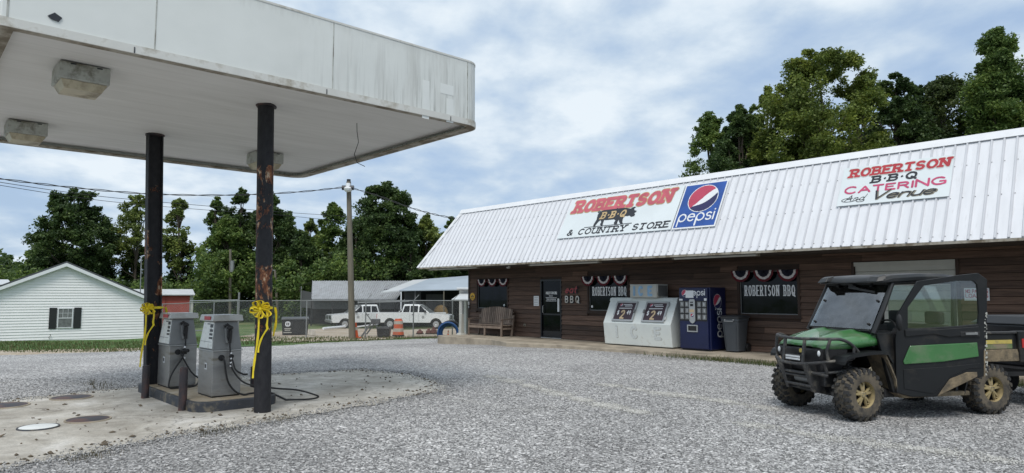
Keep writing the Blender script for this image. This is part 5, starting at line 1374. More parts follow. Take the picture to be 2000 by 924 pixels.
mb.build('roof', 'shingle', house, world=True)
mb = MB()
for s_ in (1, -1):
    e = s_*(yr-ya+ov); ze = za+.06-sl_k*(yr-ya+ov)
    mb.hexa([(HX+.26, ya, za-.12), (HX+.26, ya+e, ze-.16), (HX+.31, ya+e, ze-.16), (HX+.31, ya, za-.12)], [(HX+.26, ya, za+.075), (HX+.26, ya+e, ze+.01), (HX+.31, ya+e, ze+.01), (HX+.31, ya, za+.075)])
    mb.hexa([(HX+.0, ya, za-.0), (HX+.0, ya+e, ze-.05), (HX+.26, ya+e, ze-.05), (HX+.26, ya, za-.0)], [(HX+.0, ya, za+.07), (HX+.0, ya+e, ze+.0), (HX+.26, ya+e, ze+.0), (HX+.26, ya, za+.07)])
mb.build('rake_board', 'gwhite', house, world=True)
wy0, wy1, wz0, wz1 = 7.26, 8.00, -.22, .92
mb = MB()
def ringx(mb, x0, x1, y0, y1, z0, z1, wv):
    mb.box((x0, y0, z0), (x1, y0+wv, z1)); mb.box((x0, y1-wv, z0), (x1, y1, z1)); mb.box((x0, y0+wv, z0), (x1, y1-wv, z0+wv)); mb.box((x0, y0+wv, z1-wv), (x1, y1-wv, z1))
ringx(mb, HX+.03, HX+.07, wy0, wy1, wz0, wz1, .045); win = mb.build('window', 'gwhite', house, world=True)
mb = MB().box((HX+.03, wy0+.046, (wz0+wz1)/2-.02), (HX+.065, wy1-.046, (wz0+wz1)/2+.02))
for q in (1/3, 2/3): mb.box((HX+.05, wy0+(wy1-wy0)*q-.008, (wz0+wz1)/2+.021), (HX+.062, wy0+(wy1-wy0)*q+.008, wz1-.046))
mb.box((HX+.05, wy0+.046, wz1-.30), (HX+.061, wy1-.046, wz1-.285)); mb.build('sash', 'gwhite', win, world=True)
MB().box((HX+.032, wy0+.046, wz0+.046), (HX+.045, wy1-.046, wz1-.046)).build('pane', 'winglass', win, world=True)
for y0 in (wy0-.40, wy1+.04): MB().box((HX+.03, y0, wz0-.03), (HX+.055, y0+.36, wz1+.02)).build('shutter', 'shutter', house, world=True)
MB().tube([(HX+.06, 6.95, -.55), (HX+.1, 6.98, -.62), (HX+.06, 6.9, -.72), (HX+.06, 6.94, -.80)], .015, 5).build('spigot', 'curb', house, world=True)
house.rotation_euler.z = -R(7)
# second roof far left
h2 = thing('white_outbuilding', 'low pale roof showing past the left end of the white house', 'house', tuple(gp(-10, 60)))
a = dep(-200, 545, 60); b = dep(22, 548, 60); c = dep(22, 556, 59)
MB().hexa([dep(-200, 556, 58), dep(24, 556, 58), dep(24, 556, 64), dep(-200, 556, 64)], [dep(-200, 544, 61), dep(16, 546, 61), dep(16, 546, 61.5), dep(-200, 544, 61.5)]).build('roof', 'tinw', h2, world=True)
g0 = gz(*gp(-10, 60)[:2]); 
MB().hexa([tuple(gp(-200, 58.4)), tuple(gp(20, 58.4)), tuple(gp(20, 63.5)), tuple(gp(-200, 63.5))], [dep(-200, 556.4, 58.4), dep(20, 556.4, 58.4), dep(20, 556.4, 63.5), dep(-200, 556.4, 63.5)]).build('walls', 'siding', h2, world=True)
# red shed
t = thing('red_shed', 'red metal shed with a pale low-pitched roof behind the white house', 'shed', tuple(gp(320, 60)))
def P3(px, D, z): p = dep(px, 575, D); return (p.x, p.y, z)
zf = 1.7-(577-575)/1333*60+.0
MB().hexa([P3(262, 60, -1.3), P3(371, 60, -1.3), P3(371, 66, -1.3), P3(262, 66, -1.3)], [P3(262, 60, 1.56), P3(371, 60, 1.56), P3(371, 66, 2.0), P3(262, 66, 2.0)]).build('walls', 'barnred', t, world=True)
MB().hexa([P3(371.3, 59.98, -1.3), P3(378, 60, -1.3), P3(378, 65.9, -1.3), P3(371.3, 65.9, -1.3)], [P3(371.3, 59.98, 1.56), P3(378, 60, 1.56), P3(378, 65.9, 1.95), P3(371.3, 65.9, 1.95)]).build('end_trim', 'garage', t, world=True)
MB().hexa([P3(254, 59.6, 1.62), P3(381, 59.6, 1.62), P3(376, 66.2, 2.12), P3(254, 66.2, 2.12)], [P3(254, 59.6, 1.70), P3(381, 59.6, 1.70), P3(376, 66.2, 2.2), P3(254, 66.2, 2.2)]).build('roof', 'tinw', t, world=True)
mb = MB()
for px in (330, 331.2): pass
mb.hexa([P3(322, 59.9, -1.2), P3(322.8, 59.9, -1.2), P3(322.8, 59.95, -1.2), P3(322, 59.95, -1.2)], [P3(322, 59.9, 1.5), P3(322.8, 59.9, 1.5), P3(322.8, 59.95, 1.5), P3(322, 59.95, 1.5)])
mb.build('door_seam', 'barnred', t, world=True)
t = thing('antenna_mast', 'thin pale mast standing by the red shed', 'mast', tuple(gp(275, 58)))
MB().cyl(gp(275, 58), dep(276, 505, 58), .045, n=6).build('mast', 'galv', t, world=True)
MB().cyl(gp(284, 57), dep(284, 557, 57), .10, n=8).build('vent_pipe', 'garage', t, world=True)

# open metal shed
t = thing('open_shed', 'long open-sided shed with a grey ribbed metal roof behind the pickups', 'shed', tuple(gp(690, 64)))
def zat(py, D): return 1.7-(py-575)/1333*D
E0, E1 = 63.0, 67.0
A = P3(609, E0, zat(584, E0)); B = P3(775, E0, zat(584, E0)); C_ = P3(800, E1, zat(549, E1)); D_ = P3(610, E1, zat(549, E1))
mb = MB().add([A, B, C_, D_, (A[0], A[1], A[2]-.06), (B[0], B[1], B[2]-.06)], [(0, 1, 2, 3), (0, 4, 5, 1)])
L_ = P3(585, 69.5, zat(557, 69.5)); K_ = P3(790, 72, zat(557, 70))
mb.add([D_, C_, K_, L_], [(0, 1, 2, 3)])
mb.build('roof', 'tin', t, world=True)
mb = MB()
for i in range(42):
    u = i/41; a_ = Vector(A).lerp(Vector(B), u); d_ = Vector(D_).lerp(Vector(C_), u); mb.bar(a_+Vector((0, 0, .03)), d_+Vector((0, 0, .03)), .05, .06)
mb.build('roof_ribs', 'tin', t, world=True)
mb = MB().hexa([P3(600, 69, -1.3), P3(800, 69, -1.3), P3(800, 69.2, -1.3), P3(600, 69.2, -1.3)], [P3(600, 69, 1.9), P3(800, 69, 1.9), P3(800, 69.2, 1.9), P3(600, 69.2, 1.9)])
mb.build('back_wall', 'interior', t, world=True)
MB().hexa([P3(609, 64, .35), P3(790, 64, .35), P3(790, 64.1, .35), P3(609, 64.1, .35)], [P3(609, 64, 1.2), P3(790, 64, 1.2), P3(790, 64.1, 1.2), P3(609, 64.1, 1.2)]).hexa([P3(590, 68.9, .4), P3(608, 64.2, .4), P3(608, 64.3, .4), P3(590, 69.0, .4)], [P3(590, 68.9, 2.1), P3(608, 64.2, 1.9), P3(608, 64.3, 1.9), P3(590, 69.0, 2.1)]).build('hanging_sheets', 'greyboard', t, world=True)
for px, D in ((588.5, 69.3), (609, 63.1), (650, 63.1), (692, 63.1), (735, 63.1), (772, 63.1)):
    p = gp(px, D); MB().cyl(p, (p.x, p.y, 1.25 if px > 600 else 2.5), .07, n=6).build('post', 'galv' if px < 600 else 'interior', t, world=True)
# workshop shed with blue-grey roof, reaching behind the store
t = thing('workshop_shed', 'dark open workshop with a pale blue metal roof just left of the store', 'shed', tuple(gp(840, 52)))
E0, E1 = 60.0, 66.0
A = P3(779, E0, zat(567, E0)); B = P3(980, E0, zat(564, E0)); C_ = P3(980, E1, zat(534, E1)); D_ = P3(838, E1, zat(544.5, E1)); D2 = P3(806, E1, zat(547, E1)); A2 = P3(745, E0+.4, zat(570.5, E0))
MB().add([A, B, C_, D_, (A[0], A[1], A[2]-.08), (B[0], B[1], B[2]-.08)], [(0, 1, 2, 3), (0, 4, 5, 1)]).build('roof', 'tinblue', t, world=True)
MB().add([A2, (A[0], A[1], A[2]-.02), (D_[0], D_[1], D_[2]-.02), D2, (A2[0], A2[1], A2[2]-.10), (A[0], A[1], A[2]-.12)], [(0, 1, 2, 3), (0, 4, 5, 1)]).build('side_roof', 'tinw', t, world=True)
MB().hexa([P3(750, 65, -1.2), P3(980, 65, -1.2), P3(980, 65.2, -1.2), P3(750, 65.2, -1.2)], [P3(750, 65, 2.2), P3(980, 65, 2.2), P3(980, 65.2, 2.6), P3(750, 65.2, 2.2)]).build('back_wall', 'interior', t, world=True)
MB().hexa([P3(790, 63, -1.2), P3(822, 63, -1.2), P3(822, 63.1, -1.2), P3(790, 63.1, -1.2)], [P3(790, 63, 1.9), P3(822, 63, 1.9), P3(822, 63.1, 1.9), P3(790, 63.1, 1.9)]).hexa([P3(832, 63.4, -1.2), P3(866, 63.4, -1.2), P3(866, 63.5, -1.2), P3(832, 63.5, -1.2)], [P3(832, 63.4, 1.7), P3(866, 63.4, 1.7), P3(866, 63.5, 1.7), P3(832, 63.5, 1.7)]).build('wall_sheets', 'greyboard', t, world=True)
for px, D, m_ in ((783.5, 60.1, 'gwhite'), (811, 60.3, 'greyboard'), (867, 60.1, 'polewood')):
    p = gp(px, D); MB().cyl(p, (p.x, p.y, zat(567, D)-.02), .055, n=6).build('post', m_, t, world=True)
o = MB().ell(tuple(gp(861, 61)+Vector((0, 0, 1.15))), (.9, .5, .8), 12, 8).build('tarp_heap', mat('dull_tan_tarp', (.17, .11, .04), .8, var=.3), loc=tuple(gp(861, 61)))
tag(o, 'tan covered heap inside the dark workshop', 'heap')
# white lean-to building with awning by the store corner
t = thing('white_lean_to', 'narrow white sided building with a small metal awning left of the store corner', 'building', tuple(gp(905, 40)))
MB().hexa([P3(897, 40, -.8), P3(940, 40, -.8), P3(940, 44, -.8), P3(897, 44, -.8)], [P3(897, 40, zat(566, 40)), P3(940, 40, zat(566, 40)), P3(940, 44, zat(566, 40)), P3(897, 44, zat(566, 40))]).build('walls', 'siding', t, world=True)
MB().hexa([P3(903, 39.9, -.7), P3(930, 39.9, -.7), P3(930, 39.96, -.7), P3(903, 39.96, -.7)], [P3(903, 39.9, zat(588, 40)), P3(930, 39.9, zat(588, 40)), P3(930, 39.96, zat(588, 40)), P3(903, 39.96, zat(588, 40))]).build('doorway', 'steel2', t, world=True)
MB().hexa([P3(906, 39.7, -.7), P3(911, 39.7, -.7), P3(911, 39.8, -.7), P3(906, 39.8, -.7)], [P3(906, 39.7, zat(588, 40)), P3(911, 39.7, zat(588, 40)), P3(911, 39.8, zat(588, 40)), P3(906, 39.8, zat(588, 40))]).build('door_frame', 'gwhite', t, world=True)
MB().hexa([P3(882, 38.2, zat(586, 38.2)), P3(950, 38.2, zat(586, 38.2)), P3(950, 40, zat(573, 40)), P3(902, 40, zat(573, 40))], [P3(882, 38.2, zat(584.5, 38.2)), P3(950, 38.2, zat(584.5, 38.2)), P3(950, 40, zat(571.5, 40)), P3(902, 40, zat(571.5, 40))]).build('awning', 'tinw', t, world=True)
MB().hexa([P3(892, 39.5, zat(566, 40)+.01), P3(950, 39.5, zat(566, 40)+.01), P3(950, 44, zat(566, 40)+.01), P3(892, 44, zat(566, 40)+.01)], [P3(892, 39.5, zat(564, 40)+.01), P3(950, 39.5, zat(564, 40)+.01), P3(950, 44, zat(560, 40)), P3(892, 44, zat(560, 40))]).build('roof', 'tinw', t, world=True)
# ------------------------------------------------------------------ pickups
def make_truck():
    t = thing('pickup_truck', '', 'pickup truck')
    zb_ = .48
    def arch(cx_, r=.47, n=9): return [(cx_+r*math.cos(a), .37+r*math.sin(a)) for a in np.linspace(.24, math.pi-.24, n)]
    prof = [(2.85, zb_), (2.93, .62), (2.93, .98), (2.84, 1.10), (1.35, 1.22), (1.28, 1.28), (-.90, 1.30), (-.92, 1.28), (-2.85, 1.28), (-2.88, .62), (-2.80, zb_)]
    prof += arch(-1.82)[::-1]+arch(1.88)[::-1]
    MB().prism(prof, 1, -.98, .98).build('body', 'truckw', t, bevel=.10, seg=3)
    W1, W2 = .90, .72
    lo = [(1.30, 1.27), (-.93, 1.29)]; hi = [(.55, 1.88), (-.72, 1.90)]
    MB().hexa([(1.36, -W1, 1.24), (1.36, W1, 1.24), (-.93, W1, 1.24), (-.93, -W1, 1.24)], [(.46, -W2, 1.90), (.46, W2, 1.90), (-.78, W2, 1.92), (-.78, -W2, 1.92)]).build('cab', 'truckw', t, bevel=.10, seg=3)
    def side(x, z, s_): k = (z-1.24)/.67; return (x, s_*(W1+(W2-W1)*k+.004), z)
    for s_ in (1, -1):
        for q in ([(1.13, 1.30), (.50, 1.30), (.50, 1.78), (.60, 1.80)], [(.40, 1.30), (-.20, 1.30), (-.20, 1.80), (.40, 1.80)], [(-.27, 1.30), (-.80, 1.30), (-.68, 1.78), (-.27, 1.80)]):
            pts = [side(x, z, s_) for x, z in q]; MB().add(pts+[(a_, b_-s_*.02, c_) for a_, b_, c_ in pts], [(0, 1, 2, 3), (4, 5, 6, 7), (0, 1, 5, 4), (1, 2, 6, 5), (2, 3, 7, 6), (3, 0, 4, 7)]).build('side_window', 'pane', t)
        MB().box((.95, s_*1.0-.05, 1.28), (1.10, s_*1.12-.05*0, 1.45) if s_ > 0 else (1.10, s_*1.0+.05, 1.45)).build('mirror', 'blackp', t) if s_ > 0 else MB().box((.95, -1.12, 1.28), (1.10, -.95, 1.45)).build('mirror', 'blackp', t)
        MB().box((.50, s_*.984-.004, .60), (.51, s_*.984+.004, 1.22)).box((-.22, s_*.984-.004, .60), (-.21, s_*.984+.004, 1.22)).box((-.92, s_*.984-.004, .60), (-.91, s_*.984+.004, 1.26)).build('door_gap', 'steel2', t)
        MB().box((-.05, s_*.99-.012, 1.08), (.12, s_*.99+.012, 1.13)).build('door_handle', 'blackp', t)
        MB().cyl((.85, s_*.981, .92), (.85, s_*.988, .92), .12, n=12).build('door_logo', 'alu', t)
        MB().box((2.86, s_*.72-.2, .84), (2.945, s_*.72+.2, 1.04)).build('headlight', 'led', t)
        MB().box((-2.90, s_*.90-.07, .80), (-2.84, s_*.90+.07, 1.16)).build('tail_light', 'taillight', t)
    MB().add([(1.33, -W1+.08, 1.27), (1.33, W1-.08, 1.27), (.50, W2-.05, 1.87), (.50, -W2+.05, 1.87)], [(0, 1, 2, 3)]).xf(Matrix.Translation((.02, 0, .012))).build('windscreen', 'winglass', t)
    MB().box((-.945, -.6, 1.36), (-.93, .6, 1.78)).build('rear_window', 'pane', t)
    MB().box((-2.78, -.82, 1.281), (-1.0, .82, 1.286)).build('bed_floor', 'ink', t)
    MB().box((2.88, -.52, .74), (2.95, .52, 1.05)).build('grille', 'blackp', t)
    MB().box((2.86, -.95, .46), (3.02, .95, .66)).build('front_bumper', 'steel2', t, bevel=.02)
    MB().box((-3.0, -.92, .46), (-2.86, .92, .64)).build('rear_bumper', 'blackp', t, bevel=.02)
    MB().box((-2.895, -.55, .78), (-2.885, .10, 1.12)).build('tailgate_print', 'ink', t)
    MB().box((-2.896, .35, .84), (-2.886, .78, 1.14)).build('tailgate_decal', 'terra', t)
    MB().box((-2.5, -.6, .25), (2.6, .6, .50)).build('chassis', 'black', t)
    for x in (1.88, -1.82):
        for s_ in (1, -1):
            wl_ = MB().lathe([(.24, -.12), (.36, -.12), (.385, -.08), (.385, .08), (.36, .12), (.24, .12)], axis=1, c=(x, s_*.84, .385), n=20, cap=False).build('wheel', 'tyre', t)
            MB().lathe([(.001, s_*.06), (.10, s_*.10), (.22, s_*.09), (.24, s_*.115), (.25, s_*.10)], axis=1, c=(x, s_*.84, .385), n=20, cap=False).build('rim', 'alu', wl_)
    return t
TR = make_truck()
def put_truck(o, label, px, D, yaw):      # yaw: 0 = nose to the right of the picture
    p = gp(px, D); o.location = p; o.rotation_euler = (0, 0, VA+R(yaw)); o['label'] = label; o['group'] = 'white pickups in the fenced yard'; return o
put_truck(TR, 'white pickup facing right, side-on behind the orange barrel', 812, 55, -6)
put_truck(copy_tree(TR), 'white pickup facing left with its nose behind the utility pole', 716, 57, 203)
put_truck(copy_tree(TR), 'white pickup facing left whose nose shows just left of the utility pole', 706, 61, 203)
put_truck(copy_tree(TR), 'white pickup whose cab shows over the bed of the right-facing pickup', 806, 60, 190)
# ladder rack on the left-facing truck
t = thing('ladder_rack', 'grey ladder rack raised over the bed of the left-facing pickup', 'rack', tuple(gp(735, 56)))
mb = MB()
for px in (700, 742, 790): p = gp(px, 57); mb.cyl(p+Vector((0, 0, 1.2)), p+Vector((0, 0, 2.35)), .03, n=6)
mb.bar(P3(700, 57, zat(590.5, 57)), P3(800, 57, zat(588, 57)), .6, .10)
mb.build('frame', 'galv', t, world=True)

# ------------------------------------------------------------------ clutter along the fence
p = gp(578, 39.5)
t = thing('dumpster', 'black plastic waste container with white print by the fence', 'dumpster', tuple(p), VA+R(18))
MB().hexa([(-.68, -.42, .0), (.68, -.42, .0), (.68, .42, .0), (-.68, .42, .0)], [(-.74, -.50, .86), (.74, -.50, .86), (.74, .50, .86), (-.74, .50, .86)]).build('body', 'blackp', t, bevel=.03)
MB().hexa([(-.78, -.54, .865), (.78, -.54, .865), (.78, .54, .865), (-.78, .54, .865)], [(-.74, -.50, .93), (.74, -.50, .93), (.74, .45, 1.0), (-.74, .45, 1.0)]).build('lid', 'lid', t, bevel=.02)
r = Ras(.4, .4, .02).line(arc(.2, .2, .12, .12, 0, 360, 20)).line([(.2, .1), (.2, .3)])
q = parent_matrix(t); 
def loc_on(t, p_, v): m_ = parent_matrix(t).to_3x3(); return m_ @ Vector(v)
o0 = parent_matrix(t) @ Vector((-.60, -.485, .42)); decal('emblem', r.d < .03, .02, o0, loc_on(t, 0, (1, 0, 0)), ZA, 'gwhite', t, .02)
mb = MB()
for z, a_, b_ in ((.36, -.58, -.22), (.27, -.56, -.26), (.14, -.62, -.18)):
    y = -.42-.08*z/.86-.006; mb.box((a_, y-.004, z-.025), (b_, y, z+.025))
mb.build('print', 'garage', t)
def cone(label, px, D, s_, m_='orange'):
    p = gp(px, D); t = thing('traffic_cone', label, 'traffic cone', tuple(p))
    MB().cbox((0, 0, .02*s_), (.38*s_, .38*s_, .04*s_)).build('base', m_, t)
    MB().cyl((0, 0, .04*s_), (0, 0, .72*s_), .14*s_, .03*s_, 14).build('cone', m_, t, smooth=True)
    MB().cyl((0, 0, .36*s_), (0, 0, .50*s_), .096*s_, .073*s_, 14, cap=False).build('band', 'reflw', t)
    return t
cone('dirty orange traffic cone just right of the utility pole', 696, 34.4, 1.05)
cone('small faded traffic cone inside the blue hose coil', 876, 35.0, .5)
p = gp(779, 36.8); t = thing('traffic_barrel', 'orange and white striped traffic barrel by the fence', 'traffic barrel', tuple(p))
pr = [(.30, 0), (.29, .22), (.27, .23), (.265, .42), (.25, .43), (.245, .62), (.235, .63), (.23, .82), (.21, .84), (.19, .86), (.19, .92)]
MB().lathe(pr, n=20).build('drum', 'orange', t, smooth=True)
for z0, z1, ra in ((.235, .415, .270), (.635, .80, .240)): MB().lathe([(ra+.004, z0), (ra, z1)], n=20, cap=False).build('band', 'reflw', t)
MB().lathe([(.30, .0), (.33, .01), (.33, .06), (.30, .07)], n=20, cap=False).build('rubber_base', 'black', t)
o = MB().loft([rrect(.30, .24, 0), rrect(.34, .28, .42), rrect(.36, .30, .43), rrect(.33, .27, .52)], closed=True, caps=True).build('storage_tub', 'blackp')
o.location = gp(751, 35.6); o.rotation_euler = (0, 0, VA); tag(o, 'black lidded tub left of the orange barrel', 'tub')
p = gp(727, 35.8); t = thing('folding_stand', 'grey folded metal stand with crossed legs beside the cone', 'stand', tuple(p), VA)
MB().bar((-.52, 0, 0), (.02, 0, .78), .05, .09).bar((-.28, .1, .12), (.25, .1, .86), .05, .07).bar((.15, 0, .70), (.50, 0, .20), .04, .04).bar((-.35, .05, 1.25), (.05, .05, .72), .05, .05).build('legs', 'steel2', t)
MB().box((-.02, -.1, .66), (.42, .2, .92)).build('head', 'greyboard', t, bevel=.03)
t = thing('white_pipe', 'long white pipe lying in the yard left of the pickups', 'pipe', tuple(gp(650, 50)))
MB().cyl(gp(633, 49)+Vector((0, 0, .12)), gp(675, 52)+Vector((0, 0, .2)), .09, n=8).build('pipe', 'gwhite', t, world=True)
t = thing('white_board', 'white board lying behind the folded metal stand', 'board', tuple(gp(715, 38)))
MB().bar(gp(694, 38)+Vector((0, 0, .45)), gp(738, 38)+Vector((0, 0, .62)), .5, .06).build('board', 'gwhite', t, world=True)
t = thing('concrete_block', 'small pale block on the verge right of the black dumpster', 'block', tuple(gp(612, 38)))
MB().hexa([(-.18, -.15, 0), (.18, -.15, 0), (.18, .15, 0), (-.18, .15, 0)], [(-.16, -.12, .34), (.10, -.12, .34), (.10, .12, .30), (-.16, .12, .30)]).build('block', 'reflw', t, bevel=.03)
t = thing('hose_coil', 'upright coil of thick blue hose leaning on the fence post', 'hose', tuple(gp(876, 34.8)), VA)
for k, (ra, m_) in enumerate(((.50, 'bluehose'), (.44, 'bluehose'), (.40, 'bluehose'), (.56, 'black'))):
    MB().tube([(ra*math.cos(a)+.03*k, .07*k-.1, max(.04, .22+ra*1.05*math.sin(a))) for a in np.linspace(-.5, math.pi+.5, 24)], .06, 8).build('loop', m_, t, smooth=True)
for i, (lab, px, D, r_, h_) in enumerate((('dark red small engine part lying on a plank, leftmost of three', 821, 37, .18, .22), ('dark red small engine part in the middle of the plank', 838, 37, .16, .28), ('dark red small engine part at the right end of the plank', 848, 37, .17, .36))):
    t = thing('engine_part', lab, 'machine part', tuple(gp(px, D)), VA, group='machine parts on the plank')
    MB().lathe([(r_*.8, .12), (r_, .16), (r_*.9, .12+h_*.6), (r_*.5, .12+h_*.7), (r_*.4, .12+h_), (r_*.1, .13+h_)], n=12).build('body', 'terra', t)
    MB().box((-r_*1.1, -.08, .10), (r_*1.1, .08, .15)).build('foot', 'black', t)
t = thing('plank', 'long grey plank lying along the fence right of the barrel', 'plank', tuple(gp(830, 37)))
MB().bar(gp(798, 37)+Vector((0, 0, .05)), gp(862, 37)+Vector((0, 0, .07)), .25, .08).build('board', 'reflw', t, world=True)

# ================================================================== TREES
def leaf_cloud(centres, radii, per, size, rng, sub=7, up=.35):
    """two-level clumps of rhombic leaves: centres (n,3), radii (n,)"""
    n = len(centres); sc = rng.normal(size=(n, sub, 3)); sc /= np.linalg.norm(sc, axis=2, keepdims=True)
    sc *= rng.uniform(.35, 1.0, (n, sub, 1)); sc[:, :, 2] *= .8
    C = (centres[:, None, :]+sc*radii[:, None, None]).reshape(-1, 3); rr_ = np.repeat(radii, sub)*rng.uniform(.38, .75, n*sub)
    m = max(1, per//sub)
    p = rng.normal(size=(len(C), m, 3)); p /= np.linalg.norm(p, axis=2, keepdims=True)+1e-9; p *= rng.random((len(C), m, 1))**.45
    p[:, :, 2] *= .8
    P = (C[:, None, :]+p*rr_[:, None, None]).reshape(-1, 3); N_ = len(P)
    nrm = rng.normal(size=(N_, 3)); nrm[:, 2] = np.abs(nrm[:, 2])+up; nrm /= np.linalg.norm(nrm, axis=1, keepdims=True)
    a = np.cross(nrm, rng.normal(size=(N_, 3))); a /= np.linalg.norm(a, axis=1, keepdims=True); b = np.cross(nrm, a)
    s_ = size*rng.uniform(.6, 1.3, (N_, 1)); 
    V = np.stack([P-a*s_, P-b*s_*.55, P+a*s_, P+b*s_*.55], 1).reshape(-1, 3)
    F = np.arange(N_*4).reshape(-1, 4)
    return V, F
def tree(name, label, px, D, ytop, wpx, leaf, crown0=.25, n=46, per=150, size=.16, shape='oval', seed=1, lean=0., group=None, dens_r=.20, trunk_r=None, gap=0.):
    rng = np.random.default_rng(seed); rr = random.Random(seed)
    base = gp(px, D); top = dep(px, ytop, D).z; H = top-base.z; Wm = wpx/2.*D/1333.
    t = thing(name, label, 'tree', tuple(base), rr.uniform(0, 6.28), group)
    cb = H*crown0
    cs = []; rd = []
    def R_(u):
        if shape == 'oval': return math.sin(math.pi*min(1, (u*.86+.12)))**.75
        if shape == 'cone': return (1-u)**.75*.95+.10 if u > .12 else .6+u*3
        if shape == 'pine': return math.sqrt(max(.05, 1-(u-.35)**2/.46)) if u > .1 else .5
        if shape == 'spread': return .45+.6*math.sin(math.pi*min(1, u*.8+.15))
        return 1
    k = 0; n = int(n*2.0)
    while len(cs) < n:
        u = rng.random()**.85; a = rng.uniform(0, 2*np.pi); f = math.sqrt(rng.uniform(.10, 1.0)); Rr = R_(u)*Wm
        x, y, z = math.cos(a)*Rr*f*.86, math.sin(a)*Rr*f*.86, cb+(H-cb)*(u*.95)
        if mn.noise(Vector((x*.33, y*.33, z*.28+seed*7.3))) < (-.45 if shape == 'cone' else -.25)+gap+.12*u and u < .93: 
            k += 1
            if k < 4000: continue
        cs.append((x+lean*u*Wm, y, z)); rd.append(Wm*dens_r*rng.uniform(.8, 1.4)*(1.0 if u < .85 else .62))
    cs.append((lean*Wm, 0, H-Wm*.08)); rd.append(Wm*.12)
    cs = np.array(cs); rd = np.array(rd)
    V, F = leaf_cloud(cs, rd, per, size, rng); npmesh('crown', V, F, leaf, t)
    mb = MB(); tr_ = trunk_r or H*.008+.05
    pts = [Vector((lean*Wm*(i/6.)**2+rr.uniform(-.1, .1)*i/3, rr.uniform(-.1, .1)*i/3, H*.92*i/6.)) for i in range(7)]
    mb.tube(pts, tr_, 8, radii=[tr_*(1.25 if i == 0 else 1-.13*i) for i in range(7)])
    for i in range(0, len(cs)-1, max(1, n//22)):
        c = Vector(cs[i]); hz = max(cb*.8, c.z-rr.uniform(.1, .28)*H); st = Vector((lean*Wm*(hz/H)**2, 0, hz))
        md = (st+c)/2+Vector((0, 0, -rr.uniform(0, .05)*H)); mb.tube([st, md, c], .05, 5, radii=[tr_*.42, tr_*.26, tr_*.08])
    mb.build('trunk', 'bark', t, smooth=True)
    return t
BG = [  # name,label,px,D,ytop,wpx,leaf,crown0,n,per,size,shape,lean,gap
 ('oak_tree', 'hazy pale small tree at the far left edge of the tree line', 10, 112, 498, 70, 'leafM', .1, 30, 120, .24, 'oval', 0, 0),
 ('oak_tree', 'low dark round tree behind the apex of the white house, left side', 58, 104, 486, 70, 'leafM', .1, 30, 130, .24, 'oval', 0, 0),
 ('oak_tree', 'tall dark broad tree rising above the white house roof', 135, 78, 368, 118, 'leafD', .10, 62, 170, .19, 'spread', .05, 0),
 ('oak_tree', 'dark tree right of the tall broad one over the house roof', 200, 84, 428, 86, 'leafD', .08, 40, 150, .2, 'oval', 0, 0),
 ('poplar_tree', 'light green slender tree just left of the left canopy post', 262, 82, 380, 84, 'leafL', .40, 42, 90, .18, 'spread', -.1, .14),
 ('vine_tree', 'dark vine-wrapped trunk tree under the light green slender tree', 262, 84, 455, 46, 'leafD', .05, 30, 110, .18, 'oval', 0, 0),
 ('poplar_tree', 'light green open tree just right of the left canopy post', 348, 80, 388, 76, 'leafL', .40, 40, 95, .18, 'oval', .1, .14),
 ('vine_tree', 'dark vine-clad column under the open light green tree', 352, 82, 452, 44, 'leafD', .05, 28, 120, .18, 'oval', 0, 0),
 ('oak_tree', 'mid green tree with ragged top left of the peeling post', 418, 84, 384, 66, 'leafM', .15, 36, 120, .19, 'oval', 0, .04),
 ('oak_tree', 'dark tree with the highest top between the two canopy posts', 466, 80, 368, 82, 'leafD', .08, 50, 160, .19, 'oval', 0, 0),
 ('oak_tree', 'dark tree right behind the peeling canopy post', 524, 78, 376, 90, 'leafD', .08, 50, 150, .19, 'oval', 0, 0),
 ('oak_tree', 'mid green tree just right of the peeling post', 560, 84, 412, 60, 'leafM', .1, 36, 140, .19, 'oval', 0, 0),
 ('oak_tree', 'pale green tree in the gap left of the utility pole', 604, 92, 428, 66, 'leafL', .1, 34, 110, .2, 'oval', 0, .02),
 ('oak_tree', 'green tree reaching up behind the utility pole', 648, 80, 396, 92, 'leafM', .1, 50, 150, .19, 'oval', 0, 0),
 ('sweetgum_tree', 'very dark tall tree right of the utility pole, highest beside it', 752, 74, 354, 112, 'leafD', .08, 66, 190, .18, 'spread', 0, 0),
 ('oak_tree', 'lighter willowy tree between the dark tall tree and the store roof', 832, 76, 420, 92, 'leafL', .06, 48, 140, .18, 'oval', 0, .02),
 ('oak_tree', 'pale tree just behind the left tip of the store roof', 880, 84, 424, 62, 'leafM', .06, 34, 130, .19, 'oval', 0, .02),
 ('oak_tree', 'dark tree low under the store eave at its left tip', 900, 70, 478, 90, 'leafD', .05, 36, 140, .18, 'oval', 0, 0),
 ('oak_tree', 'mid green tree low between the house roof and the dark broad tree', 95, 88, 448, 80, 'leafM', .05, 40, 140, .2, 'oval', 0, 0),
 ('oak_tree', 'dark green tree filling the gap between the two canopy posts', 440, 76, 420, 90, 'leafM', .05, 44, 150, .19, 'oval', 0, 0),
 ('oak_tree', 'dark green tree low right behind the peeling post', 585, 76, 452, 90, 'leafD', .05, 44, 150, .19, 'oval', 0, 0),
 ('oak_tree', 'dark green tree between the utility pole and the very dark tree', 695, 78, 425, 90, 'leafD', .05, 46, 160, .19, 'oval', 0, 0),
 ('oak_tree', 'dark green tree low right of the very dark tall tree', 800, 72, 452, 90, 'leafD', .05, 44, 150, .19, 'oval', 0, 0),
]
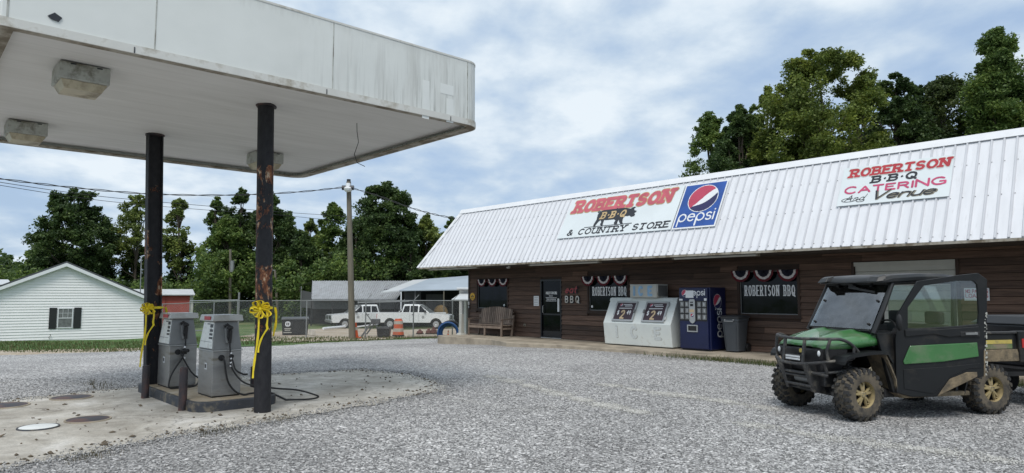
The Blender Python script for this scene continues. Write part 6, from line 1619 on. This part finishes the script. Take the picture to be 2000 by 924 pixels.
for i, (nm, lab, px, D, yt, wp, lf, c0, n_, per, sz, shp, ln, gp_) in enumerate(BG):
    tree(nm, lab, px, D, yt, wp*1.28, lf, c0, int(n_*(1.4 if nm != 'poplar_tree' else .8)), int(per*1.7), sz*.88, shp, seed=20+i, lean=ln, group='trees along the back of the yard', gap=gp_)
RG = [
 ('oak_tree', 'light-edged leafy tree at the left end of the trees above the store roof', 1395, 50, 222, 110, 'leafM', .25, 46, 230, .105, 'oval', -.1, .0),
 ('oak_tree', 'dark leafy tree second from the left above the store roof', 1455, 46, 205, 110, 'leafD', .25, 46, 230, .10, 'oval', 0, 0),
 ('oak_tree', 'yellow-green pointed tree left of the tallest roof-top crown', 1512, 45, 168, 100, 'leafY', .25, 44, 230, .10, 'cone', 0, 0),
 ('sweetgum_tree', 'tall olive-green forked tree in the middle above the store roof', 1622, 43, 102, 190, 'leafY', .22, 84, 270, .098, 'spread', 0, .03),
 ('pine_tree', 'dark pine just right of the tall olive-green forked tree', 1702, 48, 150, 90, 'needle', .3, 36, 240, .10, 'pine', 0, 0),
 ('oak_tree', 'near-black tree between the two pines above the store roof', 1768, 45, 142, 110, 'leafD', .28, 48, 230, .10, 'spread', .05, .02),
 ('pine_tree', 'broad pine with sky showing through left of the tallest right-hand tree', 1862, 46, 148, 140, 'needle', .35, 48, 230, .10, 'pine', 0, .05),
 ('sweetgum_tree', 'tallest narrow-topped tree at the right edge of the photo', 1985, 40, 52, 170, 'leafM', .2, 84, 270, .095, 'cone', -.05, .0),
 ('oak_tree', 'dark filler tree low behind the roof below the tall forked tree', 1600, 52, 235, 170, 'leafD', .1, 54, 200, .11, 'oval', 0, 0),
 ('oak_tree', 'dark filler tree low behind the roof right of the black tree', 1820, 52, 215, 170, 'leafD', .1, 50, 200, .11, 'oval', 0, 0),
 ('oak_tree', 'dark filler tree low behind the roof at its right-hand end', 1950, 50, 190, 160, 'leafD', .1, 50, 200, .11, 'oval', 0, 0),
 ('oak_tree', 'dark filler tree low behind the roof at its left-hand end', 1430, 54, 268, 150, 'leafD', .1, 44, 190, .11, 'oval', 0, 0),
 ('oak_tree', 'leafy green tree filling the dip right of the light-edged tree', 1480, 48, 205, 120, 'leafM', .1, 50, 200, .11, 'oval', 0, 0),
 ('oak_tree', 'olive green tree low in front of the pine beside the tall forked tree', 1690, 44, 185, 130, 'leafY', .1, 50, 220, .10, 'oval', 0, 0),
 ('oak_tree', 'dark green tree low between the black tree and the broad pine', 1810, 44, 190, 120, 'leafD', .1, 50, 220, .10, 'oval', 0, 0),
 ('oak_tree', 'mid green tree low between the broad pine and the tallest tree', 1925, 43, 170, 120, 'leafM', .1, 50, 220, .10, 'oval', 0, 0),
]
for i, (nm, lab, px, D, yt, wp, lf, c0, n_, per, sz, shp, ln, gp_) in enumerate(RG):
    tree(nm, lab, px, D, yt, wp*1.38, lf, c0, int(n_*1.5), int(per*1.7), sz*.98, shp, seed=60+i, lean=ln, group='trees behind the store', gap=gp_)
# mass of shrubs and vines in front of the trunks
rng = np.random.default_rng(11); cs = []; rd = []
for _ in range(520):
    px = rng.uniform(-80, 960); D = rng.uniform(70, 82); b = gp(px, D)
    prof = 5.2+2.6*mn.noise(Vector((px*.012, 0, 2)))+(1.8 if px > 380 else 0)-(1.6 if 235 < px < 385 else 0)
    z = rng.random()**.8*prof; cs.append((b.x, b.y, b.z+z)); rd.append(rng.uniform(.8, 1.7))
V, F = leaf_cloud(np.array(cs), np.array(rd), 150, .19, rng); tag(npmesh('undergrowth', V, F, 'leafM'), 'dense shrubs and vines along the foot of the tree line', 'undergrowth', kind='stuff')
cs = []; rd = []
for _ in range(500):
    px = rng.uniform(-250, 1100); D = rng.uniform(92, 118); b = gp(px, D)
    prof = 8.5+3*mn.noise(Vector((px*.01, 4, 2))); z = rng.random()*prof*(.62 if 200 < px < 400 else 1); cs.append((b.x, b.y, b.z+z)); rd.append(rng.uniform(1.5, 2.8))
V, F = leaf_cloud(np.array(cs), np.array(rd), 150, .30, rng); tag(npmesh('far_woodland', V, F, 'leafD'), 'far-off dark woodland closing the view behind the tree line', 'woodland', kind='stuff')

# ================================================================== UTILITY VEHICLE
U0 = Vector((-3.86, 11.08, 0)); UA = math.atan2(-.886, -.463)
utv = thing('utility_vehicle', 'green and black side-by-side utility vehicle with its near door ajar', 'utility vehicle', tuple(U0), UA)
def ring_prism(mb, outer, inner, axis, lo, hi):
    n = len(outer)
    def P(a, b, h): return {0: (h, a, b), 1: (a, h, b), 2: (a, b, h)}[axis]
    vs = [P(a, b, lo) for a, b in outer]+[P(a, b, hi) for a, b in outer]+[P(a, b, hi) for a, b in inner]+[P(a, b, lo) for a, b in inner]
    return mb.add(vs, [(k*n+i, k*n+(i+1) % n, ((k+1) % 4)*n+(i+1) % n, ((k+1) % 4)*n+i) for k in range(4) for i in range(n)])
# wheels
def make_wheel(side):
    """axle along Y, outer face towards side*Y; origin at the hub"""
    w = thing('x', '', '')
    for k in ('label', 'category'):
        if k in w: del w[k]
    w.name = 'wheel'
    return w
RW, WW = .355, .27
def wheel_at(x, s_, steer=0):
    hub = Vector((x, s_*.655, RW))
    o = bpy.data.objects.new('wheel', None); COL.objects.link(o); o.parent = utv; o.location = hub; o.rotation_euler = (0, 0, steer if s_ > 0 else steer)
    MB().lathe([(.175, -WW/2+.01), (.20, -WW/2), (.29, -WW/2), (.325, -WW/2+.03), (.335, -WW/2+.05), (.335, WW/2-.05), (.325, WW/2-.03), (.29, WW/2), (.20, WW/2), (.175, WW/2-.01)], axis=1, n=40, cap=False).build('tyre', 'mudtyre', o, smooth=True)
    mb = MB(); n = 22
    for i in range(n):
        for row, (y0, y1, off, r0, ln) in enumerate(((-.135, -.075, 0, .318, .052), (-.062, -.008, .5, .330, .046), (.008, .062, 0, .330, .046), (.075, .135, .5, .318, .052))):
            a = 2*math.pi*(i+off)/n; tilt = .30 if row in (1,) else (-.30 if row == 2 else 0)
            c, s = math.cos(a), math.sin(a); h = RW-r0+.004
            def q(t_, yy, r_): aa = a+t_/.34+ (yy*tilt*2); return (r_*math.cos(aa), yy, r_*math.sin(aa))
            ed = .014 if row in (0, 3) else 0
            mb.hexa([q(-ln/2, y0, r0-ed), q(ln/2, y0, r0-ed), q(ln/2, y1, r0-ed), q(-ln/2, y1, r0-ed)],
                    [q(-ln/2*.85, y0+(.018 if row == 0 else .003), RW), q(ln/2*.85, y0+(.018 if row == 0 else .003), RW), q(ln/2*.85, y1-(.018 if row == 3 else .003), RW), q(-ln/2*.85, y1-(.018 if row == 3 else .003), RW)])
        for yy in (-.137, .137):      # sidewall lugs
            a = 2*math.pi*(i+.25)/n; d = .008*(1 if yy > 0 else -1)
            def q2(t_, r_, y_): aa = a+t_; return (r_*math.cos(aa), y_, r_*math.sin(aa))
            mb.hexa([q2(-.05, .272, yy-d), q2(.05, .272, yy-d), q2(.06, .325, yy-d*2.4), q2(-.06, .325, yy-d*2.4)], [q2(-.045, .275, yy+d*.6), q2(.045, .275, yy+d*.6), q2(.055, .322, yy-d*.8), q2(-.055, .322, yy-d*.8)])
    mb.build('tread', 'lug', o)
    f = s_
    MB().lathe([(.165, -f*.09), (.178, -f*.03), (.172, f*.04), (.180, f*.095), (.196, f*.122), (.206, f*.118), (.200, f*.085)], axis=1, n=40, cap=False).build('rim', 'rimtan', o, smooth=True)
    mb = MB()
    for k in range(5):
        for dd in (-.17, .17):
            a = 2*math.pi*k/5+.3; a0 = a+dd*.5; a1 = a+dd*1.25
            p0 = Vector((.045*math.cos(a0), f*.085, .045*math.sin(a0))); p1 = Vector((.178*math.cos(a1), f*.062, .178*math.sin(a1)))
            mb.bar(p0, p1, .026, .032)
        a = 2*math.pi*k/5+.3
        p0 = Vector((.15*math.cos(a), f*.066, .15*math.sin(a))); p1 = Vector((.18*math.cos(a), f*.058, .18*math.sin(a))); mb.bar(p0, p1, .045, .02)
    mb.lathe([(.001, f*.10), (.035, f*.10), (.052, f*.085), (.055, f*.05)], axis=1, n=20, cap=False)
    mb.build('spokes', 'rimtan', o, bevel=.004)
    MB().lathe([(.001, f*.02), (.172, f*.02), (.172, -f*.02), (.001, -f*.02)], axis=1, n=24, cap=False).build('brake_drum', 'black', o)
    mb = MB()
    for k in range(5): a = 2*math.pi*k/5+.9; mb.cyl((.028*math.cos(a), f*.10, .028*math.sin(a)), (.028*math.cos(a), f*.108, .028*math.sin(a)), .006, n=6)
    mb.build('wheel_nuts', 'steel2', o)
for x, st in ((1.09, R(7)), (-1.11, 0)):
    for s_ in (1, -1): wheel_at(x, s_, st)
# underbody, axles, suspension
mb = MB().box((-1.45, -.42, .30), (1.25, .42, .46)).box((-.75, -.62, .28), (.62, .62, .40))
mb.build('chassis', 'black', utv, bevel=.02)
mb = MB()
for x in (1.09, -1.11):
    for s_ in (1, -1):
        mb.cyl((x, s_*.15, .38), (x, s_*.55, .36), .03, n=8).bar((x+.16, s_*.2, .34), (x, s_*.56, .30), .05, .04).bar((x-.16, s_*.2, .34), (x, s_*.56, .30), .05, .04)
mb.build('axles', 'uguard', utv)
mb = MB()
for x in (1.02, -1.18):
    for s_ in (1, -1):
        mb.cyl((x, s_*.45, .40), (x-.03, s_*.36, .82), .022, n=8)
        mb.tube([(x-.02*i/30-.0+.048*math.cos(i*1.05), s_*(.44-.07*i/40)+.048*math.sin(i*1.05), .46+.30*i/40) for i in range(41)], .010, 5)
mb.build('shock_absorbers', 'uguard', utv)
# bonnet
secs = []
for x, wv, zc, ze in ((.62, .66, 1.205, 1.02), (.80, .665, 1.20, 1.00), (1.00, .65, 1.175, .975), (1.20, .61, 1.125, .955), (1.36, .55, 1.065, .95), (1.45, .49, 1.01, .945), (1.475, .46, .97, .93)):
    sec = []
    for y, f_ in ((-1, 1.0), (-1, .62), (-.94, .36), (-.82, .22), (-.60, .16), (-.50, .0), (-.40, -.02), (-.30, .10), (0, .12), (.30, .10), (.40, -.02), (.50, .0), (.60, .16), (.82, .22), (.94, .36), (1, .62), (1, 1.0)):
        sec.append((x, y*wv, zc-(zc-ze)*f_))
    secs.append(sec)
MB().loft(secs).build('bonnet', 'green', utv, smooth=True, solid=.012)
word('bonnet_lettering', 'XUV', U0+Vector((0, 0, 0))+parent_matrix(utv).to_3x3() @ Vector((1.02, .657, 1.03)), parent_matrix(utv).to_3x3() @ Vector((-1, .02, 0)), ZA, .035, .008, 'yelstripe', utv, gap=.012, lift=.006, shear=.3, cell=.003) if False else None
# nose: black fascia with lamps
MB().hexa([(1.20, -.50, .60), (1.46, -.42, .62), (1.46, .42, .62), (1.20, .50, .60)], [(1.20, -.60, .95), (1.50, -.47, .94), (1.50, .47, .94), (1.20, .60, .95)]).build('nose_panel', 'blackp', utv, bevel=.02)
MB().box((1.10, -.40, .42), (1.40, .40, .60)).build('lower_nose', 'uguard', utv, bevel=.02)
for s_ in (1, -1):
    MB().hexa([(1.20, s_*.60, .80), (1.44, s_*.50, .80), (1.44, s_*.30, .80), (1.25, s_*.30, .80)], [(1.20, s_*.62, .95), (1.49, s_*.50, .95), (1.49, s_*.28, .95), (1.25, s_*.28, .95)]).build('headlight_housing', 'black', utv)
    c_ = MB().ell((1.505, s_*.43, .885), (.02, .024, .040), 14, 8).build('headlight', 'led', utv, smooth=True)
MB().lathe([(.001, 0), (.03, 0), (.03, -.01)], axis=0, c=(1.508, .05, .90), n=16, cap=False).build('badge', 'yelstripe', utv)
lb = MB().box((1.545, -.16, .76), (1.60, .16, .845)).build('light_bar', 'black', utv, bevel=.008)
mb = MB()
for r_ in range(2):
    for c_ in range(12): mb.cbox((1.603, -.143+c_*.026, .784+r_*.036), (.008, .019, .026))
mb.build('led', 'led', lb)
# brush guard
g = MB(); tr_ = .022
g.tube(smoothpts([(1.02, .66, .88), (1.16, .655, 1.02), (1.30, .63, 1.085), (1.42, .58, 1.09), (1.50, .44, 1.085), (1.55, .20, 1.075), (1.56, 0, 1.072), (1.55, -.20, 1.075), (1.50, -.44, 1.085), (1.42, -.58, 1.09), (1.30, -.63, 1.085), (1.16, -.655, 1.02), (1.02, -.66, .88)], 4), tr_, 8)
g.tube(smoothpts([(1.16, .655, .82), (1.36, .62, .80), (1.50, .50, .77), (1.60, .25, .73), (1.62, 0, .72), (1.60, -.25, .73), (1.50, -.50, .77), (1.36, -.62, .80), (1.16, -.655, .82)], 4), tr_, 8)
g.tube(smoothpts([(1.20, .60, .66), (1.45, .46, .62), (1.56, .2, .60), (1.57, 0, .60), (1.56, -.2, .60), (1.45, -.46, .62), (1.20, -.60, .66)], 4), tr_, 8)
for s_ in (1, -1):
    g.tube([(1.43, s_*.575, 1.09), (1.47, s_*.545, .93), (1.45, s_*.55, .785)], tr_, 8)
    g.tube([(1.50, s_*.52, .77), (1.44, s_*.50, .62)], tr_, 8)
    g.tube([(1.12, s_*.66, .98), (1.14, s_*.66, .82)], tr_*.9, 8)
    g.bar((1.555, s_*.21, 1.06), (1.60, s_*.21, .74), .05, .022)
g.build('brush_guard', 'uguard', utv, smooth=True)
g = MB()
for s_ in (1, -1):
    g.hexa([(1.50, s_*.24, .34), (1.50, s_*.30, .34), (1.30, s_*.30, .34), (1.30, s_*.24, .34)], [(1.62, s_*.21, .73), (1.62, s_*.33, .73), (1.46, s_*.33, .73), (1.46, s_*.21, .73)])
    g.tube([(1.55, s_*.30, .62), (1.44, s_*.52, .585)], .024, 8)
g.tube([(1.52, -.28, .42), (1.52, .28, .42)], .022, 8).tube([(1.55, -.28, .55), (1.55, .28, .55)], .018, 8)
g.hexa([(1.20, -.30, .28), (1.48, -.26, .36), (1.48, .26, .36), (1.20, .30, .28)], [(1.20, -.30, .31), (1.46, -.26, .39), (1.46, .26, .39), (1.20, .30, .31)])
g.build('bumper_plate', 'uguard', utv, bevel=.006)
MB().cyl((1.44, -.14, .50), (1.44, .14, .50), .045, n=12).build('winch', 'steel2', utv)
# fenders
for s_ in (1, -1):
    y0, y1 = s_*.46, s_*.80; arcp = [(1.40, .80), (1.36, .865), (1.30, .89), (1.20, .905), (1.02, .925), (.84, .935), (.70, .925), (.62, .80)]
    arcb = [(x-.0, z-.035) for x, z in arcp]
    MB().loft([[(x, y0, z), (x, y1, z), (x, y1, z-.045), (x, y1-s_*.02, z-.045), (x, y0, z-.02)] for x, z in arcp], closed=True, caps=True).build('front_fender', 'uplastic', utv)
    MB().loft([[(.72, s_*.40, .92), (.72, s_*.77, .90)], [(.64, s_*.40, .75), (.64, s_*.77, .74)], [(.56, s_*.40, .55), (.56, s_*.77, .55)], [(.53, s_*.40, .36), (.53, s_*.77, .36)], [(.42, s_*.40, .30), (.42, s_*.77, .30)]]).build('mud_guard', 'mud', utv, solid=.02)
    MB().box((-.70, s_*.60, .285), (.46, s_*.76, .345)).build('sill', 'mud', utv, bevel=.01)
    MB().loft([[(-.74, s_*.44, .95), (-.74, s_*.76, .95)], [(-.76, s_*.44, .70), (-.70, s_*.76, .70)], [(-.68, s_*.44, .45), (-.66, s_*.76, .45)], [(-.60, s_*.44, .30), (-.60, s_*.76, .30)]]).build('rear_guard', 'uplastic', utv, solid=.02)
    # cowl between bonnet and door
    MB().hexa([(.44, s_*.66, .36), (.58, s_*.66, .36), (.58, s_*.74, .36), (.44, s_*.74, .36)], [(.50, s_*.64, 1.17), (.78, s_*.66, 1.17), (.78, s_*.70, 1.17), (.50, s_*.70, 1.17)]).build('cowl', 'uplastic', utv, bevel=.01)
# cab frame
def P2(t): return t
fr = MB()
for s_ in (1, -1):
    fr.tube([(.80, s_*.66, 1.16), (.60, s_*.655, 1.52), (.42, s_*.635, 1.86)], .034, 8)
    fr.tube([(.42, s_*.635, 1.86), (-.35, s_*.635, 1.90), (-.66, s_*.63, 1.88)], .03, 8)
    fr.tube([(-.58, s_*.67, .95), (-.60, s_*.66, 1.4), (-.66, s_*.63, 1.88)], .036, 8)
    fr.tube([(.50, s_*.68, 1.15), (.50, s_*.70, .35)], .03, 8)
    fr.tube([(-.56, s_*.68, .98), (-.52, s_*.70, .33)], .03, 8)
fr.tube([(.43, -.63, 1.86), (.43, .63, 1.86)], .028, 8).tube([(-.66, -.62, 1.88), (-.66, .62, 1.88)], .028, 8).tube([(-.60, -.66, 1.15), (-.60, .66, 1.15)], .024, 8)
fr.build('roll_cage', 'ublack', utv, smooth=True)
# roof
secs = []
for x, z0, zt, hw in ((.60, 1.865, 1.885, .60), (.56, 1.86, 1.935, .655), (.44, 1.875, 1.975, .69), (0, 1.90, 2.00, .70), (-.45, 1.905, 2.00, .70), (-.70, 1.89, 1.975, .68), (-.80, 1.88, 1.93, .63)):
    secs.append([(x, -hw, z0), (x, -hw, (z0+zt)/2), (x, -hw*.93, zt-.008), (x, -hw*.6, zt+.006), (x, -hw*.25, zt-.006), (x, hw*.25, zt-.006), (x, hw*.6, zt+.006), (x, hw*.93, zt-.008), (x, hw, (z0+zt)/2), (x, hw, z0)])
MB().loft(secs, closed=True, caps=True).build('roof', 'uplastic', utv, smooth=True, bevel=.006)
for s_ in (1, -1): MB().hexa([(.56, s_*.40, 1.90), (.66, s_*.42, 1.885), (.66, s_*.60, 1.875), (.54, s_*.66, 1.89)], [(.50, s_*.40, 1.985), (.60, s_*.43, 1.955), (.60, s_*.58, 1.945), (.50, s_*.62, 1.975)]).build('roof_scoop', 'ublack', utv, bevel=.008)
# windscreen
a, b, c, d = (.80, -.625, 1.20), (.80, .625, 1.20), (.435, .60, 1.845), (.435, -.60, 1.845)
MB().hexa([a, b, c, d], [(x+.008, y, z+.004) for x, y, z in (a, b, c, d)]).build('windscreen', 'uglass', utv)
mb = MB(); n_ = Vector((.87, 0, .49))
def wsp(u, v, o=.015): p = Vector(a).lerp(Vector(b), u).lerp(Vector(d).lerp(Vector(c), u), v); return tuple(p+n_*o)
for (u0, v0, u1, v1, ww_) in ((0, 0, 1, 0, .03), (0, 1, 1, 1, .045)): mb.bar(wsp(u0, v0), wsp(u1, v1), ww_, .02)
mb.build('windscreen_frame', 'black', utv)
mb = MB().bar(wsp(.42, .90, .05), wsp(.86, .80, .03), .012, .03).bar(wsp(.42, .96, .05), wsp(.62, .86, .045), .02, .022).bar(wsp(.42, .97, .04), wsp(.50, .93, .04), .05, .05)
mb.build('wiper', 'black', utv)
mb = MB()
for u, v in ((.06, .62), (.94, .62), (.06, .12), (.94, .12)): mb.ell(wsp(u, v, .02), (.02, .02, .018), 8, 5)
for u in (.20, .76): mb.bar(wsp(u, 1.02, .03), wsp(u, .93, .03), .05, .02)
mb.build('windscreen_clips', 'black', utv)
MB().hexa([(.62, -.25, 1.18), (.74, -.25, 1.18), (.74, .02, 1.18), (.62, .02, 1.18)], [(.56, -.14, 1.36), (.60, -.14, 1.33), (.60, -.02, 1.33), (.56, -.02, 1.36)]).build('instrument_cowl', 'black', utv)
MB().box((.40, -.62, .95), (.78, .62, 1.19)).build('dashboard', 'uplastic', utv, bevel=.03)
MB().hexa([wsp(.07, .18, -.10), wsp(.22, .18, -.10), wsp(.22, .22, -.12), wsp(.07, .22, -.12)], [wsp(.07, .18, -.09), wsp(.22, .18, -.09), wsp(.22, .26, -.11), wsp(.07, .26, -.11)]).build('paper_on_dash', 'gwhite', utv)
swh = MB(); cc = Vector((.30, .34, 1.17))
swh.tube([cc+Vector((-.10*math.sin(t_)*.55, .19*math.cos(t_), .19*math.sin(t_)*.85)) for t_ in np.linspace(0, 2*math.pi, 25)[:-1]], .014, 6, closed=True)
swh.bar(cc-Vector((0, .18, 0)), cc+Vector((0, .18, 0)), .03, .02).bar(cc, cc+Vector((.25, 0, -.16)), .04, .04)
swh.build('steering_wheel', 'black', utv, smooth=True)
MB().box((-.52, -.60, .60), (-.02, .60, .78)).hexa([(-.56, -.60, .78), (-.40, -.60, .78), (-.40, .60, .78), (-.56, .60, .78)], [(-.62, -.58, 1.26), (-.52, -.58, 1.26), (-.52, .58, 1.26), (-.62, .58, 1.26)]).box((-.64, -.48, 1.262), (-.54, -.20, 1.45)).box((-.64, .20, 1.262), (-.54, .48, 1.45)).build('seats', 'seat', utv, bevel=.03)
MB().box((-.66, -.62, .55), (-.60, .62, 1.16)).box((-.66, -.62, .40), (.50, .62, .44)).build('cab_tub', 'ublack', utv)
MB().box((-.645, -.58, 1.18), (-.640, .58, 1.84)).build('rear_window', 'uglass2', utv)
# door shapes: (u backwards along the door, z)
outer = [(.00, .36), (.02, 1.08), (.06, 1.42), (.34, 1.88), (.89, 1.965), (1.12, 1.99), (1.23, 1.90), (1.20, 1.40), (1.13, .60), (.98, .57), (.51, .32), (.2, .31)]
inner = [(.19, 1.24), (.19, 1.27), (.20, 1.52), (.42, 1.82), (.86, 1.885), (1.05, 1.885), (1.10, 1.83), (1.10, 1.42), (1.08, 1.30), (.80, 1.27), (.50, 1.25), (.3, 1.235)]
def build_door(parent, name, loc, rz, flip=1, L=1.0):
    d_ = bpy.data.objects.new(name, None); COL.objects.link(d_); d_.parent = parent; d_.location = loc; d_.rotation_euler = (0, 0, rz)
    o_ = [(-u*L, z) for u, z in outer]; i_ = [(-u*L, z) for u, z in inner]; f = flip
    mb = MB(); ring_prism(mb, o_, i_, 1, -.02*f, .022*f); mb.build('shell', 'uplastic', d_, bevel=.012)
    MB().prism([(-.14*L, 1.22), (-.52*L, 1.225), (-1.08*L, 1.27), (-1.10*L, 1.17), (-.70*L, 1.12), (-.5*L, 1.16), (-.14*L, 1.12)], 1, .0232*f, .045*f).build('belt_moulding', 'uplastic', d_, bevel=.01)
    MB().prism([(-.195*L, 1.00), (-1.05*L, 1.055), (-1.06*L, .865), (-.60*L, .79), (-.11*L, .75), (-.10*L, .79)], 1, .0232*f, .042*f).build('green_panel', 'green', d_, bevel=.012)
    MB().prism([(-.52*L, .335), (-.97*L, .565), (-1.03*L, .60), (-1.03*L, .66), (-.90*L, .655), (-.68*L, .56), (-.60*L, .45)], 1, .0232*f, .034*f).build('dirt_splash', 'mud', d_, bevel=.004)
    MB().prism([(-.10*L, .42), (-.46*L, .36), (-.60*L, .47), (-.70*L, .60), (-.92*L, .70), (-1.08*L, .71), (-1.08*L, .78), (-.70*L, .73), (-.10*L, .68)], 1, .0232*f, .032*f).build('lower_pressing', 'uplastic', d_, bevel=.01)
    MB().box((-1.09*L, .024*f if f > 0 else -.05, 1.13), (-.84*L, .05 if f > 0 else -.024, 1.20)).build('handle_recess', 'black', d_, bevel=.01)
    MB().bar((-1.05*L, .058*f, 1.175), (-.90*L, .058*f, 1.17), .02, .03).ell((-1.03*L, .055*f, 1.18), (.016, .012, .016), 8, 5).build('handle', 'steel2', d_)
    g = [(-u*L, z) for u, z in ((.17, 1.22), (.18, 1.53), (.40, 1.84), (.86, 1.90), (1.07, 1.90), (1.12, 1.84), (1.12, 1.30), (.5, 1.23))]
    MB().prism(g, 1, -.004*f, .002*f).build('glass', 'uglass2', d_)
    return d_
DL = build_door(utv, 'door', (.55, .745, 0), -R(22), 1)
DR = build_door(utv, 'door', (.50, -.70, 0), 0, -1, .93)
MB().hexa([(.02, .05, 1.17), (.05, .05, 1.17), (.05, .12, 1.17), (.02, .12, 1.17)], [(.0, .06, 1.24), (.02, .06, 1.24), (.02, .16, 1.24), (.0, .16, 1.24)]).ell((-.02, .17, 1.32), (.035, .065, .115), 12, 8).build('mirror', 'black', DL, smooth=True)
mb = MB(); rr = random.Random(5)
for i in range(46):
    z = rr.uniform(.62, 1.45); mb.cbox((-1.13-.045*(z-.6)-rr.uniform(.0, .03), .024, z), (rr.uniform(.004, .02), .003, rr.uniform(.006, .03)))
mb.build('scuff_marks', 'garage', DL)
MB().prism([(-1.135, .60), (-1.115, .60), (-1.135, .95), (-1.15, .95)], 1, -.02, .026).build('mud_edge', 'mud', DL)
# interior grab things
MB().box((-.05, -.02, 1.0), (.25, .02, 1.25)).build('gear_console', 'black', utv)
# cargo bed
bd = MB().hexa([(-1.72, -.70, .80), (-.72, -.70, .80), (-.72, .70, .80), (-1.72, .70, .80)], [(-1.76, -.74, .83), (-.72, -.74, .83), (-.72, .74, .83), (-1.76, .74, .83)]).build('cargo_bed', 'mud', utv)
for s_ in (1, -1):
    MB().hexa([(-1.74, s_*.70, .83), (-.72, s_*.70, .83), (-.72, s_*.745, .83), (-1.74, s_*.745, .83)], [(-1.74, s_*.70, 1.13), (-.72, s_*.70, 1.13), (-.72, s_*.745, 1.13), (-1.74, s_*.745, 1.13)]).build('bed_side', 'uplastic', utv, bevel=.01)
    MB().box((-1.76, s_*.69 if s_ > 0 else -.77, 1.131), (-.70, .77 if s_ > 0 else -.69, 1.165)).build('bed_rail', 'uguard', utv, bevel=.01)
    y0, y1 = (.747, .757) if s_ > 0 else (-.757, -.747)
    MB().box((-1.52, y0, .99), (-.72, y1, 1.045)).build('yellow_stripe', 'yelstripe', utv); MB().box((-1.52, y0, .92), (-.72, y1, .985)).build('green_stripe', 'mudside', utv)
    MB().hexa([(-1.66, y0, .74), (-.72, y0, .74), (-.72, y1+s_*.01, .74), (-1.66, y1+s_*.01, .74)], [(-1.60, y0, .91), (-.72, y0, .91), (-.72, y1+s_*.01, .91), (-1.60, y1+s_*.01, .91)]).build('mud_crust', 'mud', utv, bevel=.006)
    MB().hexa([(-1.80, s_*.62, .72), (-1.62, s_*.62, .72), (-1.62, s_*.79, .72), (-1.80, s_*.79, .72)], [(-1.80, s_*.66, 1.17), (-1.60, s_*.66, 1.17), (-1.60, s_*.79, 1.17), (-1.80, s_*.79, 1.17)]).build('corner_post', 'uplastic', utv, bevel=.015)
    MB().box((-1.76, .79 if s_ > 0 else -.797, .93), (-1.66, .797 if s_ > 0 else -.79, 1.06)).build('tail_light', 'taillight', utv)
MB().box((-1.79, -.66, .82), (-1.75, .66, 1.13)).build('tailgate', 'uplastic', utv, bevel=.01)
MB().box((-1.55, -.25, .42), (-1.30, .25, .70)).bar((-1.5, 0, .42), (-1.95, 0, .42), .06, .06).build('hitch', 'black', utv)

# trailer with black lidded boxes behind the vehicle
tm = thing('utility_trailer', 'low dark trailer hitched behind the utility vehicle at the right edge', 'trailer', tuple(parent_matrix(utv) @ Vector((-3.2, 0, 0))), UA)
mb = MB().box((-1.2, -.75, .48), (1.0, .75, .56)).bar((1.0, .4, .50), (1.5, 0, .46), .06, .06).bar((1.0, -.4, .50), (1.5, 0, .46), .06, .06)
mb.build('deck', 'black', tm)
for s_ in (1, -1):
    MB().lathe([(.10, -.08), (.24, -.08), (.26, -.05), (.26, .05), (.24, .08), (.10, .08)], axis=1, c=(-.1, s_*.88, .26), n=22).build('wheel', 'tyre', tm)
    MB().bar((-.42, s_*.88, .56), (.22, s_*.88, .56), .2, .02).build('mudguard', 'steel2', tm)
MB().box((.9, .55, .40), (1.08, .76, .48)).build('yellow_block', 'yelstripe', tm)
for lab, yy in (('black lidded cargo box on the trailer, nearer the utility vehicle', .10), ('black lidded cargo box farther back on the trailer', -1.05)):
    b_ = thing('cargo_box', lab, 'box', tuple(parent_matrix(tm) @ Vector((yy+.1, 0, .562))), UA, group='black boxes on the trailer')
    MB().hexa([(-.46, -.62, 0), (.46, -.62, 0), (.46, .62, 0), (-.46, .62, 0)], [(-.54, -.70, .66), (.54, -.70, .66), (.54, .70, .66), (-.54, .70, .66)]).build('box', 'blackp', b_, bevel=.03)
    MB().hexa([(-.57, -.73, .662), (.57, -.73, .662), (.57, .73, .662), (-.57, .73, .662)], [(-.50, -.50, .80), (.50, -.50, .80), (.50, .50, .80), (-.50, .50, .80)]).build('lid', 'lid', b_, bevel=.02)
